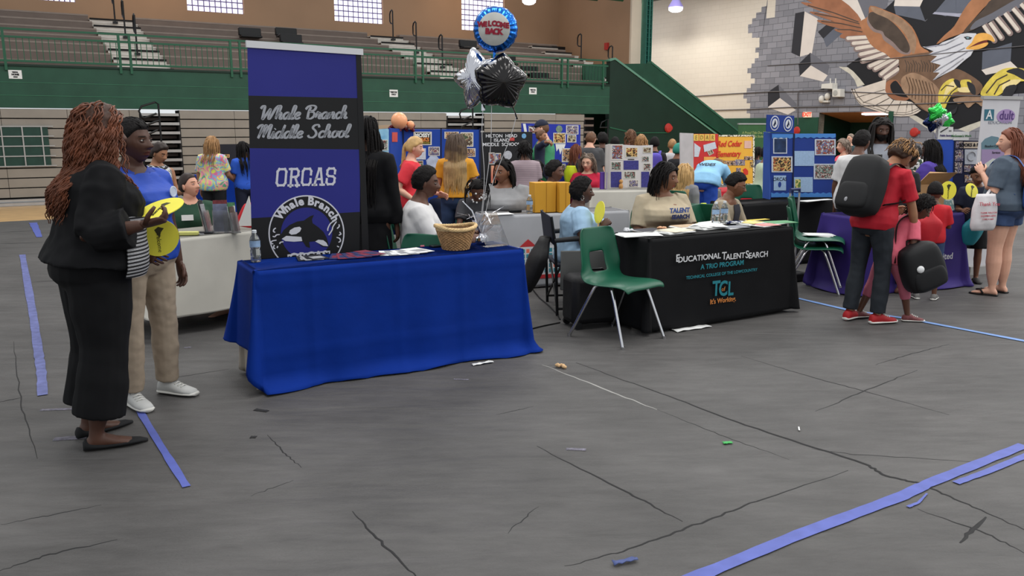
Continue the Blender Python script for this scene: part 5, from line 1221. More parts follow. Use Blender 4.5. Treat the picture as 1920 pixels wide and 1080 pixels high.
def ribbon(mb, P2, pts, w_, d0, d1, thin=.55):
    P_ = [np.array(p, float) for p in pts]; n = len(P_); rings = []
    for i, p in enumerate(P_):
        t = P_[min(i+1, n-1)]-P_[max(0, i-1)]; t = t/(np.linalg.norm(t)+1e-9); s_ = np.array([-t[1], t[0]]); ww = w_*(thin+(1-thin)*abs(t[1])) * (.75 if i in (0, n-1) else 1)
        a, b = p+s_*ww, p-s_*ww; rings.append([P2.pt(a[0], a[1], d1), P2.pt(b[0], b[1], d1), P2.pt(b[0], b[1], d0), P2.pt(a[0], a[1], d0)])
    mb.loft(rings)
def spline(pts, n=6):
    P_ = [np.array(p, float) for p in pts]; P_ = [2*P_[0]-P_[1]]+P_+[2*P_[-1]-P_[-2]]; out = []
    for i in range(1, len(P_)-2):
        a, b, c, d = P_[i-1:i+3]
        for k in range(n): t = k/n; out.append(.5*(2*b+(c-a)*t+(2*a-5*b+4*c-d)*t*t+(3*b-a-3*c+d)*t**3))
    out.append(P_[-2]); return out
def script(s, X0, X1, Yb0, Yb1, cap, m):
    """written between two picture points of the banner, letters leaning to the right"""
    tot = sum(GL[c][1] for c in s)-.05; p0, p1 = np.array(bz(X0, Yb0)), np.array(bz(X1, Yb1)); hgt = bz(X0, Yb0-cap)[1]-p0[1]; sc = (p1-p0)/(tot+.28*0); x = 0; mb = MB(); ux = (p1-p0)/tot
    for c in s:
        for st in GL[c][0]: ribbon(mb, BP, [p0+ux*(x+q[0]+.0)+np.array([.30*hgt*q[1], hgt*q[1]]) for q in spline(st)], .0088, .004, .0052)
        x += GL[c][1]
    part('script_lettering', mb, m, bn, sharp=20)
script('Whale Branch', 212, 610, 402, 398, 62, M_SILT); script('Middle School', 203, 618, 490, 484, 62, M_SILT)
M_WHP = mat('banner_white_print', (206, 206, 214), .55, var=0)
BLK = {'O': [[(.12, 0), (.55, 0), (.67, .15), (.67, .85), (.55, 1), (.12, 1), (0, .85), (0, .15), (.12, 0), (.3, 0)]], 'R': [[(.1, -.08), (.1, 1), (.5, 1), (.64, .86), (.64, .62), (.5, .5), (.1, .5)], [(.40, .5), (.62, .1), (.62, -.08)], [(-.04, -.02), (.24, -.02)], [(-.04, 1.0), (.2, 1.0)], [(.52, -.02), (.76, -.02)]],
       'C': [[(.66, .66), (.66, .86), (.54, 1), (.12, 1), (0, .85), (0, .15), (.12, 0), (.54, 0), (.66, .14), (.66, .34)]], 'A': [[(.02, -.02), (.30, 1.0), (.42, 1.0), (.66, -.02)], [(.14, .34), (.56, .34)], [(-.10, -.02), (.16, -.02)], [(.52, -.02), (.78, -.02)]],
       'S': [[(.62, .70), (.62, .88), (.5, 1), (.12, 1), (0, .88), (0, .64), (.12, .53), (.5, .49), (.64, .38), (.64, .13), (.52, 0), (.12, 0), (0, .12), (0, .32)]]}
mb = MB(); p0, p1 = np.array(bz(290, 706)), np.array(bz(556, 700)); hgt = bz(290, 632)[1]-bz(290, 706)[1]; ux = (p1-p0)/(5*.99-.33); x = 0
for c in 'ORCAS':
    for st in BLK[c]:
        q = [p0+ux*(x+a)+np.array([.14*hgt*b, hgt*b]) for a, b in st]; 
        for i in range(len(q)-1): t = nrm(q[i+1]-q[i])*.0088; ribbon(mb, BP, [q[i]-t, q[i+1]+t], .0100, .004, .0052+.0001*i, thin=1)
    x += .99
part('block_lettering', mb, M_WHP, bn, sharp=20)
# orca badge
cX, cY, rr = 428, 926, 175
def circ(r, n=64, a0=0, a1=360): return [bz(cX+r*math.cos(math.radians(a0+(a1-a0)*i/n)), cY-r*math.sin(math.radians(a0+(a1-a0)*i/n))) for i in range(n+(a1-a0 < 360))]
mb = MB(); BP.slab(mb, circ(rr), .004, .0046); part('badge_rim', mb, M_WHP, bn, sharp=20)
mb = MB(); BP.slab(mb, circ(rr-6), .0046, .0052); part('badge_ring', mb, M_BBLK, bn, sharp=20)
mb = MB(); BP.slab(mb, circ(118), .0052, .0058); part('badge_field', mb, M_BBLUE, bn, sharp=20)
mb = MB(); ork = [(305, 940), (322, 912), (350, 888), (385, 872), (415, 868), (432, 856), (446, 847), (462, 842), (453, 862), (456, 880), (482, 898), (506, 920), (520, 945), (529, 975), (527, 990), (500, 988), (470, 963), (440, 966), (444, 994), (426, 988), (412, 966), (370, 963), (330, 960), (310, 950)]
BP.slab(mb, [bz(*q) for q in ork], .0058, .0066); part('orca', mb, M_BBLK, bn, sharp=20)
for poly in [[(347, 925), (352, 912), (372, 900), (396, 896), (404, 904), (398, 918), (380, 930), (358, 933)], [(314, 952), (335, 938), (404, 943), (408, 962), (370, 965), (330, 962)], [(468, 964), (482, 956), (505, 958), (520, 970), (527, 986), (505, 984)]]:
    mb = MB(); BP.slab(mb, [bz(*q) for q in poly], .0066, .0072); part('orca_patch', mb, M_WHP, bn, sharp=20)
for st in [[(287, 902), (278, 908), (276, 918), (284, 922)], [(305, 932), (290, 934), (282, 942), (272, 940)], [(290, 958), (270, 962), (264, 972), (275, 975)], [(322, 965), (308, 968), (304, 975)], [(280, 980), (276, 992), (284, 998)], [(296, 985), (292, 994)],
           [(552, 870), (536, 884), (526, 905), (526, 915)], [(566, 872), (550, 895), (545, 912), (530, 935)], [(577, 885), (578, 895), (568, 905)], [(580, 920), (586, 930), (576, 935)], [(566, 945), (580, 950), (584, 962), (575, 968)], [(568, 985), (578, 990)]]:
    mb = MB(); ribbon(mb, BP, spline([bz(*q) for q in st], 4), .0045, .0058, .0072, thin=.8); part('wave_mark', mb, M_WHP, bn, sharp=20)
s = 'Whale Branch'; n = len(s); wd = [1.35, 1, .95, .55, .9, .55, 1.1, .8, .95, 1, .9, 1]; acc = 0; tw_ = sum(wd)
for ch, w_ in zip(s, wd):
    an = 150-(acc+w_/2)/tw_*128; acc += w_
    if ch == ' ': continue
    a = math.radians(an); p = bz(cX+147*math.cos(a), cY-147*math.sin(a)); up = np.array([math.cos(a), math.sin(a)]); xd = np.array([math.sin(a), -math.cos(a)])
    text(ch, BP.pt(p[0], p[1], .0058), BP.x*xd[0]+UP*xd[1], BP.x*up[0]+UP*up[1], .078, M_WHP, bn, bold=.0035)
mb = MB(); BP.slab(mb, [bz(*q) for q in [(340, 1024), (536, 1006), (536, 1060), (340, 1060)]], .0072, .0078); part('name_plate', mb, M_WHP, bn, sharp=20)
mb = MB(); BP.slab(mb, [bz(*q) for q in [(346, 1030), (530, 1012), (530, 1056), (346, 1056)]], .0078, .0082); part('name_plate_field', mb, M_BBLK, bn, sharp=20)
p = bz(438, 1034); text('ORCAS', BP.pt(p[0], p[1], .0086), BP.x, UP, .085, M_WHP, bn, bold=.003)
# ================================================================ green school chairs
M_CHG = mat('green_chair_shell', (18, 82, 60), .42, var=.04, vs=9, spec=.5); M_FOOT = mat('chair_glide', (170, 168, 160), .5, var=0)
def chair_proto(label, loc, rz, group='green school chairs'):
    t = root('school_chair', label, 'chair', (0, 0, 0), group); prof = [(.235, .405), (.225, .432), (.195, .447), (.12, .448), (.04, .440), (-.05, .434), (-.13, .437), (-.17, .452), (-.195, .485), (-.208, .53), (-.218, .58), (-.228, .63), (-.238, .68), (-.248, .73), (-.257, .775), (-.262, .80), (-.265, .812)]
    wds = [.19, .20, .208, .212, .212, .208, .204, .203, .202, .200, .196, .192, .186, .180, .172, .160, .140]
    nu = 17; V_ = []; Fs = []
    for (y, z), wd in zip(prof, wds):
        for i in range(nu):
            u = -1+2*i/(nu-1); e = abs(u)**5; sq = z < .47
            V_.append((wd*u, y+(.03*e if z > .5 else 0)-(0.012*(1-u*u) if z > .5 else 0), z-(.028*e if z < .46 else 0)+(.012*u*u if z < .46 else 0)))
    for j in range(len(prof)-1):
        for i in range(nu-1):
            if 8 <= j <= 10 and 5 <= i <= 10: continue
            Fs.append((j*nu+i, j*nu+i+1, (j+1)*nu+i+1, (j+1)*nu+i))
    mb = MB(); mb.v = V_; mb.f = Fs; mb.m = [0]*len(Fs); sh = part('shell', mb, M_CHG, t, sharp=180)
    m = sh.modifiers.new('thick', 'SOLIDIFY'); m.thickness = .011; m.offset = 0; m = sh.modifiers.new('sub', 'SUBSURF'); m.levels = 1; m.render_levels = 1
    for sx in (-1, 1):
        mb = MB(); mb.tube([(sx*.05, .02, .425), (sx*.15, .05, .425), (sx*.172, .075, .412), (sx*.185, .12, .30), (sx*.215, .225, .012)], .0115, 10); mb.lathe([(.0145, 0), (.0145, .02)], (sx*.216, .228, 0), 10, 0); part('leg', mb, M_CHROME, t)
        mb = MB(); mb.tube([(sx*.05, -.02, .420), (sx*.15, -.05, .420), (sx*.172, -.075, .408), (sx*.19, -.13, .29), (sx*.225, -.265, .012)], .0115, 10); mb.lathe([(.0145, 0), (.0145, .02)], (sx*.226, -.268, 0), 10, 0); part('leg', mb, M_CHROME, t)
    t.scale = (1.13, 1.08, 1.03); t.location = loc; t.rotation_euler = (0, 0, rz); return t
CH = chair_proto('green school chair standing empty in front of the black printed table', (.83, 6.13, 0), math.radians(-138))
def chair(loc, face, label, z=0): return copy_tree(CH, (loc[0], loc[1], z), math.radians(-face), label=label)
# ================================================================ the crowd
def tee(n, c, **k): return dict(m=mat('cloth_'+n, c, .75, var=.05, vs=8, bump=.06, bs=40), **k)
M_JEAN = mat('blue_denim', (52, 70, 104), .8, var=.10, vs=14, bump=.08, bs=60); M_DJEAN = mat('dark_denim', (36, 40, 46), .8, var=.10, vs=12, bump=.08, bs=60); M_BLKT = mat('black_cotton', (22, 22, 25), .8, var=.08, vs=8)
M_BLOND = mat('blond_hair', (190, 154, 102), .5, var=.16, vs=16); M_BRN = mat('brown_hair', (98, 66, 44), .5, var=.16, vs=16); M_GRYH = mat('grey_brown_hair', (120, 104, 92), .5, var=.18, vs=16); M_REDH = mat('reddish_brown_hair', (112, 62, 44), .5, var=.16, vs=14); M_LBRN = mat('light_brown_curls', (150, 112, 72), .5, var=.2, vs=18)
M_SNK = mat('grey_sneaker', (110, 108, 106), .6); M_REDS = mat('red_canvas', (164, 32, 38), .6, var=.04)
H_AFRO = dict(m=M_HBLK, cap=.016, lump=.008, ls=30); H_FADE = dict(m=M_HBLK, cap=.012, lump=.003, ls=40, fr=.42, side=.22, nape=-.25)
def H_LONG(m, L=.4, n=120, r=.007, **k): return dict(dict(m=m, cap=.012, strands=n, length=L, r=r, wave=.010, out=.2), **k)
def H_CURL(m2_, L=.3, n=110, r=.007, **k): return dict(dict(m=m2_, m2=m2_, cap=.022, lump=.014, ls=20, strands=n, length=L, r=r, curl=.012, freq=60, wave=.012, out=.6), **k)
A_TABLE = (((.22, .50, -1), (-.30, 1, -.02)), ((-.22, .50, -1), (.30, 1, -.02)))
A_BENT = (((.15, .1, -1), (-.1, 1, .1)), ((-.15, .1, -1), (.1, 1, .1)))
def stand(label, px, py, b, face, **k):
    p = at_b(px, py, b); h = (p[2]-.012)/1.0; hs = 1.0
    if h < 1.4 and 'hs' not in k and not k.get('lean'): k['hs'] = 1+(1.55-h)*.55; h = h/(1+(k['hs']-1)*.14)
    return person(label, p[:2], k.pop('h', h), face, **k)
def seated(label, px, py, b, face, sit=.36, **k):
    p = at_b(px, py, b); h = min(1.78, 1.7*(p[2]-.015-sit)/.88); return person(label, p[:2], k.pop('h', h), face, sit=sit, **dict(dict(hs=1.03), **k))
def glasses(P_, m=M_BLACK):
    mb = MB(); 
    for sx in (-1, 1):
        c = np.array([sx*.031, .093, .002]); mb.tube([c+np.array([.021*math.cos(a), -.004*abs(math.cos(a)), .017*math.sin(a)]) for a in np.linspace(0, 2*math.pi, 17)], .0019, 5)
        mb.tube([c+np.array([sx*.021, 0, .004]), np.array([sx*.076, .06, .006]), np.array([sx*.082, .0, .004])], .002, 5)
    mb.tube([(-.011, .094, .003), (0, .098, .006), (.011, .094, .003)], .002, 5)
    return P_.mk('glasses', xform(mb, P_.Rh, P_.hc, P_.HS), m, P_.o)
# ---- far left
person_ = stand('woman with a dark updo and sleeveless patterned top looking down behind the blue polo', 290, 264, 4.3, 130, near=2, skin='tan', head=(-20, 22, 0), top=dict(m=ramp_mat('black_white_floral', [(30, 30, 34), (190, 190, 190), (28, 28, 32)], 'noise', 26, .7), sleeve=0), bottom=dict(m=M_BLKT), hair=dict(m=mat('dark_brown_hair', (44, 32, 28), .5, var=.15), cap=.022, lump=.008), arms=A_BENT)
gp = seated('woman in a dark green polo seated at the white table looking up to the right', 352, 327, 3.0, 150, near=1, g=1.35, skin='pale', head=(-42, -12, 0), top=tee('forest', (28, 62, 44), sleeve=.7, drop=.06), bottom=dict(m=M_BLKT), hair=dict(m=mat('dark_brown_hair', (44, 32, 28)), cap=.010, fr=.5), arms=A_TABLE)
collar(gp, mat('forest_collar', (22, 50, 36), .6), parent=gp.shirt)
p, x, u, n_ = chest_plane(gp, .37, .06, None, d=.014); mb = MB(); mb.prism([p+x*a+u*b for a, b in [(-.05, -.02), (.05, -.02), (.05, .03), (-.05, .03)]], -n_*.003); part('name_badge', mb, M_PAPER, gp.shirt)
TIE = ramp_mat('tie_dye', [(214, 222, 96), (226, 96, 140), (96, 176, 214), (214, 222, 110), (240, 140, 170), (88, 160, 120)], 'noise', 7, .75, 'LINEAR', 1)
nd, ln, b_ = nodes(TIE); vn = [q for q in nd if q.type == 'TEX_NOISE'][0]; vn.inputs['Distortion'].default_value = 1.8
stand('person in a tie-dye shirt with long fair hair by the bleachers', 394, 254, 7.2, 8, near=2, g=1.15, skin='tan', top=dict(m=TIE, sleeve=.8, loose=.02, hem=-.08), bottom=dict(m=M_BLKT), shoes=dict(m=M_SNK), hair=H_LONG(M_LBRN, .30, 60, .009), arms=(((.25, .25, -1), (.0, .8, -.5)), ((-.3, .05, -1), (-.02, .2, -1))))
stand('person in a bright blue tee with long black hair beside the banner edge', 456, 264, 7.2, 318, near=2, g=1.1, skin='brown', top=tee('bright_blue', (40, 84, 186), sleeve=.7), bottom=dict(m=M_NAVY), shoes=dict(m=M_SNK), hair=H_LONG(M_HBLK, .4, 60, .009), arms=A_BENT)
seated('person in red almost hidden behind the tall banner', 492, 326, 2.5, 200, near=2, skin='fair', g=1.2, top=tee('red', (196, 40, 48), sleeve=.6), bottom=dict(m=M_JEAN), hair=dict(m=M_BRN, cap=.015), arms=(((.55, .1, -1), (-.2, 1, .3)), ((-.3, .4, -1), (.3, 1, 0))))
stand('woman in a long black dress with braids, half hidden behind the tall banner', 684, 217, 1.35, 12, near=1, g=1.15, skin='dark', top=dict(m=M_BLK, hem=-.06, sleeve=1.9, off=.018, flare=.02), bottom=dict(m=M_BLK, name='dress_skirt', zhem=.28, flare=.12), shoes=dict(kind='flat', m=M_BLKP), hair=dict(m=M_HBLK, cap=.016, strands=60, length=.62, r=.0065, wave=.006, out=.25, zone='back'))
stand('person in a black top with tied-up black hair beyond the black dress', 709, 258, 5.2, 320, near=2, skin='brown', top=tee('black', (26, 26, 30)), bottom=dict(m=M_BLKT), hair=dict(m=M_HBLK, cap=.022, lump=.01))
# ---- behind the blue table
pony = stand('woman with a blond ponytail in a red tee, hand on hip', 770, 255, 3.0, 92, near=1, g=1.15, bust=1.2, skin='fair', head=(0, 6, 0), top=tee('coral_red', (206, 46, 58), sleeve=.75, loose=.014, hem=-.07, drop=.03), bottom=dict(m=mat('pale_grey_trouser', (176, 178, 184), .7)), shoes=dict(m=M_SNK),
   hair=dict(m=M_BLOND, cap=.018, lump=.004, fr=.36, strands=60, length=.26, r=.007, tie=(0, -.108, .045), tdir=(0, -.35, -.5), zone='back'), arms=(((.42, -.55, -1), (-.25, .85, -.62)), ((-.2, .2, -1), (.2, .9, -.2))), palms=((-.6, .2, -.6), None))
boy = seated('boy in a white tee seated with a tablet behind the blue table', 786, 314, 1.25, 88, near=1, sex='m', g=1.28, skin='dark', head=(2, 4, 0), hs=1.04, top=dict(m=M_WSHIRT, sleeve=.8, loose=.02, hem=-.09, off=.014, fold=.016), bottom=dict(m=M_JEAN), shoes=dict(m=M_SNK), hair=H_AFRO, arms=(((.16, .55, -.85), (-.12, 1, .10)), ((-.10, .55, -.85), (.18, 1, .10))), lean=-4, bend=10, hand_curl=(.6, .6))
OMB = mat('ombre_hair', (150, 112, 74), .5, var=0); nd, ln, b_ = nodes(OMB); tc = nd.new('ShaderNodeTexCoord'); sx_ = nd.new('ShaderNodeSeparateXYZ'); nz = nd.new('ShaderNodeTexNoise'); nz.inputs['Scale'].default_value = 14; ma = nd.new('ShaderNodeMath'); ma.operation = 'MULTIPLY_ADD'; ma.inputs[1].default_value = .35; rp = nd.new('ShaderNodeValToRGB')
rp.color_ramp.elements[0].position = 1.22; rp.color_ramp.elements[0].position = .1; rp.color_ramp.elements[0].color = rgb((204, 170, 116)); rp.color_ramp.elements[1].position = .8; rp.color_ramp.elements[1].color = rgb((78, 62, 50)); mz = nd.new('ShaderNodeMapRange'); mz.inputs[1].default_value = 1.05; mz.inputs[2].default_value = 1.70
for a_, b2 in ((tc.outputs['Object'], sx_.inputs[0]), (tc.outputs['Object'], nz.inputs['Vector']), (nz.outputs['Fac'], ma.inputs[0]), (sx_.outputs[2], ma.inputs[2]), (ma.outputs[0], mz.inputs[0]), (mz.outputs[0], rp.inputs[0]), (rp.outputs[0], b_.inputs['Base Color'])): ln.new(a_, b2)
stand('woman seen from behind in a mustard tee with long ombre blond hair', 854, 250, 3.15, 2, near=1, g=1.05, skin='fair', top=tee('mustard', (204, 142, 38), sleeve=.6, loose=.02, hem=.03, flare=.02, fold=.016), bottom=dict(m=M_JEAN, top=.12), shoes=dict(m=M_SNK), hair=H_LONG(OMB, .56, 260, .0055, wave=.006, zone='back', out=.12), arms=(((.24, .10, -1), (-.10, .8, -.6)), ((-.24, .10, -1), (.10, .8, -.6))))
girl_b = seated('girl in dark grey with white beads in her braids bending over the grey table', 893, 322, 2.68, 175, near=1, skin='dark', head=(0, 30, 0), top=tee('charcoal', (62, 62, 66), sleeve=.7), bottom=dict(m=M_DJEAN), hair=dict(m=M_HBLK, cap=.016, strands=44, length=.24, r=.006, wave=.004, out=.3, front=1), arms=A_TABLE, lean=10, bend=10)
mb = MB(); rng = random.Random(4)
for i in range(34):
    a = rng.uniform(0, 6.28); q = rng.uniform(-.5, .6); d = np.array([math.cos(a)*math.sqrt(1-q*q)*.098, math.sin(a)*math.sqrt(1-q*q)*.118, q*.13-.03]); mb = MB(); mb.ell(girl_b.hc+girl_b.Rh@d, (.010, .010, .010), None, 8); girl_b.mk('bead', mb, mat('white_beads', (226, 226, 226), .3), girl_b.hair)
gw = seated('woman in a heather grey tee seated behind the grey table, head turned aside', 946, 306, 2.62, 192, near=1, g=1.8, bust=1.25, skin='brown', hs=1.06, head=(26, 4, 0), top=tee('heather', (136, 136, 138), sleeve=.7, drop=.025, loose=.01), bottom=dict(m=M_DJEAN), hair=dict(m=M_HBLK, cap=.016, fr=.62, strands=110, length=.22, r=.008, wave=.004, out=.3, zone='back'), arms=A_TABLE)
stand('person seen from behind in a pink-grey striped tee', 984, 264, 3.9, 350, near=2, g=1.15, skin='dark', top=dict(m=ramp_mat('pink_stripe', [(158, 140, 146), (122, 106, 114), (160, 142, 148), (118, 102, 112), (158, 140, 146)], 'wave', 7, .7), sleeve=.75, loose=.02, hem=-.08), bottom=dict(m=M_NAVY), shoes=dict(m=M_SNK), hair=H_CURL(M_HBLK, .10, 60, .008))
seated('child in red seen from behind beyond the yellow file boxes', 1004, 300, 4.3, 40, near=2, skin='brown', top=tee('red', (196, 40, 48)), bottom=dict(m=M_JEAN), hair=H_LONG(M_HBLK, .16, 50, .008))
seated('woman with short wavy black hair and a white top behind the yellow file boxes', 1034, 303, 3.0, 108, near=1, g=1.2, skin='dark', head=(0, 2, 0), top=dict(m=M_WSHIRT, sleeve=.6), bottom=dict(m=M_DJEAN), hair=dict(m=M_HBLK, cap=.024, lump=.016, ls=22), arms=A_TABLE)
capman = stand('bearded man in a navy cap and green tee carrying a child', 1021, 224, 5.0, 288, near=1, sex='m', g=1.2, skin='fair', head=(-14, 2, 0), top=tee('kelly_green', (64, 142, 100), sleeve=.8, loose=.02, hem=-.08), bottom=dict(m=M_DJEAN), shoes=dict(m=M_SNK), hair=dict(m=M_BRN, cap=.008), arms=(((.1, .55, -1), (-.25, 1, .25)), ((-.15, .5, -.9), (.45, .9, .25))))
mb = MB(); X, Y, Z = head_grid(40, 30); th = .016*sstep(.25, .34, Z+.12*Y)-.01*(1-sstep(.25, .34, Z+.12*Y)); V_ = np.stack([(.0755+th)*X, (.098+th)*Y, (.118+th)*Z], -1).reshape(-1, 3)
mb.loft([V_[i*40:(i+1)*40] for i in range(30)]); br = [(-.07, .075, .04), (-.05, .15, .034), (0, .178, .036), (.05, .15, .034), (.07, .075, .04)]; mb.prism([np.array(q) for q in br], (0, 0, .012)); capman.mk('baseball_cap', xform(mb, capman.Rh, capman.hc, capman.HS), M_NAVY, capman.o)
mb = MB(); d = head_surface(X, Y, Z); k = sstep(-.28, -.42, Z)*sstep(.0, .25, Y)*(1-sstep(.1, .02, np.abs(X))*sstep(-.62, -.5, Z)*0); V_ = np.stack([d[0], d[1], d[2]], -1)+np.stack([X, Y, Z], -1)*(.010*k-.006*(1-k))[..., None]; V_ = V_.reshape(-1, 3); mb.loft([V_[i*40:(i+1)*40] for i in range(30)]); capman.mk('beard', xform(mb, capman.Rh, capman.hc, capman.HS), mat('dark_beard', (70, 50, 40), .8), capman.o)
pc = at_b(1009, 285, 4.78)
kid = person('small child in navy held against the shoulder of the man in a cap', pc[:2]+np.array([.02, -.02]), .98, 100, sex='m', near=2, sit=pc[2]-.24, hs=1.25, skin='tan', head=(10, 0, 0), top=tee('navy', (34, 40, 60), sleeve=.8), bottom=dict(m=M_NAVY, length=1.2), hair=dict(m=M_BRN, cap=.012), shoes=dict(m=M_SNK), legs=(((.35, .6, -.6), (.1, .1, -1)), ((-.35, .6, -.6), (-.1, .1, -1))), arms=(((.3, .5, .35), (-.7, .2, -.2)), ((-.3, .5, .35), (.7, .2, -.2))))
stand('large man in a charcoal tee with brown hair seen from behind', 1106, 246, 5.7, 22, near=1, sex='m', g=1.4, skin='fair', head=(14, 10, 0), top=tee('charcoal2', (66, 66, 68), sleeve=.85, loose=.02, hem=-.06), bottom=dict(m=M_DJEAN), shoes=dict(m=M_SNK), hair=dict(m=M_BRN, cap=.016, lump=.006, nape=-.6))
neonw = stand('woman with reddish hair in a slate tee carrying the neon yellow bag', 1078, 268, 5.3, 20, near=2, g=1.05, skin='tan', top=tee('slate', (58, 60, 66), sleeve=.6), bottom=dict(m=M_JEAN), shoes=dict(m=M_SNK), hair=H_LONG(M_REDH, .26, 60, .008))
gl_ = seated('woman with glasses in a crimson tee seated behind the white display table', 1103, 292, 4.95, 196, hs=1.12, near=1, g=1.4, bust=1.2, skin='fair', head=(6, 6, 0), top=tee('crimson', (190, 30, 62), sleeve=.8), bottom=dict(m=M_DJEAN), hair=H_LONG(M_GRYH, .26, 110, .006, out=.4, wave=.016), arms=A_TABLE); glasses(gl_, mat('glasses_brown', (60, 40, 36), .3, var=0))
# ---- behind the white board
stand('person with a big black afro and a black vest left of the white board', 1131, 249, 6.4, 345, near=2, sex='m', skin='dark', top=tee('black', (26, 26, 30)), bottom=dict(m=M_BLKT), hair=dict(m=M_HBLK, cap=.034, lump=.012))
stand('person with cropped black hair just behind the white board', 1154, 256, 6.0, 355, near=2, sex='m', skin='dark', top=tee('navy', (34, 40, 60)), bottom=dict(m=M_BLKT), hair=H_AFRO)
stand('woman in an orange tee with curly fair hair seen from behind', 1203, 252, 6.0, 5, near=2, g=1.2, skin='fair', top=tee('orange', (232, 112, 78), sleeve=.8), bottom=dict(m=M_JEAN), hair=H_CURL(M_LBRN, .26, 70, .009))
stand('person with frizzy brown hair next to the woman in orange', 1184, 243, 6.8, 350, near=2, skin='fair', top=tee('orange', (232, 112, 78)), bottom=dict(m=M_JEAN), hair=H_CURL(M_BRN, .24, 60, .009))
ppb = stand('person with a dark head scarf and purple backpack right of the white board', 1228, 256, 5.6, 10, near=2, skin='brown', top=tee('black', (26, 26, 30), sleeve=1.8), bottom=dict(m=M_BLKT), hair=dict(m=M_HBLK, cap=.018), shoes=dict(m=M_SNK))
stand('fair-haired child in a pale shirt near the dark green wall', 1261, 260, 6.4, 10, near=2, sex='m', skin='fair', top=tee('pale_grey', (184, 186, 190)), bottom=dict(m=M_JEAN), hair=dict(m=M_LBRN, cap=.016, lump=.006), shoes=dict(m=M_SNK))
stand('person with a teal head scarf and black cape beside the yellow board', 1270, 268, 5.0, 60, near=2, skin='brown', g=1.1, top=tee('black', (26, 26, 30), sleeve=1.8, loose=.03), bottom=dict(m=M_BLKT), hair=dict(m=mat('teal_scarf', (40, 128, 112), .7), cap=.02, fr=.6, side=-.4))
lb = seated('woman in a grey hoodie with long blond hair seen from behind', 1283, 307, 2.95, 40, near=1, skin='fair', top=tee('grey_hood', (124, 124, 128), sleeve=1.9, loose=.02, off=.02), bottom=dict(m=M_JEAN), hair=H_LONG(M_BLOND, .46, 200, .006, zone='all', out=.2))
wd = person('person bending away in a light blue printed tee', at_b(1328, 330, 3.35)[:2]+np.array([-.08, -.1]), 1.60, 30, near=1, g=1.15, lean=50, bend=42, skin='fair', top=tee('sky', (134, 182, 216), sleeve=.85, loose=.02, hem=-.04), bottom=dict(m=mat('royal_shorts', (36, 74, 170), .7), length=.9, flare=.02), shoes=dict(m=M_SNK), hair=dict(m=M_BRN, cap=.014), arms=(((.3, .4, -1), (0, .3, -1)), ((-.3, .4, -1), (0, .3, -1))))
p_, u_, f_ = wd.spine(.24); d_ = abs(np.dot(np.array(wd.ring(.24, .022)[16])-p_, f_))+.012; text('WDES', wd.W(p_-f_*d_), wd.R0@np.array([1., 0, 0]), wd.R0@u_, .085, M_INK, wd.shirt, bold=.002)
# ---- black printed table
fan = seated('woman in a pale blue tee with a hoop earring fanning herself with a yellow card', 1084, 341, .98, 84, near=0, sit=.34, g=1.75, bust=1.25, skin='deep', hs=1.08, head=(4, 2, 0), top=tee('pale_blue', (150, 180, 206), sleeve=.62, loose=.006, drop=.02, fold=.014), bottom=dict(m=M_NAVY), shoes=dict(m=M_SNK), hair=dict(m=M_HBLK, cap=.022, lump=.016, ls=22, side=-.05, nape=-.75), arms=(((.66, .02, -1), (-.30, .80, .66)), ((-.1, .45, -1), (.3, 1, -.1))), hand_curl=(.9, .5), palms=((-.5, .5, .1), None))
mb = MB(); e = np.array([.083, -.004, -.055]); mb.tube([e+np.array([0, .013*math.cos(a), .022*math.sin(a)]) for a in np.linspace(0, 2*math.pi, 17)], .0022, 6); fan.mk('earring', xform(mb, fan.Rh, fan.hc, fan.HS), mat('silver_hoop', (200, 198, 190), .2, metal=1, var=0), fan.o)
tal = seated('woman in a beige printed tee with shoulder-length black hair at the black printed table', 1243, 311, .95, 166, near=0, g=1.5, bust=1.35, skin='brown', hs=1.06, head=(-44, 4, 0), top=tee('beige', (170, 156, 132), sleeve=.85, loose=.008, drop=.035, fold=.012), bottom=dict(m=M_DJEAN), shoes=dict(m=M_SNK), hair=dict(m=M_HBLK, cap=.020, fr=.5, side=.1, strands=230, length=.22, r=.0055, wave=.012, out=.55, zone='all', seed=8), arms=(((.30, .30, -1), (-.55, 1, -.05)), ((-.25, .45, -1), (.4, 1, -.05))))
INKB = mat('print_navy', (44, 52, 92), .7, var=0)
chest_text(tal, 'TALENT', .385, -.05, .058, mat('print_blue', (72, 92, 150), .7, var=0), tal.shirt, bold=.003, d=.012); chest_text(tal, 'SEARCH', .33, -.05, .052, INKB, tal.shirt, bold=.003, d=.012)
bg = seated('boy with glasses in a tan cardigan looking down at the black printed table', 1358, 321, .98, 128, near=0, sex='m', skin='brown', hs=1.04, head=(-26, 14, 0), g=1.0, top=tee('tan_cardigan', (152, 140, 120), sleeve=1.9, loose=.014, off=.016, drop=.09, neck=.505), bottom=dict(m=M_DJEAN), shoes=dict(m=M_SNK), hair=dict(m=M_HBLK, cap=.022, lump=.010, ls=36, fr=.50, side=.34, nape=-.15), arms=A_TABLE, lean=4, bend=8); glasses(bg, mat('glasses_thin', (92, 84, 70), .3, metal=.6, var=0))
frag(bg, [.0, .1, .2, .3, .4, .45, .48], 72, 108, .030, mat('dark_undershirt', (44, 44, 52), .8), 'undershirt', bg.cardigan if hasattr(bg, 'cardigan') else bg.shirt)
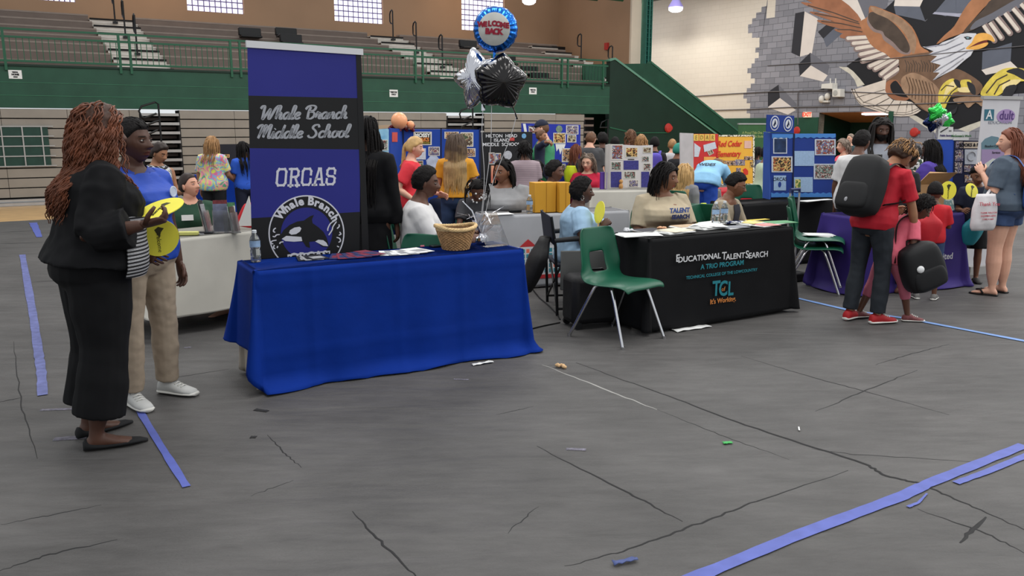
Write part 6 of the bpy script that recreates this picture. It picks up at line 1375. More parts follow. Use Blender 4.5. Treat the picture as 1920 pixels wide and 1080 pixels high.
# ---- between the yellow and the blue board
stand('person in a pale green shirt half hidden by the blue board', 1436, 272, 3.2, 80, near=2, g=1.15, skin='brown', top=tee('pale_green', (184, 196, 168), sleeve=1.8, loose=.03), bottom=dict(m=M_BLKT), hair=H_AFRO)
stand('person with a dark head beyond the yellow board edge', 1420, 274, 5.5, 60, near=2, skin='brown', top=tee('slate_blue', (84, 96, 122)), bottom=dict(m=M_JEAN), hair=H_LONG(M_HBLK, .2, 40, .008))
stand('woman with curly grey hair and a pink top right of the blue board', 1585, 260, 3.2, 265, near=2, g=1.1, skin='fair', top=tee('pink', (220, 84, 104)), bottom=dict(m=M_JEAN), hair=H_CURL(M_GRYH, .14, 80, .008))
stand('person in navy almost hidden by the right edge of the blue board', 1556, 268, 2.9, 40, near=2, skin='tan', top=tee('navy', (34, 40, 60), sleeve=.7), bottom=dict(m=M_BLKT), hair=dict(m=M_BRN, cap=.014), arms=(((.3, .05, -1), (.1, .2, -1)), ((-.2, .05, -1), (-.1, .2, -1))))
stand('fair person far behind beside the woman in the white polo', 1598, 250, 6.5, 250, near=2, sex='m', skin='fair', top=tee('dark_teal', (50, 70, 74)), bottom=dict(m=M_BLKT), hair=dict(m=M_GRYH, cap=.010))
# ---- right-hand group
wp = stand('woman in a white polo with cropped black hair beside the blue board', 1613, 243, .72, 48, near=1, g=1.15, skin='dark', head=(14, 8, 0), top=dict(m=M_WSHIRT, sleeve=.8, loose=.018, hem=-.10, off=.014, fold=.014), bottom=dict(m=M_NAVY), shoes=dict(kind='sandal', m=mat('brown_sandal', (48, 34, 28), .6)), hair=dict(m=M_HBLK, cap=.018, lump=.012, ls=26), arms=(((.2, .2, -1), (0, .6, -.8)), ((-.26, .0, -1), (-.06, .22, -1))))
dm = stand('bearded man with long black locs and a pale grey shirt behind the purple table', 1652, 219, .98, 188, near=1, sex='m', skin='deep', head=(-4, 12, 0), top=tee('ash', (150, 154, 164), sleeve=1.9, loose=.02), bottom=dict(m=M_BLKT), hair=dict(m=mat('black_locs', (34, 30, 29), .7, var=.15), cap=.016, lump=.008, strands=80, length=.50, r=.0095, wave=.014, out=.35, seg=6, fr=.5), arms=A_BENT)
mb = MB(); X, Y, Z = head_grid(40, 30); d = head_surface(X, Y, Z); k = sstep(-.30, -.44, Z)*sstep(.0, .3, Y); V_ = (np.stack([d[0], d[1], d[2]], -1)+np.stack([X, Y, Z], -1)*(.014*k-.006*(1-k))[..., None]).reshape(-1, 3); mb.loft([V_[i*40:(i+1)*40] for i in range(30)]); dm.mk('beard', xform(mb, dm.Rh, dm.hc, dm.HS), M_HBLK, dm.o)
rb = person('woman in a red tee and dark jeans with a black backpack bending forward', ground(1636, 606)[:2]+np.array([-.04, .06]), 1.56, 62, near=0, g=1.02, skin='tan', lean=15, bend=12, head=(10, 24, 0), top=tee('scarlet', (178, 28, 44), sleeve=.8, loose=.014, hem=-.06, fold=.014), bottom=dict(m=M_DJEAN, fold=.014, flare=.012), shoes=dict(m=M_REDS), hair=H_CURL(M_LBRN, .10, 150, .006, cap=.032, zone='crown', m=mat('brown_roots', (60, 42, 32), .6)), arms=(((.16, .32, -1), (.0, .35, -1)), ((-.1, .5, -1), (.1, .9, -.3))), legs=(((.05, .10, -1), (.0, -.06, -1)), ((-.06, -.02, -1), (.0, -.16, -1))))
stand('person with black curls bowed behind the woman in red', 1699, 271, .02, 75, near=1, skin='dark', head=(0, 26, 0), top=tee('black', (26, 26, 30)), bottom=dict(m=M_BLKT), hair=dict(m=M_HBLK, cap=.036, lump=.02, ls=22))
gk_ = person('girl in pink walking with a big black backpack', ground(1690, 600)[:2]+np.array([-.15, 0]), 1.11, 84, near=0, hs=1.24, skin='dark', lean=24, bend=8, head=(12, 16, 0), top=tee('bubblegum', (222, 104, 122), sleeve=.7, loose=.016, hem=-.12, fold=.012), bottom=dict(m=mat('pink_leggings', (192, 104, 122), .7), length=1.45, fold=.006), shoes=dict(m=mat('grey_red_sneaker', (118, 64, 66), .6, var=.2, vs=30)), hair=dict(m=M_HBLK, cap=.030, lump=.022, ls=22, strands=60, length=.10, r=.008, curl=.01, freq=60), arms=(((.25, -.1, -1), (.0, .12, -1)), ((-.2, .3, -1), (.1, .6, -.8))), legs=(((.05, .42, -1), (.0, .22, -1)), ((-.05, -.32, -1), (.0, -.42, -1))))
br_ = stand('small boy in a red tee seen from behind at the purple table', 1756, 338, -.36, 22, near=1, sex='m', skin='dark', top=tee('kid_red', (190, 34, 44), sleeve=.8, loose=.012), bottom=dict(m=M_JEAN, length=1.3), shoes=dict(m=M_SNK), hair=H_FADE, arms=(((.25, .25, -1), (-.2, 1, .2)), ((-.25, .35, -1), (.2, 1, .3))))
stand('woman in a purple tee with waist-long straight black hair', 1752, 261, .72, 318, near=1, g=1.25, skin='dark', head=(-12, 6, 0), top=tee('violet', (80, 60, 150), sleeve=.7, loose=.01), bottom=dict(m=M_NAVY), hair=H_LONG(M_HBLK, .60, 150, .006, zone='all', out=.15), arms=A_BENT)
stand('woman in white and dark green far behind the purple tee', 1722, 274, 4.8, 255, near=2, skin='fair', top=dict(m=ramp_mat('white_green', [(206, 206, 206), (52, 70, 58), (206, 206, 206)], 'noise', 10, .7), sleeve=1.2), bottom=dict(m=M_BLKT), hair=dict(m=mat('dark_brown_hair', (44, 32, 28)), cap=.014, strands=30, length=.2, r=.008, tie=(0, -.1, .03)), arms=A_BENT)
bt = stand('boy with short twists in a navy tee and dark shorts looking down', 1836, 306, -.02, 206, near=1, sex='m', skin='brown', head=(-6, 16, 0), top=tee('navy', (34, 40, 60), sleeve=.8, loose=.012), bottom=dict(m=M_BLKT, length=.95, flare=.03, off=.016), shoes=dict(kind='clog', m=mat('black_clog', (40, 38, 38), .6)), hair=dict(m=M_HBLK, cap=.028, lump=.018, ls=26, fr=.45, side=.25, nape=-.1), arms=(((.2, .15, -1), (-.25, 1, .05)), ((-.2, .15, -1), (.25, 1, .05))))
rw = stand('woman in a grey tee and denim shorts with long reddish hair at the right edge', 1903, 240, -.55, 322, near=0, g=1.5, skin='fair', head=(-34, 2, 0), top=tee('blue_grey', (76, 88, 102), sleeve=.85, loose=.012, hem=-.02, fold=.014), bottom=dict(m=mat('denim_shorts', (58, 76, 112), .8, var=.1, vs=14, bump=.08), length=.42, flare=.02, off=.014), shoes=dict(kind='sandal', m=mat('black_sandal', (26, 24, 24), .6)), hair=H_LONG(M_REDH, .44, 240, .0055, zone='back', wave=.016, out=.3), arms=(((.25, .1, -1), (.0, .6, -.9)), ((-.24, .10, -1), (.25, .6, .7))))
stand('person in a blue tee far behind the silver ribbons', 907, 290, 5.6, 90, near=2, skin='brown', top=tee('bright_blue', (40, 84, 186)), bottom=dict(m=M_JEAN), hair=dict(m=M_HBLK, cap=.014))
seated('child with dark skin seated low beyond the woman in mustard', 827, 340, 3.9, 20, near=2, skin='dark', top=tee('navy', (34, 40, 60)), bottom=dict(m=M_JEAN), hair=H_AFRO)
# ================================================================ display boards
PHOTO = [ramp_mat('photo_%d' % i, c, k, sc, .45) for i, (c, k, sc) in enumerate([
    ([(70, 84, 60), (140, 120, 96), (186, 176, 150), (60, 52, 48), (120, 92, 70)], 'noise', 22), ([(52, 52, 60), (150, 110, 80), (196, 160, 120), (90, 70, 90), (210, 200, 190)], 'noise', 26),
    ([(196, 190, 180), (90, 110, 150), (160, 90, 70), (60, 60, 70), (220, 214, 204)], 'noise', 24), ([(60, 70, 50), (150, 70, 50), (220, 190, 120), (90, 60, 40), (40, 44, 40)], 'noise', 28),
    ([(150, 160, 150), (70, 100, 90), (120, 60, 60), (190, 190, 180), (80, 80, 90)], 'noise', 30), ([(90, 86, 120), (150, 140, 160), (60, 50, 60), (200, 190, 180), (120, 70, 80)], 'noise', 26)])]
M_FRAME = mat('pale_mount', (214, 210, 200), .6, var=0)
def flat_item(P2, px, name, m, parent, d=.006, th=.003, frame=None, label=None):
    """a flat print pinned to a board: px is (x0, y0, x1, y1) or corner points"""
    q = px if hasattr(px[0], '__len__') else [(px[0], px[1]), (px[2], px[1]), (px[2], px[3]), (px[0], px[3])]
    if frame:
        mb = MB(); P2.quad(mb, q, d, d+th); o = part(name, mb, frame, parent, sharp=20, label=label)
        c = np.mean(np.array(q, float), 0); q2 = [tuple(c+(np.array(p)-c)*.86) for p in q]; mb = MB(); P2.quad(mb, q2, d+th, d+th+.001)
        # keep the picture under its own mount
        part('picture', mb, m, o, sharp=20); return o
    mb = MB(); P2.quad(mb, q, d, d+th); return part(name, mb, m, parent, sharp=20, label=label)
def panel(P2, px, m, parent, name='panel', th=.012, edge=None):
    mb = MB(); P2.quad(mb, px, -th, .004); return part(name, mb, m, parent, sharp=20)
def board(label, P2, px, z=None, name='display_board', group=None):
    a, zz = P2.pix(np.mean([p[0] for p in px]), max(p[1] for p in px)); return root(name, label, 'display board', P2.pt(a, zz), group)
M_BDBLUE = mat('board_blue', (24, 62, 150), .7, var=.04, vs=3); M_BDDK = mat('board_navy', (22, 40, 100), .7, var=.03); M_BDROY = mat('board_royal', (38, 52, 160), .7, var=.04); M_BDEDGE = mat('board_edge', (20, 26, 60), .7, var=0)
M_LTXT = mat('pale_sheet', (196, 200, 208), .6, var=.06, vs=60); M_PALEB = mat('pale_blue_sheet', (150, 176, 206), .6, var=.05, vs=50)
# blue three-fold board behind the woman in mustard
P1 = Plane(booth_pt(0, 4.45), A_B-.12)
bb = board('blue folding display board behind the mustard-shirted woman', P1, [(757, 240), (900, 400)])
panel(P1, [(756, 242), (826, 242), (826, 440), (756, 440)], M_BDBLUE, bb); panel(P1, [(827, 242), (899, 243), (899, 440), (827, 440)], M_BDBLUE, bb)
Pw = Plane(P1.pt(*P1.pix(755, 300)), A_B+.9); panel(Pw, [(731, 240), (755, 242), (755, 440), (731, 440)], M_BDBLUE, bb, 'wing')
for px in [(754.5, 241, 757, 440), (825.5, 241, 828, 440), (898, 241, 901, 440)]: flat_item(P1, px, 'hinge_strip', M_BDEDGE, bb, d=.004)
it = flat_item(P1, (775, 247, 809, 272), 'title_card', mat('title_black', (24, 24, 24), .6, var=0), bb, frame=M_FRAME)
ptext(P1, 'MOSSY', 791.5, 254, 7, mat('title_white', (226, 226, 220), .6, var=0), bb, d=.012, bold=.003); ptext(P1, 'OAKS', 792, 262, 7, OR, bb, d=.012, bold=.003); ptext(P1, 'ELEMENTARY', 793, 268, 3.5, mat('title_gold', (200, 180, 60), .6, var=0), bb, d=.012)
for px, k in [((803, 275, 824, 292), 5), ((780, 301, 793, 315), 0), ((833, 247, 860, 260), 1), ((863, 248, 887, 275), 0), ((874, 278, 891, 294), 1), ((796, 350, 810, 364), 0)]: flat_item(P1, px, 'photo', PHOTO[k], bb, frame=M_FRAME)
for px in [(774, 278, 798, 299), (800, 327, 819, 344)]: flat_item(P1, px, 'text_sheet', M_LTXT, bb)
mb = MB(); a, z = P1.pix(812.5, 306); P1.slab(mb, [(a+(.085+.014*(k % 2))*math.cos(k*math.pi/8), z+(.085+.014*(k % 2))*math.sin(k*math.pi/8)) for k in range(16)], .006, .010); part('paw_emblem', mb, mat('emblem_grey_blue', (176, 184, 204), .6, var=.1, vs=20), bb, sharp=20)
flat_item(Pw, (734, 248, 744, 266), 'red_card', mat('red_card', (196, 80, 70), .6), bb)
# pale blue tent poster and small black picture rack further left
Pq = Plane(booth_pt(0, 5.9), A_B)
sk = board('sky blue poster on a brown stand between the black dress and the blue board', Pq, [(697, 238), (730, 300)], name='poster_stand')
panel(Pq, [(697, 243), (729, 240), (730, 285), (697, 285)], ramp_mat('sky_poster', [(96, 156, 196), (150, 196, 220), (80, 140, 186)], 'noise', 5, .6, 'LINEAR'), sk); panel(Pq, [(696, 236), (731, 234), (731, 241), (696, 243)], mat('tan_trim', (176, 150, 122), .7), sk, 'top_trim')
panel(Pq, [(697, 286), (731, 286), (731, 462), (697, 462)], M_BDEDGE, sk, 'lower_panel')
for px, k in [((706, 262, 727, 282), 4), ((719, 285, 730, 303), 3)]: flat_item(Pq, px, 'photo', PHOTO[k], sk, frame=M_FRAME)
# maroon garland and two peach balloons on top of the blue board
mb = MB(); rng = random.Random(2); a0, z0 = P1.pix(730, 240); a1, _ = P1.pix(775, 242)
for k in range(40): mb.ell(P1.pt(a0+(a1-a0)*rng.random(), z0+rng.uniform(-.03, .03), rng.uniform(-.03, .05)), (.022, .022, .018), None, 6)
tag(solo('garland', mb, mat('maroon_foil', (110, 30, 40), .5, var=.2), 'maroon fringe garland along the top left of the blue board', 'garland'), kind='stuff')
M_PEACH = mat('peach_latex', (236, 164, 118), .32, var=.03, spec=.5)
def balloon(label, P2, px, py, rpx, m, grp=None):
    a, z = P2.pix(px, py); r = P2.pix(px+rpx, py)[0]-a; c = P2.pt(a, z, .06); t = root('balloon', label, 'balloon', c-UP*r*1.1, grp)
    mb = MB(); mb.lathe([(.002, -1.06*r)]+[(r*math.cos(q)*(1 if q > 0 else 1-.08*math.sin(-q)), r*1.04*math.sin(q)) for q in np.linspace(-1.45, 1.5, 14)]+[(.002, r*1.04)], c, 24); part('skin', mb, m, t)
    mb = MB(); mb.lathe([(.004, -1.04*r), (.02, -1.14*r)], c, 8); part('knot', mb, m, t)
balloon('large peach balloon on top of the blue board', P1, 746, 227, 15, M_PEACH); balloon('small peach balloon beside the large peach one', P1, 767, 234, 7, M_PEACH)
# black lettered board
P3 = Plane(booth_pt(0, 5.1), A_B-.1)
hb = board('black display board with white school lettering behind the silver ribbons', P3, [(901, 247), (995, 300)])
panel(P3, [(901, 248), (998, 247), (998, 420), (901, 420)], mat('board_black', (30, 30, 32), .7), hb)
for s, y, sz in (('HILTON  HEAD', 255, 6.2), ('ISLAND', 263, 6.2), ('MIDDLE  SCHOOL', 271, 6.2)): ptext(P3, s, 940, y, sz, LW, hb, d=.008, xs=1.12, bold=.001)
flat_item(P3, (955, 258, 964, 264), 'flag_card', mat('flag_red', (190, 70, 66), .6), hb)
for px, k in [((916, 286, 927, 308), 2), ((928, 287, 939, 307), 2)]: flat_item(P3, px, 'photo', PHOTO[k], hb, frame=M_FRAME)
for (x, y, r, c) in [(982, 255, 4.2, (110, 160, 200)), (952, 291, 7.5, (178, 180, 186))]:
    a, z = P3.pix(x, y); rr_ = P3.pix(x+r, y)[0]-a; mb = MB(); P3.slab(mb, [(a+rr_*math.cos(q), z+rr_*math.sin(q)) for q in np.linspace(0, 2*math.pi, 20, endpoint=False)], .005, .009); part('round_seal', mb, mat('seal_%d' % c[0], c, .6, var=.1, vs=30), hb, sharp=20)
mb = MB(); P3.quad(mb, [(915, 310), (935, 310), (935, 342), (915, 342)], .10, .12); o = solo('poster_card', mb, ramp_mat('sunset_card', [(214, 80, 80), (226, 130, 110), (230, 180, 140), (214, 170, 110)], 'noise', 4, .6, 'LINEAR'), 'coral sunset poster card left of the woman in heather grey', 'poster')
# royal board behind the man in a cap
P4 = Plane(booth_pt(0, 5.9), A_B-.1)
rbd = board('royal blue display board behind the man in a cap', P4, [(978, 233), (1088, 360)])
panel(P4, [(978, 231), (1088, 234), (1088, 420), (978, 420)], M_BDROY, rbd)
for px, k in [((991, 236, 1007, 250), 2), ((1061, 235, 1084, 252), 5), ((1037, 249, 1060, 269), 3), ((1063, 253, 1080, 267), 0), ((1053, 278, 1075, 304), 1), ((1050, 307, 1060, 326), 4), ((1052, 315, 1060, 330), 2)]: flat_item(P4, px, 'photo', PHOTO[k], rbd, frame=M_FRAME)
a, z = P4.pix(1048, 242); rr_ = P4.pix(1054, 242)[0]-a; mb = MB(); P4.slab(mb, [(a+rr_*math.cos(q), z+rr_*math.sin(q)) for q in np.linspace(0, 2*math.pi, 20, endpoint=False)], .005, .009); part('round_seal', mb, mat('seal_green', (120, 140, 120), .6, var=.2, vs=30), rbd, sharp=20)
mb = MB(); P4.quad(mb, [(1041, 270), (1060, 270), (1058, 276), (1056, 282), (1054, 277), (1050, 290), (1047, 278), (1043, 284)], .006, .009); part('white_banner_print', mb, M_PAPER, rbd, sharp=20)
flat_item(P4, [(980, 232), (985, 232), (988, 250), (983, 250)], 'white_ribbon', M_PAPER, rbd)
# white three-fold board on the white table
pc_ = ground(1215, 353, .75); P5 = Plane(pc_, TW.ang)
wbd = root('display_board', 'white folding display board of photographs and purple sheets', 'display board', pc_)
M_WBD = mat('foam_white', (204, 198, 196), .6, var=.02)
panel(P5, [(1143, 270), (1200, 273), (1199, 352), (1142, 353)], M_WBD, wbd); panel(P5, [(1200, 273), (1224, 272), (1223, 352), (1199, 352)], M_WBD, wbd, 'wing')
Pv = Plane(P5.pt(*P5.pix(1143, 320)), TW.ang+1.0); panel(Pv, [(1136, 272), (1143, 270), (1142, 354), (1135, 354)], mat('foam_grey', (170, 164, 160), .6), wbd, 'wing')
for px, k in [((1146, 270.5, 1168, 300), 2), ((1172, 276, 1196, 295), 3), ((1205, 276, 1221, 287), 0), ((1203, 293, 1217, 303), 4), ((1145, 303, 1165, 319), 4), ((1206, 306, 1220, 320), 4), ((1169, 321, 1192, 335), 4), ((1178, 337, 1197, 351), 5)]: flat_item(P5, px, 'photo', PHOTO[k], wbd, frame=M_FRAME)
M_PURS = mat('purple_sheet', (62, 60, 126), .6, var=.15, vs=60)
for px in [(1169, 301, 1197, 318), (1145, 322, 1165, 351), (1202, 322, 1217, 351)]: flat_item(P5, px, 'purple_sheet', M_PURS, wbd)
flat_item(P5, (1177, 298, 1189, 299.5), 'caption', M_INK, wbd)
mb = MB(); a, z = P5.pix(1162, 345); mb.ell(P5.pt(a, z-.03, .06), (.03, .025, .05)); mb.ell(P5.pt(a, z+.04, .06), (.028, .026, .03)); solo('small_figure', mb, mat('figure_tan', (190, 140, 84), .6, var=.2, vs=30), 'small tan toy figure standing before the white display board', 'toy')
mb = MB(); q = ground(1131, 355, .75); mb.box(q+UP*.12, (.09, .06, .24), (TW.x, TW.n, UP)); solo('gift_bag', mb, mat('purple_bag', (92, 60, 150), .5), 'small purple paper bag beside the crimson tee on the white table', 'bag', bevel=.004)
# grey side, red and yellow board
P6 = Plane(booth_pt(0, 4.2), A_B+.02)
yb = board('red and yellow display board with red and orange lettering', P6, [(1300, 250), (1414, 350)])
M_YBD = mat('board_yellow', (230, 172, 60), .6, var=.03); M_RBD = mat('board_red', (196, 48, 48), .6, var=.03)
panel(P6, [(1347, 253), (1414, 253), (1412, 347), (1347, 347)], M_YBD, yb); panel(P6, [(1300, 251), (1346, 251), (1346, 380), (1300, 380)], M_RBD, yb, 'red_panel')
Pg = Plane(P6.pt(*P6.pix(1300, 300)), A_B+.02); panel(Pg, [(1275, 249), (1300, 250), (1300, 380), (1275, 380)], mat('board_back_grey', (184, 178, 178), .7), yb, 'grey_back')
for i, ch in enumerate('EDAR'):
    x = 1304.5+i*10.3; flat_item(P6, (x-4.6, 251.5, x+4.6, 264), 'letter_card', mat('card_yellow', (226, 186, 90), .6), yb); ptext(P6, ch, x, 258, 8, mat('letter_olive', (146, 122, 60), .6, var=0), yb, d=.012)
for q, m in [([(1318, 272), (1340, 266), (1343, 278), (1320, 285)], M_LTXT), ([(1301, 268), (1313, 277), (1309, 294), (1301, 294)], M_LTXT)]: flat_item(P6, q, 'text_sheet', m, yb)
flat_item(P6, [(1325, 284), (1334, 280), (1338, 287), (1329, 292)], 'photo', PHOTO[0], yb, frame=M_FRAME); flat_item(P6, (1319, 294, 1342, 304), 'orange_card', mat('card_orange', (226, 160, 80), .6), yb)
M_RDL = mat('letter_red', (206, 56, 36), .6, var=0)
ptext(P6, 'Red Cedar', 1367, 270, 11, M_RDL, yb, d=.010, bold=.003, shear=.2, xs=.95); ptext(P6, 'Elementary', 1365, 289, 11, M_RDL, yb, d=.010, bold=.003, shear=.2, xs=.92)
flat_item(P6, (1395, 264, 1408, 278), 'text_sheet', mat('pink_sheet', (220, 176, 160), .6), yb)
for px, k in [((1356, 301, 1378, 310), 1), ((1378, 299, 1396, 310), 5), ((1395, 293, 1412, 300), 1), ((1406, 303, 1412, 314), 3), ((1380, 315, 1388, 325), 5), ((1350, 299, 1355, 305), 1)]: flat_item(P6, px, 'photo', PHOTO[k], yb)
mb = MB(); P6.quad(mb, [(1392, 318), (1397, 315), (1402, 320), (1402, 327), (1397, 328), (1399, 333), (1396, 333), (1394, 328), (1392, 333), (1390, 333), (1391, 326), (1394, 322)], .006, .009); part('cardinal_print', mb, M_RDL, yb, sharp=20)
for px in [(1347, 253, 1414, 256), (1347, 344, 1412, 347), (1411, 253, 1414, 347)]: flat_item(P6, px, 'border_strip', ramp_mat('dotted_border', [(230, 222, 200), (60, 60, 60), (230, 222, 200)], 'cell', 60, .6), yb)
mb = MB(); ax_ = (BD, BN, UP); mb.box(P6.pt(*P6.pix(1392, 359), -.3)-UP*.35, (1.5, .55, .75), ax_); solo('red_draped_table', mb, mat('red_tablecloth', (186, 34, 48), .7, var=.05), 'table draped in red beneath the yellow board', 'table', bevel=.02)
# green roll-up banner far behind
P7 = Plane(booth_pt(0, 8.2), A_B)
gb = root('roll_up_banner', 'dark green roll-up banner far behind the yellow board', 'banner', P7.pt(P7.pix(1410, 300)[0], 0))
mb = MB(); P7.quad(mb, [(1384, 233), (1440, 233), (1440, 345), (1384, 345)], 0, .006); part('panel', mb, mat('banner_green', (52, 92, 52), .6), gb); mb = MB(); P7.quad(mb, [(1384, 231), (1440, 231), (1440, 233.5), (1384, 233.5)], -.02, .02); part('top_bar', mb, M_SILVER, gb)
for s, y in (('A Proud Title One School', 249), ('Serving Its Students', 256)): ptext(P7, s, 1417, y, 5.0, mat('banner_pale_text', (168, 178, 110), .6, var=0), gb, d=.009, shear=.25)
mb = MB(); P7.rect(mb, P7.pix(1384, 300)[0], 0, P7.pix(1440, 300)[0], .1, -.1, .1); part('base', mb, M_SILVER, gb)
# blue board on the black cloth
pb0 = ground(1450, 374, .75); P8 = Plane(pb0, A_B-.22); M_BD2 = mat('board_deep_blue', (30, 56, 132), .65, var=.03, vs=3); M_BD3 = mat('board_side_blue', (50, 82, 160), .65, var=.03)
bl = root('display_board', 'tall deep blue display board with a header of two round badges', 'display board', pb0)
panel(P8, [(1446, 249), (1487, 251), (1486, 369), (1444, 371)], M_BD2, bl); panel(P8, [(1489, 252), (1567, 252), (1561, 369), (1486, 369)], M_BD2, bl, 'panel')
Pz = Plane(P8.pt(*P8.pix(1446, 310)), A_B+1.55); panel(Pz, [(1433, 247), (1446, 249), (1444, 374), (1431, 371)], M_BD3, bl, 'wing')
panel(P8, [(1438, 215), (1489, 217), (1488, 250), (1437, 247)], M_BD2, bl, 'header')
flat_item(P8, [(1486.5, 251), (1489.5, 251), (1486.5, 370), (1484, 370)], 'hinge_strip', M_BDEDGE, bl)
for x, y in ((1452, 231), (1477, 232.5)):
    a, z = P8.pix(x, y); r = P8.pix(x+8.4, y)[0]-a
    C_ = lambda rr_: [(a+rr_*math.cos(q)*1.0, z+rr_*math.sin(q)*1.4) for q in np.linspace(0, 2*math.pi, 24, endpoint=False)]
    mb = MB(); P8.slab(mb, C_(r), .005, .008); o = part('round_badge', mb, mat('badge_white', (206, 208, 214), .6, var=0), bl, sharp=20)
    mb = MB(); P8.slab(mb, C_(r*.86), .008, .009); part('badge_ring', mb, M_BD2, o, sharp=20); mb = MB(); P8.slab(mb, C_(r*.62), .009, .010); part('badge_field', mb, MATS['badge_white'], o, sharp=20)
    mb = MB(); P8.slab(mb, [(a+r*p_, z+r*1.4*q_) for p_, q_ in [(-.35, -.3), (-.1, .1), (.0, .5), (.2, .15), (.3, -.3), (.1, -.1), (-.05, -.45)]], .010, .011); part('badge_orca', mb, M_BDEDGE, o, sharp=20)
M_SCAL = mat('scallop_blue', (70, 128, 196), .6, var=.02)
for x0, x1, y, up in ((1447, 1486, 258, 1), (1490, 1566, 257, 1), (1445, 1485, 363, -1), (1487, 1560, 363, -1)):
    n = int((x1-x0)/5.5); pts = [(x0, y-6.5*up), (x1, y-6.5*up)] + [(x1-(x1-x0)*k/n/1.0, y+(2.2*up if k % 2 else 0)) for k in range(n+1)]
    mb = MB(); P8.quad(mb, pts, .005, .009); part('scalloped_border', mb, M_SCAL, bl, sharp=20)
for px, k in [((1446, 293, 1485, 323), 3), ((1527, 261, 1566, 291), 2), ((1525, 307, 1564, 336), 4), ((1449, 258, 1475, 288), 0)]: 
    flat_item(P8, px, 'photo', PHOTO[k] if k else mat('night_photo', (34, 52, 84), .5, var=.3, vs=14), bl, frame=mat('photo_mount', (190, 196, 208), .6, var=0))
for px in [(1489, 283, 1526, 311), (1488, 332, 1523, 360)]: flat_item(P8, px, 'pale_sheet', M_PALEB, bl)
it = flat_item(P8, (1450, 329, 1473, 357), 'certificate', M_PALEB, bl); a, z = P8.pix(1461.5, 336); text('ORCAS', P8.pt(a, z, .011), P8.x, UP, .06, M_INK, bl)
a, z = P8.pix(1461, 346); mb = MB(); P8.slab(mb, [(a+.022*math.cos(q), z+.034*math.sin(q)) for q in np.linspace(0, 2*math.pi, 16, endpoint=False)], .009, .011); part('small_seal', mb, M_BD2, bl, sharp=20)
flat_item(P8, (1490, 336, 1500, 357), 'plant_photo', ramp_mat('pineapple', [(90, 120, 60), (206, 190, 120), (200, 120, 60)], 'noise', 18), bl, d=.010)
def sheets(label, px, py, w_, d_, ang, m=None, n=3, z=.757, grp='papers on the tables', th=.003):
    """a small fanned pile of paper; every sheet its own part"""
    c = ground(px, py, z); t = root('paper_pile', label, 'papers', c, grp)
    for k in range(n):
        a = ang+.12*(k-1)*(1 if k % 2 else -1); X = np.array([math.cos(a), math.sin(a), 0]); Y = np.array([-X[1], X[0], 0])
        mb = MB(); mb.box(c+UP*(th*(k+.5))+X*.012*k, (w_, d_, th*.9), (X, Y, UP)); part('sheet', mb, (m if m else M_PAPER) if k == n-1 else M_PAPER, t)
    return t
sheets('papers lying in front of the deep blue board', 1530, 376, .5, .10, A_B, n=2)
# right end: boards, header cards, adult banner
P9 = Plane(at_Y(1790, 350, 9.4), A_B-.35)
vb = root('display_board', 'dark board of purple flyers behind the boy with twists', 'display board', P9.pt(*P9.pix(1790, 345)))
panel(P9, [(1744, 262), (1790, 262), (1784, 500), (1739, 495)], mat('board_bright_blue', (44, 84, 190), .6, var=.03), vb, 'blue_panel'); panel(P9, [(1790, 263), (1836, 264), (1830, 500), (1784, 500)], M_BDEDGE, vb)
flat_item(P9, [(1788, 261), (1791, 261), (1788, 380), (1785, 380)], 'hinge_strip', M_BDEDGE, vb)
for px, m in [((1791, 265, 1804, 278), PHOTO[5]), ((1806, 266, 1836, 278), mat('cream_header', (206, 190, 170), .6)), ((1790, 281, 1805, 302), PHOTO[5]), ((1808, 280, 1832, 308), M_LTXT), ((1789, 304, 1803, 325), PHOTO[5]), ((1807, 310, 1832, 322), PHOTO[5]), ((1808, 328, 1830, 342), PHOTO[1])]: flat_item(P9, px, 'flyer', m, vb)
a, z = P9.pix(1820, 272); text('BOOKS & PEN', P9.pt(a, z, .012), P9.x, UP, .05, M_INK, vb, bold=.002)
a, z = P9.pix(1820, 293); mb = MB(); mb.tube([P9.pt(a+.05*math.cos(q), z+.05*math.sin(q), .012) for q in np.linspace(0, 5.2, 16)], .006, 5); part('swirl_print', mb, mat('print_grey', (150, 150, 154), .6), vb)
for px, lab, s, c in [([(1759, 237), (1786, 238), (1785, 261), (1758, 261)], 'white header card with a pen drawing above the bright blue panel', 'Public Sector', (66, 56, 110)), ([(1786, 247), (1816, 247), (1815, 263), (1786, 263)], 'white header card with green lettering right of the pen drawing card', "McGowan's Work", (50, 110, 60))]:
    mb = MB(); P9.quad(mb, px, .0, .012); o = solo('header_card', mb, M_PAPER, lab, 'sign'); c_ = np.mean(np.array(px), 0); a, z = P9.pix(c_[0], c_[1]+(5 if s[0] == 'P' else 0)); text(s, P9.pt(a, z, .016), P9.x, UP, .028 if s[0] == 'P' else .034, mat('card_ink_%d' % c[0], c, .6, var=0), o, bold=.001)
    if s[0] == 'P': a, z = P9.pix(c_[0]-4, c_[1]-5); mb = MB(); mb.tube([P9.pt(a-.04, z-.02, .016), P9.pt(a+.05, z+.03, .016)], .006, 6); part('pen_print', mb, M_INK, o); a, z = P9.pix(c_[0]+8, c_[1]-4); text('ink', P9.pt(a, z, .016), P9.x, UP, .03, M_INK, o)
PA = Plane(at_Y(1860, 300, 9.0), A_B-.2)
ab = root('roll_up_banner', 'white and purple roll-up banner behind the woman in grey at right', 'banner', PA.pt(PA.pix(1850, 300)[0], 0))
BLt, BRt = PA.pix(1843, 186), PA.pix(1912, 190); aw = BRt[0]-BLt[0]
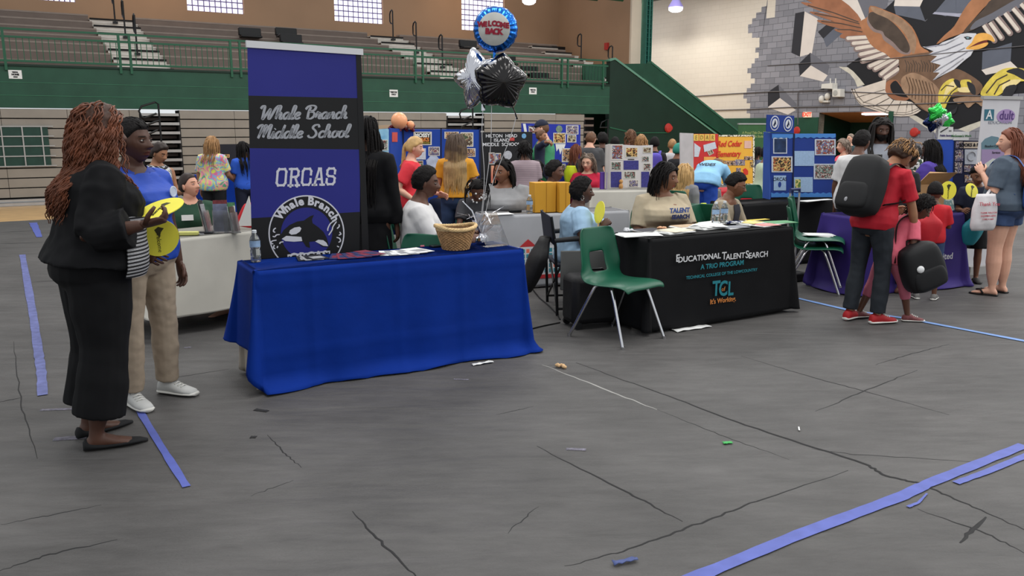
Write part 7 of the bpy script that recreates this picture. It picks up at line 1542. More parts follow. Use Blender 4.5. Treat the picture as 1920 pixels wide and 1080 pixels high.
mb = MB(); PA.rect(mb, BLt[0], .08, BRt[0], BLt[1], 0, .006); part('panel', mb, mat('banner_pale', (198, 196, 200), .55, var=.02), ab); mb = MB(); PA.rect(mb, BLt[0]-.01, BLt[1], BRt[0]+.02, BLt[1]+.035, -.02, .02); part('top_bar', mb, M_SILVER, ab); mb = MB(); PA.rect(mb, BLt[0], 0, BRt[0], .09, -.1, .08); part('base', mb, M_SILVER, ab)
mb = MB(); PA.quad(mb, [(1845, 205), (1863, 205), (1862, 226), (1844, 226)], .006, .009); part('teal_square', mb, mat('banner_teal', (48, 102, 120), .55, var=0), ab)
a, z = PA.pix(1885, 218); mb = MB(); PA.slab(mb, [(a+.13*math.cos(q), z+.075*math.sin(q)) for q in np.linspace(0, 2*math.pi, 28, endpoint=False)], .006, .009); part('lilac_oval', mb, mat('banner_lilac', (158, 132, 178), .55, var=0), ab)
ptext(PA, 'A', 1853.5, 216, 17, LW, ab, d=.011, bold=.002); ptext(PA, 'dult', 1886, 217, 17, mat('banner_purple_text', (76, 50, 110), .55, var=0), ab, d=.011, bold=.001); ptext(PA, 'EDUCATION', 1874, 230, 5.5, mat('banner_grey_text', (130, 134, 146), .55, var=0), ab, d=.009, xs=1.35)
mb = MB(); PA.quad(mb, [(1839, 300), (1839, 268), (1846, 260), (1858, 255), (1870, 257), (1878, 264), (1882, 300)], .006, .009); part('teal_arch', mb, mat('banner_slate_teal', (98, 126, 138), .55, var=0), ab)
mb = MB(); PA.quad(mb, [(1838, 320), (1839, 280), (1884, 280), (1884, 320)], .009, .011); part('lilac_block', mb, mat('banner_mauve', (150, 130, 166), .55, var=0), ab)
ptext(PA, 'Beaufort County', 1861, 274, 4.5, M_INK, ab, d=.014); ptext(PA, 'Services', 1866, 286, 4.5, M_INK, ab, d=.014)
mb = MB(); PA.quad(mb, [(1836, 340), (1838, 318), (1846, 306), (1860, 297), (1874, 300), (1884, 312), (1884, 340)], .011, .013); part('pale_arch', mb, mat('banner_arch_pale', (190, 194, 186), .55, var=0), ab)
# ================================================================ foil balloons
M_FOILB = mat('foil_blue', (40, 110, 205), .16, metal=.85, var=.25, vs=9, bump=.25, bs=16); M_FOILS = mat('foil_silver', (200, 200, 206), .10, metal=1.0, var=0, bump=.35, bs=14); M_FOILK = mat('foil_black', (40, 38, 38), .10, metal=.9, var=0, bump=.30, bs=12, coat=.5); M_FOILG = mat('foil_green', (60, 190, 80), .14, metal=.9, var=.1, bump=.3, bs=20); M_FOILN = mat('foil_navy', (34, 44, 84), .14, metal=.9, var=.1, bump=.3, bs=20)
def pillow(c, X, Y, Z, R, T, nth=96, nr=14, crimp=.018, nw=26):
    """two welded foil sheets: R(theta) the outline, T the half thickness, puckers along the seam"""
    mb = MB(); rings = []
    for sgn in (1, -1):
        rr_ = []
        for k in range(nr+1):
            q = k/nr if sgn > 0 else 1-k/nr
            ring_ = []
            for i in range(nth):
                th = 2*math.pi*i/nth; r = R(th)*q; t = T*max(0, 1-q**2.3)**.62; pk = crimp*q**3*math.sin(nw*th)*(1-q)*3
                ring_.append(c+X*r*math.cos(th)+Y*r*math.sin(th)+Z*(sgn*t+pk))
            rr_.append(ring_)
        rings += rr_ if sgn > 0 else rr_[1:]
    return mb.loft(rings, 0, cap=False)
def star_R(r0, r1, rot, n=5):
    def f(th):
        a = ((th-rot)/(2*math.pi/n)) % 1; a = min(a, 1-a)*2; return r1+(r0-r1)*(1-a)**1.25
    return f
wpos = ground(902, 458, .757); WT = root('balloon_weight', 'silver foil balloon weight with tinsel on the blue table', 'balloon weight', wpos)
mb = MB(); mb.lathe([(.035, 0), (.045, .02), (.04, .05), (.018, .065), (.012, .08)], wpos, 14); part('weight', mb, M_FOILS, WT)
rng = random.Random(6)
for k in range(22):
    a = rng.uniform(0, 6.28); L_ = rng.uniform(.08, .24); o1 = np.array([math.cos(a), math.sin(a)*.6, 0]); mb = MB()
    p0_ = wpos+UP*.07; p1_ = p0_+o1*L_*.45+UP*L_*.75; p2_ = p0_+o1*L_*.95+UP*(L_*rng.uniform(.4, 1.1)); mb.tube([p0_, p1_, p2_], [.004, .005, .003], 4, flat=.3); part('tinsel', mb, M_FOILS, WT)
def foil(label, px, py, Y, R, T, m, face_n, knot_ang, grp='foil balloons on ribbons', bend=0.0, roll=0.0):
    c = at_Y(px, py, Y); Z = nrm(face_n); X = nrm(np.cross(UP, Z)); Yv = np.cross(Z, X); cr, sr = math.cos(roll), math.sin(roll); X, Yv = X*cr+Yv*sr, Yv*cr-X*sr
    t = root('foil_balloon', label, 'balloon', c, grp); mb = pillow(c, X, Yv, Z, R, T); part('foil', mb, m, t, sharp=180)
    r = R(knot_ang)*1.0; kp = c+X*r*math.cos(knot_ang)+Yv*r*math.sin(knot_ang); kd = nrm(kp-c)
    mb = MB(); mb.tube([kp-kd*.02, kp+kd*.03, kp+kd*.07-UP*.02], [.012, .008, .016], 8, flat=.3); part('tail', mb, m, t)
    mb = MB(); end = wpos+UP*.08+np.array([rng.uniform(-.012, .012), rng.uniform(-.01, .01), 0]); a_ = kp+kd*.06; mb.tube([a_+(end-a_)*u+np.array([.02*math.sin(u*5+px), 0, 0])*math.sin(u*3.14) for u in np.linspace(0, 1, 14)], .0028, 5); part('ribbon', mb, mat('silver_ribbon', (190, 188, 190), .3, metal=.6, var=0), t)
    return t, c, X, Yv, Z
Yb = float(wpos[1])+.05
t, c, X, Yv, Z = foil('round blue foil balloon with a Welcome Back greeting', 929, 55, Yb, lambda th: .158*(1+.012*math.sin(20*th)), .075, M_FOILB, (-.12, -1, -.08), -math.pi/2, roll=-.06)
mb = MB(); mb.lathe([(.112, .064), (.10, .069), (.06, .077), (.001, .080)], c, 40, ax=(X, Yv, Z)); part('white_centre', mb, mat('foil_white_print', (196, 196, 190), .3, metal=.2, var=.05, vs=12), t)
M_CR = mat('greeting_red', (150, 30, 52), .35, var=0)
for i, ch in enumerate('WELCOME'):
    a = (i-3)*.031; text(ch, c+X*a*1.0+Yv*(.030-.0*i+.010*math.cos(i-3)*.5)+Z*(.0835-.9*a*a), X, Yv, .046, M_CR, t, bold=.0035)
for i, ch in enumerate('BACK'): text(ch, c+X*(i-1.5)*.030+Yv*(-.018)+Z*.0825, X, Yv, .052, M_CR, t, bold=.0035)
foil('silver star foil balloon left of the black one', 897, 148, Yb+.04, star_R(.235, .14, math.pi/2+.25), .085, M_FOILS, (-.75, -1, .05), math.pi/2+.25+math.pi, roll=.0)
foil('black star foil balloon right of the silver one', 938, 154, Yb-.02, star_R(.205, .160, math.pi/2-.1), .10, M_FOILK, (.25, -1, -.1), -math.pi/2+.5)
# small cluster at the right
wq = at_Y(1762, 255, 9.5)
for (px, py, r, m, lab) in [(1757, 212, .10, M_FOILG, 'green foil star balloon at the top of the small cluster'), (1763, 221, .085, M_FOILS, 'silver foil balloon in the middle of the small cluster'), (1773, 227, .095, M_FOILG, 'green foil balloon at the lower right of the small cluster'), (1750, 228, .105, M_FOILN, 'navy foil balloon at the lower left of the small cluster')]:
    c = at_Y(px, py, 9.5-.1*(px % 3)); t = root('foil_balloon', lab, 'balloon', c, 'small foil balloon cluster at right'); mb = pillow(c, np.array([1., 0, 0]), UP, np.array([0, -1., 0]), star_R(r*1.2, r*.8, px), r*.45, 40, 8); part('foil', mb, m, t, sharp=180)
    mb = MB(); mb.tube([c-UP*r*.7, wq-UP*.12], .003, 4); part('ribbon', mb, MATS['silver_ribbon'], t)
# ================================================================ bottles, basket, papers, chairs, bags
M_PET = mat('clear_plastic', (226, 232, 236), .08, var=0, trans=.92, ior=1.33, spec=.5); M_CAPW = mat('bottle_cap', (206, 210, 214), .4, var=0); M_LAB = mat('bottle_label', (140, 166, 196), .5, var=.15, vs=30); M_WATER = mat('water', (220, 232, 238), .02, var=0, trans=1.0, ior=1.33)
def bottle(label, c, h=.205, m=M_PET):
    c = np.asarray(c, float); t = root('water_bottle', label, 'bottle', c, 'water bottles'); r = .032; k = h/.205
    mb = MB(); mb.lathe([(.026, 0), (r, .006*k), (r, .03*k), (r*.93, .036*k), (r, .042*k), (r, .075*k), (r*.86, .085*k), (r, .095*k), (r, .14*k), (r*.80, .162*k), (.013, .180*k), (.012, .192*k)], c, 24); part('bottle_body', mb, m, t)
    mb = MB(); mb.lathe([(.0145, .186*k), (.0145, .203*k), (.012, h)], c, 16); part('cap', mb, M_CAPW, t)
    mb = MB(); mb.lathe([(r+.001, .098*k), (r+.001, .138*k)], c, 24, cap=False); part('label_band', mb, M_LAB, t); return t
bottle('water bottle at the left front end of the blue table', ground(480, 491, .757)); bottle('left water bottle of the pair on the black printed table', ground(1341, 422, .757)); bottle('right water bottle of the pair on the black printed table', ground(1357, 420, .757)); bottle('water bottle on the grey table next to the yellow file boxes', ground(993, 400, .757), .185)
# wicker basket
M_WICK = mat('wicker', (176, 138, 96), .7, var=.18, vs=40); M_WICKL = mat('wicker_pale', (206, 176, 128), .65, var=.15, vs=40)
bc = ground(857, 468, .757)+BN*.02; bk = root('wicker_basket', 'round wicker basket with a thick pale rim on the blue table', 'basket', bc)
mb = MB()
for i in range(16):
    z = .008+i*.0092; r0 = .088+.048*(z/.155); pts = []
    for k in range(97): a = 2*math.pi*k/96; pts.append(bc+np.array([(r0+.004*(1 if (k//2+i) % 2 else -1))*math.cos(a), (r0+.004*(1 if (k//2+i) % 2 else -1))*math.sin(a), z]))
    mb.tube(pts, .0056, 5, cap=False)
part('weave', mb, M_WICK, bk)
mb = MB(); mb.lathe([(.086, 0), (.088, .004), (.082, .008), (.002, .008)], bc, 32); mb.lathe([(.080, .006), (.128, .150), (.124, .150), (.076, .012)], bc, 32, cap=False); part('lining', mb, mat('wicker_inside', (112, 84, 56), .8, var=.1), bk)
for j in range(5):
    mb = MB(); ph = j*1.26; pts = [bc+np.array([(.142+.007*math.cos(9*a+ph))*math.cos(a), (.142+.007*math.cos(9*a+ph))*math.sin(a), .160+.008*math.sin(9*a+ph)+.010*math.sin(a*2+1)]) for a in np.linspace(0, 2*math.pi, 121)]; mb.tube(pts, .0068, 6, cap=False); part('rim_strand', mb, M_WICKL, bk)
mb = MB(); P_ = [bc+np.array([.137*math.cos(a), .137*math.sin(a), .148-.006*k]) for k in range(2) for a in np.linspace(3.6, 5.0, 12)]; mb.tube(P_[:12], .009, 6); part('binding', mb, M_WICKL, bk)
# acrylic sign holder: leaning clear sheet with its foot
M_ACR = mat('clear_acrylic', (232, 234, 238), .06, var=0, trans=.9, ior=1.3, alpha=.55)
s0_ = ground(934, 462, .757); sg = root('sign_holder', 'clear slanted acrylic sign holder at the right end of the blue table', 'sign holder', s0_); xd = nrm(np.array([.80, .6, 0])); nd_ = np.array([-xd[1], xd[0], 0])
mb = MB(); mb.prism([s0_-xd*.10, s0_+xd*.10, s0_+xd*.10-nd_*.0+UP*.24-np.array([.09, .0, 0]), s0_-xd*.10+UP*.24-np.array([.09, .0, 0])], nd_*.004); part('sheet', mb, M_ACR, sg); mb = MB(); mb.prism([s0_-xd*.10, s0_+xd*.10, s0_+xd*.10+nd_*.08, s0_-xd*.10+nd_*.08], UP*.003); part('foot', mb, M_ACR, sg)
def leaflets(label, px, py, cols, w_=.10, d_=.22, z=.757, ang=A_B, n=4, sp=.03, grp='printed leaflets'):
    c = ground(px, py, z); t = root('leaflets', label, 'leaflets', c, grp)
    for k in range(n):
        a = ang+.22*(k-n/2)*.6; X = np.array([math.cos(a), math.sin(a), 0]); Y = np.array([-X[1], X[0], 0]); mb = MB(); p = c+X*sp*(k-n/2)+UP*(.002+.0022*k); mb.box(p, (w_, d_, .002), (X, Y, UP)); o = part('leaflet', mb, cols[k % len(cols)], t)
        mb = MB(); mb.box(p+UP*.0013-Y*d_*.1, (w_*.7, d_*.45, .0008), (X, Y, UP)); part('printed_panel', mb, cols[(k+1) % len(cols)], o)
    return t
M_BWP = mat('leaflet_black', (34, 34, 38), .5, var=.3, vs=50); M_GRP = mat('leaflet_grey', (150, 150, 154), .5, var=.15, vs=50); M_NVP = mat('leaflet_navy', (40, 48, 92), .5, var=.2, vs=50); M_RDP = mat('leaflet_red', (120, 42, 62), .5, var=.25, vs=50)
leaflets('black and white leaflets in front of the orca badge', 588, 484, [M_BWP, M_GRP], .12, .20, n=3); leaflets('navy and red leaflets in the middle of the blue table', 672, 480, [M_NVP, M_RDP], .10, .24, n=6, sp=.045); leaflets('white and grey leaflets left of the wicker basket', 765, 474, [M_PAPER, M_GRP], .14, .22, n=5, sp=.05)
def gadget(name, label, px, py, size, m, z=.757, ang=A_B, cat='phone'):
    c = ground(px, py, z); X = np.array([math.cos(ang), math.sin(ang), 0]); Y = np.array([-X[1], X[0], 0]); mb = MB(); mb.box(c+UP*size[2]/2, size, (X, Y, UP)); return solo(name, mb, m, label, cat, bevel=min(size)*.2)
M_PHN = mat('phone_dark', (36, 36, 42), .25, var=0)
gadget('mobile_phone', 'dark phone lying left of the wicker basket', 826, 462, (.15, .075, .012), M_PHN); gadget('pen_cap', 'tiny pink pen cap on the blue table before the green chair', 792, 463, (.03, .012, .012), mat('pink_plastic', (220, 120, 140), .4), cat='pen')
# tablet in the boy's hands
tw = (boy.W(boy.wr[0])+boy.W(boy.wr[1]))/2; c = tw+np.array([.09, -.02, .06]); mb = MB(); X = nrm(np.array([.2, -1, .05])); Y = nrm(np.array([.75, .15, .65])); Y = nrm(Y-X*np.dot(X, Y)); Z = np.cross(X, Y)
t = root('tablet', 'grey tablet in the hands of the boy in white', 'tablet', c); mb.box(c, (.19, .13, .009), (X, Y, Z)); part('case', mb, mat('tablet_grey', (150, 156, 164), .35, metal=.3), t, .003); mb = MB(); mb.box(c+Z*.0055, (.165, .108, .002), (X, Y, Z)); part('screen', mb, M_PHN, t)
# black printed table: paper, folders, pads
for (px, py, w_, d_, a, m, n, lab) in [(1195, 441, .32, .20, .2, M_PAPER, 3, 'white papers at the left front corner of the black printed table'), (1213, 432, .24, .18, .5, mat('folder_dark', (52, 52, 62), .5), 2, 'dark folder beside the arm of the woman in beige'), (1262, 436, .26, .20, .45, mat('sheet_cream', (206, 196, 176), .6, var=.08, vs=40), 4, 'cream leaflets left of centre on the black printed table'), (1285, 425, .26, .16, .6, mat('sheet_tan', (186, 160, 130), .6, var=.1, vs=40), 3, 'tan leaflets at the back edge of the black printed table'),
    (1322, 428, .24, .2, .5, M_PAPER, 6, 'tall pile of white papers left of the two bottles'), (1330, 419, .2, .14, .8, M_PAPER, 3, 'white papers behind the tall pile'), (1372, 427, .22, .16, .5, mat('pad_grey', (120, 122, 130), .5), 3, 'grey pads in front of the two bottles'), (1380, 417, .16, .12, .3, mat('sheet_white_blue', (176, 184, 206), .6, var=.2, vs=30), 2, 'white and blue cards right of the two bottles'), (1405, 421, .2, .14, .6, mat('sheet_yellowish', (206, 190, 120), .6, var=.15, vs=30), 4, 'yellowish leaflets right of centre on the black printed table'), (1418, 413, .26, .06, .5, mat('card_yellow2', (214, 186, 60), .6), 2, 'yellow card strips at the back right of the black printed table'), (1432, 423, .2, .16, .5, mat('sheet_pink', (206, 132, 128), .6, var=.08, vs=30), 3, 'pink papers at the right of the black printed table'), (1457, 418, .28, .18, .45, mat('folder_green', (86, 142, 98), .6), 3, 'green folders at the right end of the black printed table')]:
    t = sheets(lab, px, py, w_, d_, a, m, n, th=.005 if n > 3 else .003)
for (px, py, lab, c) in [(1178, 436, 'crumpled clear wrapper at the left end of the black printed table', (206, 206, 210)), (1241, 431, 'small peach figurine on the black printed table', (226, 170, 130))]:
    c0 = ground(px, py, .757); mb = MB(); rng = random.Random(px)
    for k in range(7): mb.ell(c0+np.array([rng.uniform(-.03, .03), rng.uniform(-.02, .02), .012+rng.uniform(0, .018)]), (.016, .012, .012), None, 8)
    tag(solo('wrapper' if px < 1200 else 'figurine', mb, mat('odd_%d' % px, c, .4, var=.1), lab, 'litter' if px < 1200 else 'figurine'))
c0 = ground(1377, 421, .757); t = root('bead_strands', 'dark blue and white bead strands right of the two bottles', 'beads', c0)
for k in range(5):
    mb = MB(); a0 = k*1.3; mb.tube([c0+np.array([.05*math.cos(a0+q)+.02*math.cos(3*q), .03*math.sin(a0+q), .010+.004*k]) for q in np.linspace(0, 5, 24)], .005, 5); part('strand', mb, [M_NVP, M_PAPER][k % 2], t)
# grey table
for (a, lab, w_) in [(1017, 'left yellow cardboard file box on the grey table', .232), (1053, 'right yellow cardboard file box on the grey table', .12)]:
    P0_ = ground(a, 397, .757); t = root('file_box', lab, 'file box', P0_, 'yellow file boxes on the grey table'); hgt = .30
    mb = MB(); mb.box(P0_+UP*hgt/2, (w_, .16, hgt), (TG.x, TG.n, UP)); part('box', mb, mat('yellow_card_box', (206, 150, 46), .6, var=.03, vs=3), t, .004)
    mb = MB(); mb.box(P0_+UP*hgt/2-TG.n*.0815+TG.x*.01, (.003, .003, hgt*.98), (TG.x, TG.n, UP)); part('seam', mb, mat('box_seam', (160, 108, 30), .6), t)
sheets('white papers in front of the girl with beads', 930, 402, .3, .16, .35, n=2); gadget('tape_dispenser', 'small dark stapler on the grey table', 966, 398, (.13, .04, .025), M_BLACK, ang=.3, cat='stapler')
# white table at left: clear racks with brochures, small things
def rack(label, px, py, cols, w_=.11, h=.23, ang=0.2, slots=2):
    c = ground(px, py, .757); X = np.array([math.cos(ang), math.sin(ang), 0]); Y = np.array([-X[1], X[0], 0]); t = root('brochure_rack', label, 'brochure rack', c, 'clear brochure racks')
    tl = lambda y, z: c+Y*(y+z*.22)+UP*z
    mb = MB(); mb.prism([tl(.0, 0)-X*w_/2, tl(.0, 0)+X*w_/2, tl(.0, h*.75)+X*w_/2, tl(.0, h*.75)-X*w_/2], Y*.003); mb.prism([tl(.045, 0)-X*w_/2, tl(.045, 0)+X*w_/2, tl(.045, h)+X*w_/2, tl(.045, h)-X*w_/2], Y*.003); mb.box(c+Y*.03+UP*.004, (w_, .08, .008), (X, Y, UP))
    for sx in (-1, 1): mb.prism([tl(0, 0)+X*sx*w_/2, tl(.045, 0)+X*sx*w_/2, tl(.045, h*.75)+X*sx*w_/2, tl(0, h*.75)+X*sx*w_/2], X*.003)
    part('holder', mb, M_ACR, t)
    for k, m in enumerate(cols): mb = MB(); y = .036-.012*k; mb.prism([tl(y, .01)-X*w_*.46, tl(y, .01)+X*w_*.46, tl(y, h*(1.08-.12*k))+X*w_*.46, tl(y, h*(1.08-.12*k))-X*w_*.46], Y*.004); part('brochure', mb, m, t)
    return t
M_B1 = mat('brochure_dusk', (104, 108, 130), .5, var=.25, vs=14); M_B2 = mat('brochure_maroon', (110, 46, 50), .5, var=.2, vs=30); M_B3 = mat('brochure_green', (70, 120, 80), .5, var=.15, vs=20); M_B4 = mat('brochure_brown', (96, 78, 70), .5, var=.25, vs=24)
rack('clear rack with maroon and dusk brochures on the left white table', 414, 437, [M_B2, M_B1], .12, .24, .25); rack('clear rack with white brochures right of the maroon ones', 433, 436, [M_B3, M_PAPER], .10, .22, .35); rack('narrow rack with brown brochures nearest the tall banner', 446, 437, [M_B3, M_B4], .05, .22, .9); rack('dark-edged rack seen from its side, left of the maroon brochures', 396, 436, [M_BWP, M_GRP], .05, .24, 1.2)
gadget('mobile_phone', 'dark phone lying before the woman in the green polo', 382, 437, (.16, .08, .012), M_PHN, ang=.1); gadget('pencil_case', 'pale yellow pencil case on the left white table', 353, 441, (.16, .05, .03), mat('pale_yellow', (206, 204, 120), .6), ang=.1, cat='pencil case')
c0 = ground(365, 440, .757); t = root('keys', 'small bunch of keys beside the pale yellow pencil case', 'keys', c0)
for k in range(3): mb = MB(); mb.tube([c0+np.array([.03*k-.02, .02*math.sin(k*2), .006]), c0+np.array([.03*k+.02, .02*math.cos(k*2), .006])], .005, 5); part('key', mb, M_GRP, t)
c0 = ground(458, 424, .757); mb = MB(); mb.prism([c0+np.array([-.06, 0, 0]), c0+np.array([.08, .02, 0]), c0+np.array([.05, .02, .26])], np.array([0, .01, 0])); solo('tent_card', mb, M_PAPER, 'white pointed tent card beside the tall banner', 'card')
# blue cloth table and dark display by the bleachers
q0 = at_q(438, 372, -4.4); q0[2] = 0; mb = MB(); mb.box(q0+UP*.38, (1.3, .6, .76), (WD, WN, UP)); solo('blue_draped_table', mb, M_BLUEC, 'blue draped table between the tie-dye shirt and the bright blue tee', 'table', bevel=.02)
PD = Plane(q0+WN*.1, A_W); t = root('display_board', 'dark speckled display board between the tie-dye shirt and the bright blue tee', 'display board', PD.pt(0, .76)); mb = MB(); PD.rect(mb, -.45, .76, .6, 1.30, -.02, 0); part('panel', mb, mat('board_dark', (34, 32, 38), .7), t)
rng = random.Random(3)
for k in range(9): a = rng.uniform(-.42, .45); z = rng.uniform(.82, 1.2); mb = MB(); PD.rect(mb, a, z, a+.1, z+.07, 0, .006); part('photo', mb, [PHOTO[1], PHOTO[3], M_PAPER][k % 3], t)
# ---- chairs
boyc = boy.W(np.array([0, 0, 0])); chair(boy.W((0, -.02, 0))[:2], 88, 'green school chair under the boy in the white tee')
c0 = ground(788, 441, .84); chair((c0[0]-.10, c0[1]-.17), 210, 'empty green school chair tucked behind the blue table')
chair(tal.W((0, -.02, 0))[:2], 166, 'green school chair under the woman in beige'); chair(bg.W((0, -.02, 0))[:2], 128, 'green school chair under the boy in glasses')
sc_ = ground(1530, 528)[:2]; sc_ = np.array([3.02, 8.02]); chair(sc_, 112, 'lower green school chair of the stacked pair by the black printed table'); chair(sc_+np.array([.01, .01]), 112, 'upper green school chair of the stacked pair, papers on its seat', z=.085)
PT_ = sc_; c0 = np.array([sc_[0]+.02, sc_[1]+.0, .552]); mb = MB(); rng = random.Random(9); X = np.array([.92, -.38, 0]); Y = np.array([.38, .92, 0])
for k in range(4): a = rng.uniform(-.3, .3); mb.box(c0+UP*.004*k, (.26, .2, .003), (X*math.cos(a)+Y*math.sin(a), Y*math.cos(a)-X*math.sin(a), UP))
t = root('paper_pile', 'crumpled white papers on the stacked green chairs', 'papers', c0); 
for k in range(3): m2 = MB(); a = .3*(k-1); m2.box(c0+UP*.005*k, (.27, .2, .003), (X*math.cos(a)+Y*math.sin(a), Y*math.cos(a)-X*math.sin(a), UP)); part('sheet', m2, M_PAPER, t)
chair(gp.W((0, -.02, 0))[:2], 150, 'green school chair under the woman in the green polo'); chair(gw.W((0, -.02, 0))[:2], 192, 'green school chair under the woman in heather grey'); chair(girl_b.W((0, -.02, 0))[:2], 175, 'green school chair under the girl with beads'); chair(gl_.W((0, -.02, 0))[:2], 196, 'green school chair under the woman in crimson'); chair(lb.W((0, -.02, 0))[:2], 40, 'green school chair under the woman in the grey hoodie')
p = at_b(734, 350, 3.9); chair(p[:2], 20, 'green school chair beyond the black dress'); p = at_b(1406, 385, 2.9); chair(p[:2], 185, 'green school chair behind the plain black table')
p = at_b(1318, 400, 1.5); chair(p[:2], 20, 'green school chair between the woman in beige and the boy in glasses')
# ---- folding director chair under the woman with the fan
F0 = fan.W((0, 0, 0)); fx = fan.R0@np.array([1., 0, 0]); fy = fan.R0@np.array([0, 1., 0]); dcp = lambda a, b, z: F0+fx*a+fy*b+UP*z
dc = root('director_chair', 'black folding director chair with padded arms and a grey side pouch', 'chair', F0)
M_NYL = mat('navy_nylon', (26, 32, 48), .7, var=.06); M_GNY = mat('grey_nylon', (98, 98, 96), .7, var=.05)
for sx in (-1, 1):
    mb = MB(); mb.tube([dcp(sx*.29, -.22, 0), dcp(sx*.29, -.24, .60), dcp(sx*.29, -.28, .86)], .013, 8); part('back_post', mb, M_BLACK, dc)
    mb = MB(); mb.tube([dcp(sx*.29, .22, 0), dcp(sx*.29, .22, .62)], .013, 8); part('front_post', mb, M_BLACK, dc)
    mb = MB(); mb.tube([dcp(sx*.29, -.25, .655), dcp(sx*.29, .0, .675), dcp(sx*.29, .20, .665), dcp(sx*.29, .27, .62), dcp(sx*.29, .275, .58)], [.020, .024, .024, .022, .014], 10); part('arm_pad', mb, mat('arm_foam', (40, 40, 42), .7), dc)
    mb = MB(); mb.tube([dcp(sx*.29, -.22, .06), dcp(sx*.29, .22, .06)], .011, 8); part('floor_rail', mb, M_BLACK, dc); mb = MB(); mb.tube([dcp(sx*.29, -.22, .06), dcp(-sx*.29, -.2, .42)], .010, 8); part('cross_bar', mb, M_BLACK, dc)
mb = MB(); mb.box(dcp(0, 0, .435), (.56, .46, .025), (fx, fy, UP)); part('seat', mb, M_NYL, dc, .008); mb = MB(); mb.prism([dcp(-.29, -.25, .62), dcp(.29, -.25, .62), dcp(.29, -.28, .86), dcp(-.29, -.28, .86)], -fy*.012); part('backrest', mb, M_NYL, dc, .004)
mb = MB(); mb.box(dcp(.315, .0, .40), (.02, .40, .34), (fx, fy, UP)); part('side_pouch', mb, M_GNY, dc, .006)
def soft_bag(name, label, c, ax, size, m, cat='bag', grp=None, neck=.25, seed=1, cord=None, sag=.0):
    """a limp sack: wide at the bottom, gathered towards the top"""
    X, Y, Z = [np.asarray(a, float) for a in ax]; t = root(name, label, cat, np.asarray(c)-Z*size[2]/2, grp); rng = random.Random(seed); mb = MB(); rings = []; ph = [rng.uniform(0, 6) for _ in range(4)]
    for u in np.linspace(0, 1, 16):
        k = (math.sin(math.pi*min(u*.62+.10, .98)))**.6*(1-(1-neck)*sstep(.62, 1, u)); z = (u-.5)*size[2]
        rings.append([np.asarray(c)+X*size[0]/2*k*math.cos(a)*(1+.05*math.sin(5*a+ph[0]+u*3))+Y*size[1]/2*k*math.sin(a)*(1+.07*math.sin(4*a+ph[1]+u*4))+Z*z+X*sag*(1-u) for a in np.linspace(0, 2*math.pi, 28, endpoint=False)])
    mb.loft(rings); part('sack', mb, m, t, sharp=180)
    if cord:
        for sx in (-1, 1): mb = MB(); mb.tube([np.asarray(c)+Z*size[2]*.48+X*sx*.02, np.asarray(cord[0])+X*sx*.10, np.asarray(cord[1])+X*sx*.12, np.asarray(c)-Z*size[2]*.4+X*sx*size[0]*.4], .005, 5); part('cord', mb, m, t)
    return t
M_BBAG = mat('black_nylon', (24, 23, 25), .6, var=.1, vs=10, bump=.15, bs=20)
soft_bag('shoulder_bag', 'limp black bag hanging from the back of the director chair', dcp(.20, -.40, .44), (fx, fy, nrm(fy*.35+UP)), (.36, .18, .50), M_BBAG, neck=.62, seed=3)
# rolling case on the floor in front of the director chair
c0 = (ground(1066, 618)+ground(1160, 600))/2; cx_ = np.array([.93, .36, 0]); cn_ = np.array([-.36, .93, 0]); rc = root('rolling_case', 'black rolling case on the floor behind the front green chair', 'case', c0)
mb = MB(); mb.box(c0+UP*.235, (.50, .26, .40), (cx_, cn_, UP)); part('case_body', mb, M_BBAG, rc, .05); mb = MB(); mb.tube([c0-cx_*.1-cn_*.0+UP*.435, c0-cx_*.06+UP*.465, c0+cx_*.06+UP*.465, c0+cx_*.1+UP*.435], .011, 8); part('handle', mb, M_BLACK, rc)
for sx in (-1, 1):
    for sy in (-1, 1): mb = MB(); mb.lathe([(.032, -.012), (.032, .012)], c0+cx_*sx*.2+cn_*sy*.11+UP*.032, 14, ax=(cx_, UP, cn_)); part('wheel', mb, M_BLACK, rc)
# telescopic trolley handle behind the stacked chairs
c0 = ground(1480, 500)+np.array([.05, .5, 0]); pl_ = Plane(np.array([2.85, 8.45, 0]), A_B); t = root('trolley', 'silver telescopic trolley handle rising beside the blue board', 'trolley', pl_.pt(0, 0)); a0, z1 = pl_.pix(1482, 360); a1, _ = pl_.pix(1499, 360)
for a, nm in ((a0, 'rail'), (a1, 'rail')): mb = MB(); mb.tube([pl_.pt(a, .06), pl_.pt(a, z1)], .011, 8); part(nm, mb, M_SILVER, t)
mb = MB(); mb.tube([pl_.pt(a0, z1-.01), pl_.pt(a0, z1+.025), pl_.pt(a1, z1+.025), pl_.pt(a1, z1-.01)], .015, 8); part('grip', mb, M_NVP, t); mb = MB(); mb.box(pl_.pt((a0+a1)/2, .05), (.3, .2, .1), (pl_.x, pl_.n, UP)); part('base', mb, M_BBAG, t, .02)
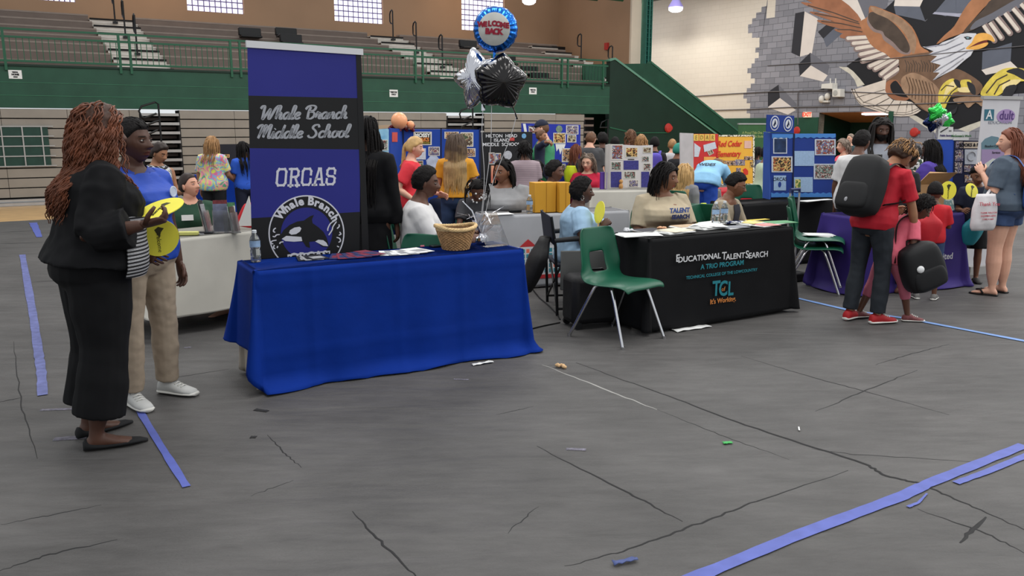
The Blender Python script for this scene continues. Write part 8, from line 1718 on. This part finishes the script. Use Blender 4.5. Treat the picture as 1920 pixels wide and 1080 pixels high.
# ---- backpacks
def backpack(label, c, ax, size, m, strap=None, grp='backpacks', mark=None, pm=None):
    """ax: across, away from the wearer's back, up"""
    X, Y, Z = [nrm(a) for a in ax]; c = np.asarray(c, float); w_, d_, h = size; t = root('backpack', label, 'backpack', c-Z*h/2, grp)
    def lump(cc, sw, sd, sh, e=4.5):
        mb = MB(); rings = []
        for u in np.linspace(0, 1, 15):
            v = u*2-1; k = max(.02, 1-abs(v)**e)**(1/e)*(1-.12*max(0, v)); rings.append([cc+X*sw/2*k*np.sign(math.cos(a))*abs(math.cos(a))**.5+Y*sd/2*k*np.sign(math.sin(a))*abs(math.sin(a))**.6+Z*sh/2*v for a in np.linspace(0, 2*math.pi, 28, endpoint=False)])
        return mb.loft(rings)
    part('main_compartment', lump(c, w_, d_, h), m, t, sharp=180); part('front_pocket', lump(c+Y*d_*.36-Z*h*.2, w_*.82, d_*.4, h*.46), pm or m, t, sharp=180)
    mb = MB(); mb.tube([c+X*w_*math.cos(a)*.44+Y*d_*.1+Z*(h*.40*math.sin(a)+h*.04) for a in np.linspace(0, math.pi, 14)], .006, 6); part('zip', mb, M_TLEG, t)
    mb = MB(); mb.tube([c-X*.04-Y*d_*.3+Z*h*.47, c-X*.03-Y*d_*.3+Z*h*.55, c+X*.03-Y*d_*.3+Z*h*.55, c+X*.04-Y*d_*.3+Z*h*.47], .008, 6); part('grab_loop', mb, M_BLACK, t)
    if strap:
        for pts in strap: mb = MB(); P_ = [np.array(q) for q in spline3(pts)]; mb.tube(P_, .022, 6, flat=.25); part('shoulder_strap', mb, m, t)
    if mark: mb = MB(); mb.ell(c+Y*d_*.52+X*mark[0]*w_+Z*mark[1]*h, (mark[2], mark[2]*.6, mark[2]), None, 12); part('badge', mb, mark[3], t)
    return t
def spline3(pts, n=6):
    P_ = [np.array(p, float) for p in pts]; P_ = [2*P_[0]-P_[1]]+P_+[2*P_[-1]-P_[-2]]; out = []
    for i in range(1, len(P_)-2):
        a, b, c, d = P_[i-1:i+3]
        for k in range(n): t = k/n; out.append(.5*(2*b+(c-a)*t+(2*a-5*b+4*c-d)*t*t+(3*b-a-3*c+d)*t**3))
    out.append(P_[-2]); return out
def on_back(P_, label, size, m, t=.24, dy=.02, side=0, strap=True, **k):
    p, u, f = P_.spine(t); yb = P_.ring(t, .014, .01)[16]; d = abs(np.dot(np.array(yb)-p, f))+size[1]/2+dy; s = P_.s; cc = p-f*d+np.array([side, 0, 0])
    st = None
    if strap:
        st = []
        for sx in (-1, 1):
            q = lambda t_, x, off: P_.W(P_.spine(t_)[0]+np.array([x, 0, 0])*s+P_.spine(t_)[2]*off*s)
            st.append([q(.42, sx*.09, -.16), q(.515, sx*.105, -.08), q(.52, sx*.115, .03), q(.45, sx*.12, .125), q(.34, sx*.135, .155), q(.22, sx*.19, .06), q(.14, sx*.17, -.14)])
    return backpack(label, P_.W(cc), (P_.R0@np.array([1., 0, 0]), P_.R0@(-f), P_.R0@u), size, m, st, **k)
M_BPK = mat('black_pack', (22, 22, 24), .65, var=.08, vs=8)
on_back(rb, 'large black backpack with a white tick on the woman in red', (.36, .22, .50), M_BPK, t=.26, mark=(-.05, -.30, .022, M_GRP))
on_back(rw, 'blue backpack on the woman in grey at the right edge', (.30, .18, .42), mat('blue_pack', (52, 84, 150), .6, var=.1), t=.20, pm=mat('blue_pack_pocket', (70, 100, 160), .6))
on_back(ppb, 'purple backpack right of the white board', (.28, .16, .40), mat('purple_pack', (84, 72, 170), .6), t=.26)
# the girl's big pack hangs at her side and back
gs = gk_.W(gk_.spine(.16)[0]); cpk = ground(1727, 600)*0+at_Y(1728, 500, float(gs[1])-.18); 
backpack('big black backpack with a white flower hanging on the girl in pink', cpk, (np.array([.93, .1, .35]), np.array([.1, -1, .0]), np.array([-.34, .0, .94])), (.34, .22, .40), M_BPK, [[cpk+UP*.18-np.array([.02, -.08, 0]), cpk+np.array([-.10, .10, .28]), gk_.W(gk_.spine(.50)[0])+np.array([-.03, -.07, .035]), gk_.W(gk_.spine(.42)[0])+np.array([-.10, -.06, .0]), cpk+np.array([-.20, .04, .02])]], mark=(-.22, .06, .030, mat('flower_white', (224, 224, 224), .6)))
# drawstring bags
p = neonw.W(neonw.spine(.22)[0]-np.array([0, .21, 0])); soft_bag('drawstring_bag', 'neon yellow drawstring bag on the woman in slate', p, (neonw.R0@np.array([1., 0, 0]), neonw.R0@np.array([0, 1., 0]), UP), (.21, .11, .30), mat('neon_yellow', (214, 224, 40), .5, bump=.2, bs=12, var=.04), grp='drawstring bags', neck=.75, seed=5)
p = at_b(1318, 408, 2.62); soft_bag('drawstring_bag', 'neon yellow drawstring bag behind the woman in beige', np.array([p[0], p[1], p[2]-.02]), (BD, BN, UP), (.26, .16, .40), MATS['neon_yellow'], grp='drawstring bags', neck=.35, seed=6)
p = br_.W(br_.spine(.20)[0]-np.array([.05, .17, 0])); soft_bag('drawstring_bag', 'red drawstring bag on the back of the small boy in red', p, (br_.R0@np.array([1., 0, 0]), br_.R0@np.array([0, 1., 0]), UP), (.24, .12, .30), mat('red_nylon', (186, 38, 48), .5, bump=.2, bs=14), grp='drawstring bags', neck=.3, seed=7)
p = bt.W(bt.wr[0]); p2 = at_Y(1822, 432, float(p[1])-.04); soft_bag('drawstring_bag', 'teal drawstring bag held by the boy with twists', p2, (np.array([1., .1, 0]), np.array([-.1, 1., 0]), nrm(np.array([.15, 0, 1]))), (.24, .14, .30), mat('teal_nylon', (34, 132, 146), .5, bump=.2, bs=14), grp='drawstring bags', neck=.35, seed=8)
# white carrier bag of the woman in grey
p = rw.W(rw.wr[1]); pc2 = at_Y(1846, 394, float(rw.W(rw.J['arm1'][1])[1])-.12); t = root('carrier_bag', 'white plastic carrier bag with red print on the arm of the woman in grey', 'bag', pc2-UP*.19)
X, Y = np.array([.97, .2, 0]), np.array([-.2, .97, 0]); mb = MB(); rings = []
for u in np.linspace(0, 1, 14):
    w_ = np.interp(u, [0, .1, .6, 1], [.24, .28, .26, .20])/2; d_ = np.interp(u, [0, .2, .7, 1], [.04, .10, .09, .05])/2; rings.append([pc2+X*w_*math.cos(a)*(1+.04*math.sin(6*a+u*5))+Y*d_*math.sin(a)*(1+.15*math.sin(5*a+u*7))+UP*(-.19+.34*u) for a in np.linspace(0, 2*math.pi, 30, endpoint=False)])
mb.loft(rings); part('bag_body', mb, mat('white_carrier', (214, 210, 212), .45, var=.04, bump=.25, bs=14), t, sharp=180)
hp = rw.W(rw.wr[1]*.15+rw.J['arm1'][1]*.85)
for sx in (-1, 1): mb = MB(); mb.tube([pc2+X*sx*.075+UP*.14, pc2+X*sx*.04+(hp-pc2)*.6, hp+UP*.02], [.022, .016, .010], 6, flat=.3); part('handle', mb, MATS['white_carrier'], t)
M_RPR = mat('carrier_red', (196, 70, 84), .6, var=0); f = -Y*.0485
for s_, dz, sz in (('Thank You', .06, .050), ('THANK YOU FOR', -.02, .022), ('SHOPPING HERE', -.05, .022), ('COME AGAIN', -.08, .020)): text(s_, pc2+f*1.12+UP*dz, X, UP, sz, M_RPR, t)
# yellow round fans of the other people
fw = fan.W(fan.wr[0]); disc('hand_fan', 'yellow card fan waved by the woman in pale blue', at_Y(1124, 398, float(fw[1])-.06), ((.35, -.9, .2), (.1, .2, 1), (.9, .4, -.1)), r=.095, handle=.05, printed=False)
mbw = br_.W((br_.wr[0]+br_.wr[1])/2); disc('hand_fan', 'round yellow card fan held up by the small boy in red', at_Y(1778, 357, float(mbw[1])+.05), ((1, .2, 0), (0, .1, 1), (.2, -1, .1)), r=.088)
btw = bt.W((bt.wr[0]+bt.wr[1])/2); disc('hand_fan', 'yellow card fan tilted in the hands of the boy with twists', at_Y(1822, 357, float(btw[1])-.05), ((.9, .2, -.35), (.3, .5, .75), (.2, -.8, .5)), r=.080)
# cardboard boxes and book on the purple table
M_CARD = mat('cardboard', (186, 148, 108), .75, var=.05, vs=6)
def carton(label, c, size, ang, flaps=True):
    X = np.array([math.cos(ang), math.sin(ang), 0]); Y = np.array([-X[1], X[0], 0]); t = root('cardboard_box', label, 'box', c, 'cardboard boxes on the purple table'); w_, d_, h = size; c = np.asarray(c, float)
    for o, s_, ax in [(X*w_/2, (.006, d_, h), 0), (-X*w_/2, (.006, d_, h), 0), (Y*d_/2, (w_, .006, h), 0), (-Y*d_/2, (w_, .006, h), 0)]: mb = MB(); mb.box(c+o+UP*h/2, s_, (X, Y, UP)); part('side', mb, M_CARD, t)
    mb = MB(); mb.box(c+UP*.004, (w_, d_, .006), (X, Y, UP)); part('bottom', mb, M_CARD, t)
    if flaps:
        for sx in (-1, 1): mb = MB(); e = c+X*sx*w_/2+UP*h; mb.prism([e-Y*d_/2, e+Y*d_/2, e+Y*d_/2+X*sx*.13+UP*.10, e-Y*d_/2+X*sx*.13+UP*.10], UP*.005); part('flap', mb, M_CARD, t)
        mb = MB(); e = c-Y*d_/2+UP*h; mb.prism([e-X*w_/2, e+X*w_/2, e+X*w_/2-Y*.12+UP*.12, e-X*w_/2-Y*.12+UP*.12], Y*.005); part('flap', mb, M_CARD, t)
    return t
cb = ground(1742, 397, .757)+BN*.14; carton('open cardboard box on the purple table behind the small boy', cb, (.40, .30, .28), A_B-.1)
cb2 = ground(1712, 398, .757)+BN*.16; t = root('cardboard_box', 'raised cardboard lid beside the woman in red', 'box', cb2+UP*.0, 'cardboard boxes on the purple table'); mb = MB(); mb.prism([cb2-BD*.16+UP*.26, cb2+BD*.1+UP*.26, cb2+BD*.13+UP*.44+BN*.05, cb2-BD*.02+UP*.5+BN*.05], BN*.01); part('flap', mb, M_CARD, t); mb = MB(); mb.box(cb2+UP*.14, (.24, .2, .27), (BD, BN, UP)); part('carton', mb, M_CARD, t)
sheets('open book with a yellow cover on the purple table', 1716, 401, .24, .16, A_B, mat('book_yellow', (222, 210, 120), .6), 3)
cb3 = ground(1800, 397, .757)+BN*.12; t = root('display_card', 'pale picture card standing on the purple table', 'card', cb3); mb = MB(); mb.prism([cb3-BD*.1, cb3+BD*.1, cb3+BD*.1+UP*.26+BN*.06, cb3-BD*.1+UP*.26+BN*.06], BN*.006); part('card', mb, ramp_mat('pale_card', [(206, 210, 206), (120, 150, 150), (214, 216, 214)], 'noise', 12), t)
PP = PL(TP, -.06); a, z = PP.pix(1768, 481); pu = [o for o in COL.objects if 'purple tablecloth' in o.get('label', '') and o.type == 'MESH'][0]; text('United', PP.pt(a, z, .012), PP.x, UP, .09, LW, pu, bold=.001)
# lanyard held by the woman in the white polo
lp = wp.W(wp.wr[1]); t = root('lanyard', 'white lanyard dangling from the hand of the woman in the white polo', 'lanyard', lp-UP*.2); 
for k in range(4): mb = MB(); mb.tube([lp+np.array([.012*k-.02, -.03, -.02]), lp+np.array([.022*k-.03, -.05, -.10]), lp+np.array([.016*k-.05, -.05, -.19])], .005, 5, flat=.4); part('cord', mb, M_PAPER, t)
# ---- litter on the tarp
def scrap(label, px, py, size, m, kind='paper_scrap', ang=.3, cat='litter', z=.004):
    c = ground(px, py); t_ = MB(); X = np.array([math.cos(ang), math.sin(ang), 0]); Y = np.array([-X[1], X[0], 0]); n = 7; up, lo = [], []
    rng = random.Random(px); V_ = []
    for i in range(n):
        for j in range(3): V_.append(c+X*size[0]*(i/(n-1)-.5)+Y*size[1]*(j/2-.5)*(1+.2*rng.uniform(-1, 1))+UP*(z+size[2]*abs(math.sin(i*1.7+j))*rng.uniform(.4, 1)))
    fs = [(i*3+j, i*3+j+1, (i+1)*3+j+1, (i+1)*3+j) for i in range(n-1) for j in range(2)]; t_.add(V_, fs); o = solo(kind, t_, m, label, cat, loc=c, sharp=180); md = o.modifiers.new('thick', 'SOLIDIFY'); md.thickness = .003 if size[2] > .0035 else .0008; return o
scrap('torn strip of blue tape curled on the tarp at the bottom', 1172, 1056, (.10, .022, .012), mat('dull_blue_tape', (72, 84, 132), .6), 'tape_scrap', .35)
scrap('small bright green scrap on the tarp', 1364, 832, (.05, .025, .004), mat('scrap_green', (70, 170, 90), .6), ang=.1); scrap('tiny white stick on the tarp', 1498, 806, (.05, .008, .004), M_PAPER, ang=1.3); scrap('white paper sticking out from under the black printed cloth', 1296, 617, (.36, .09, .012), M_PAPER, ang=.5)
scrap('white cloth edge on the tarp at the foot of the blue cloth', 905, 683, (.16, .03, .012), M_PAPER, ang=.5, kind='paper_scrap')
c0 = ground(1052, 690); mb = MB(); rng = random.Random(1)
for k in range(8): mb.ell(c0+np.array([rng.uniform(-.03, .03), rng.uniform(-.02, .02), .012+rng.uniform(0, .01)]), (.014, .012, .012), None, 8)
solo('crumpled_tissue', mb, mat('tissue_tan', (206, 170, 128), .8, var=.1), 'crumpled tan tissue on the tarp right of the blue cloth', 'litter')
M_RES = mat('tape_residue', (136, 132, 146), .7, var=.3, vs=40, alpha=.45)
for px, py, s_, a, lab in [(110, 768, (.20, .03, .002), .1, 'patch of old tape residue left of the black skirt'), (132, 822, (.16, .05, .002), .2, 'patch of old tape residue beside the black flat shoe'), (475, 820, (.03, .03, .002), 0, 'small dark tape square on the tarp'), (1080, 843, (.10, .03, .002), -.1, 'scuffed rectangle mark on the tarp'), (865, 712, (.10, .02, .003), -.1, 'clear tape scrap in front of the blue cloth'), (352, 652, (.05, .03, .003), .4, 'pale scrap of tape on the tarp behind the white sneakers'), (490, 770, (.09, .03, .002), -.4, 'dark tape strip on the tarp in front of the blue cloth')]:
    scrap(lab, px, py, s_, M_RES if 'dark' not in lab else M_SEAM, 'tape_scrap', a, z=.001)
mb = MB(); mb.tube([ground(*q)+UP*.006 for q in [(1000, 545), (1012, 560), (1030, 575), (1045, 590), (1050, 600)]], .006, 6); mb.tube([ground(*q)+UP*.006 for q in [(996, 618), (1020, 612), (1050, 606)]], .006, 6); solo('power_cable', mb, M_BLACK, 'thin black cables on the floor beneath the director chair', 'cable')
# ================================================================ lettering becomes plain mesh
bpy.context.view_layer.update(); dg = bpy.context.evaluated_depsgraph_get()
for o in TEXTS:
    me = bpy.data.meshes.new_from_object(o.evaluated_get(dg)); me.name = o.name
    n = bpy.data.objects.new(o.name, me); COL.objects.link(n); nm = o.name
    n.parent = o.parent; n.matrix_local = o.matrix_local.copy()
    bpy.data.objects.remove(o); n.name = nm
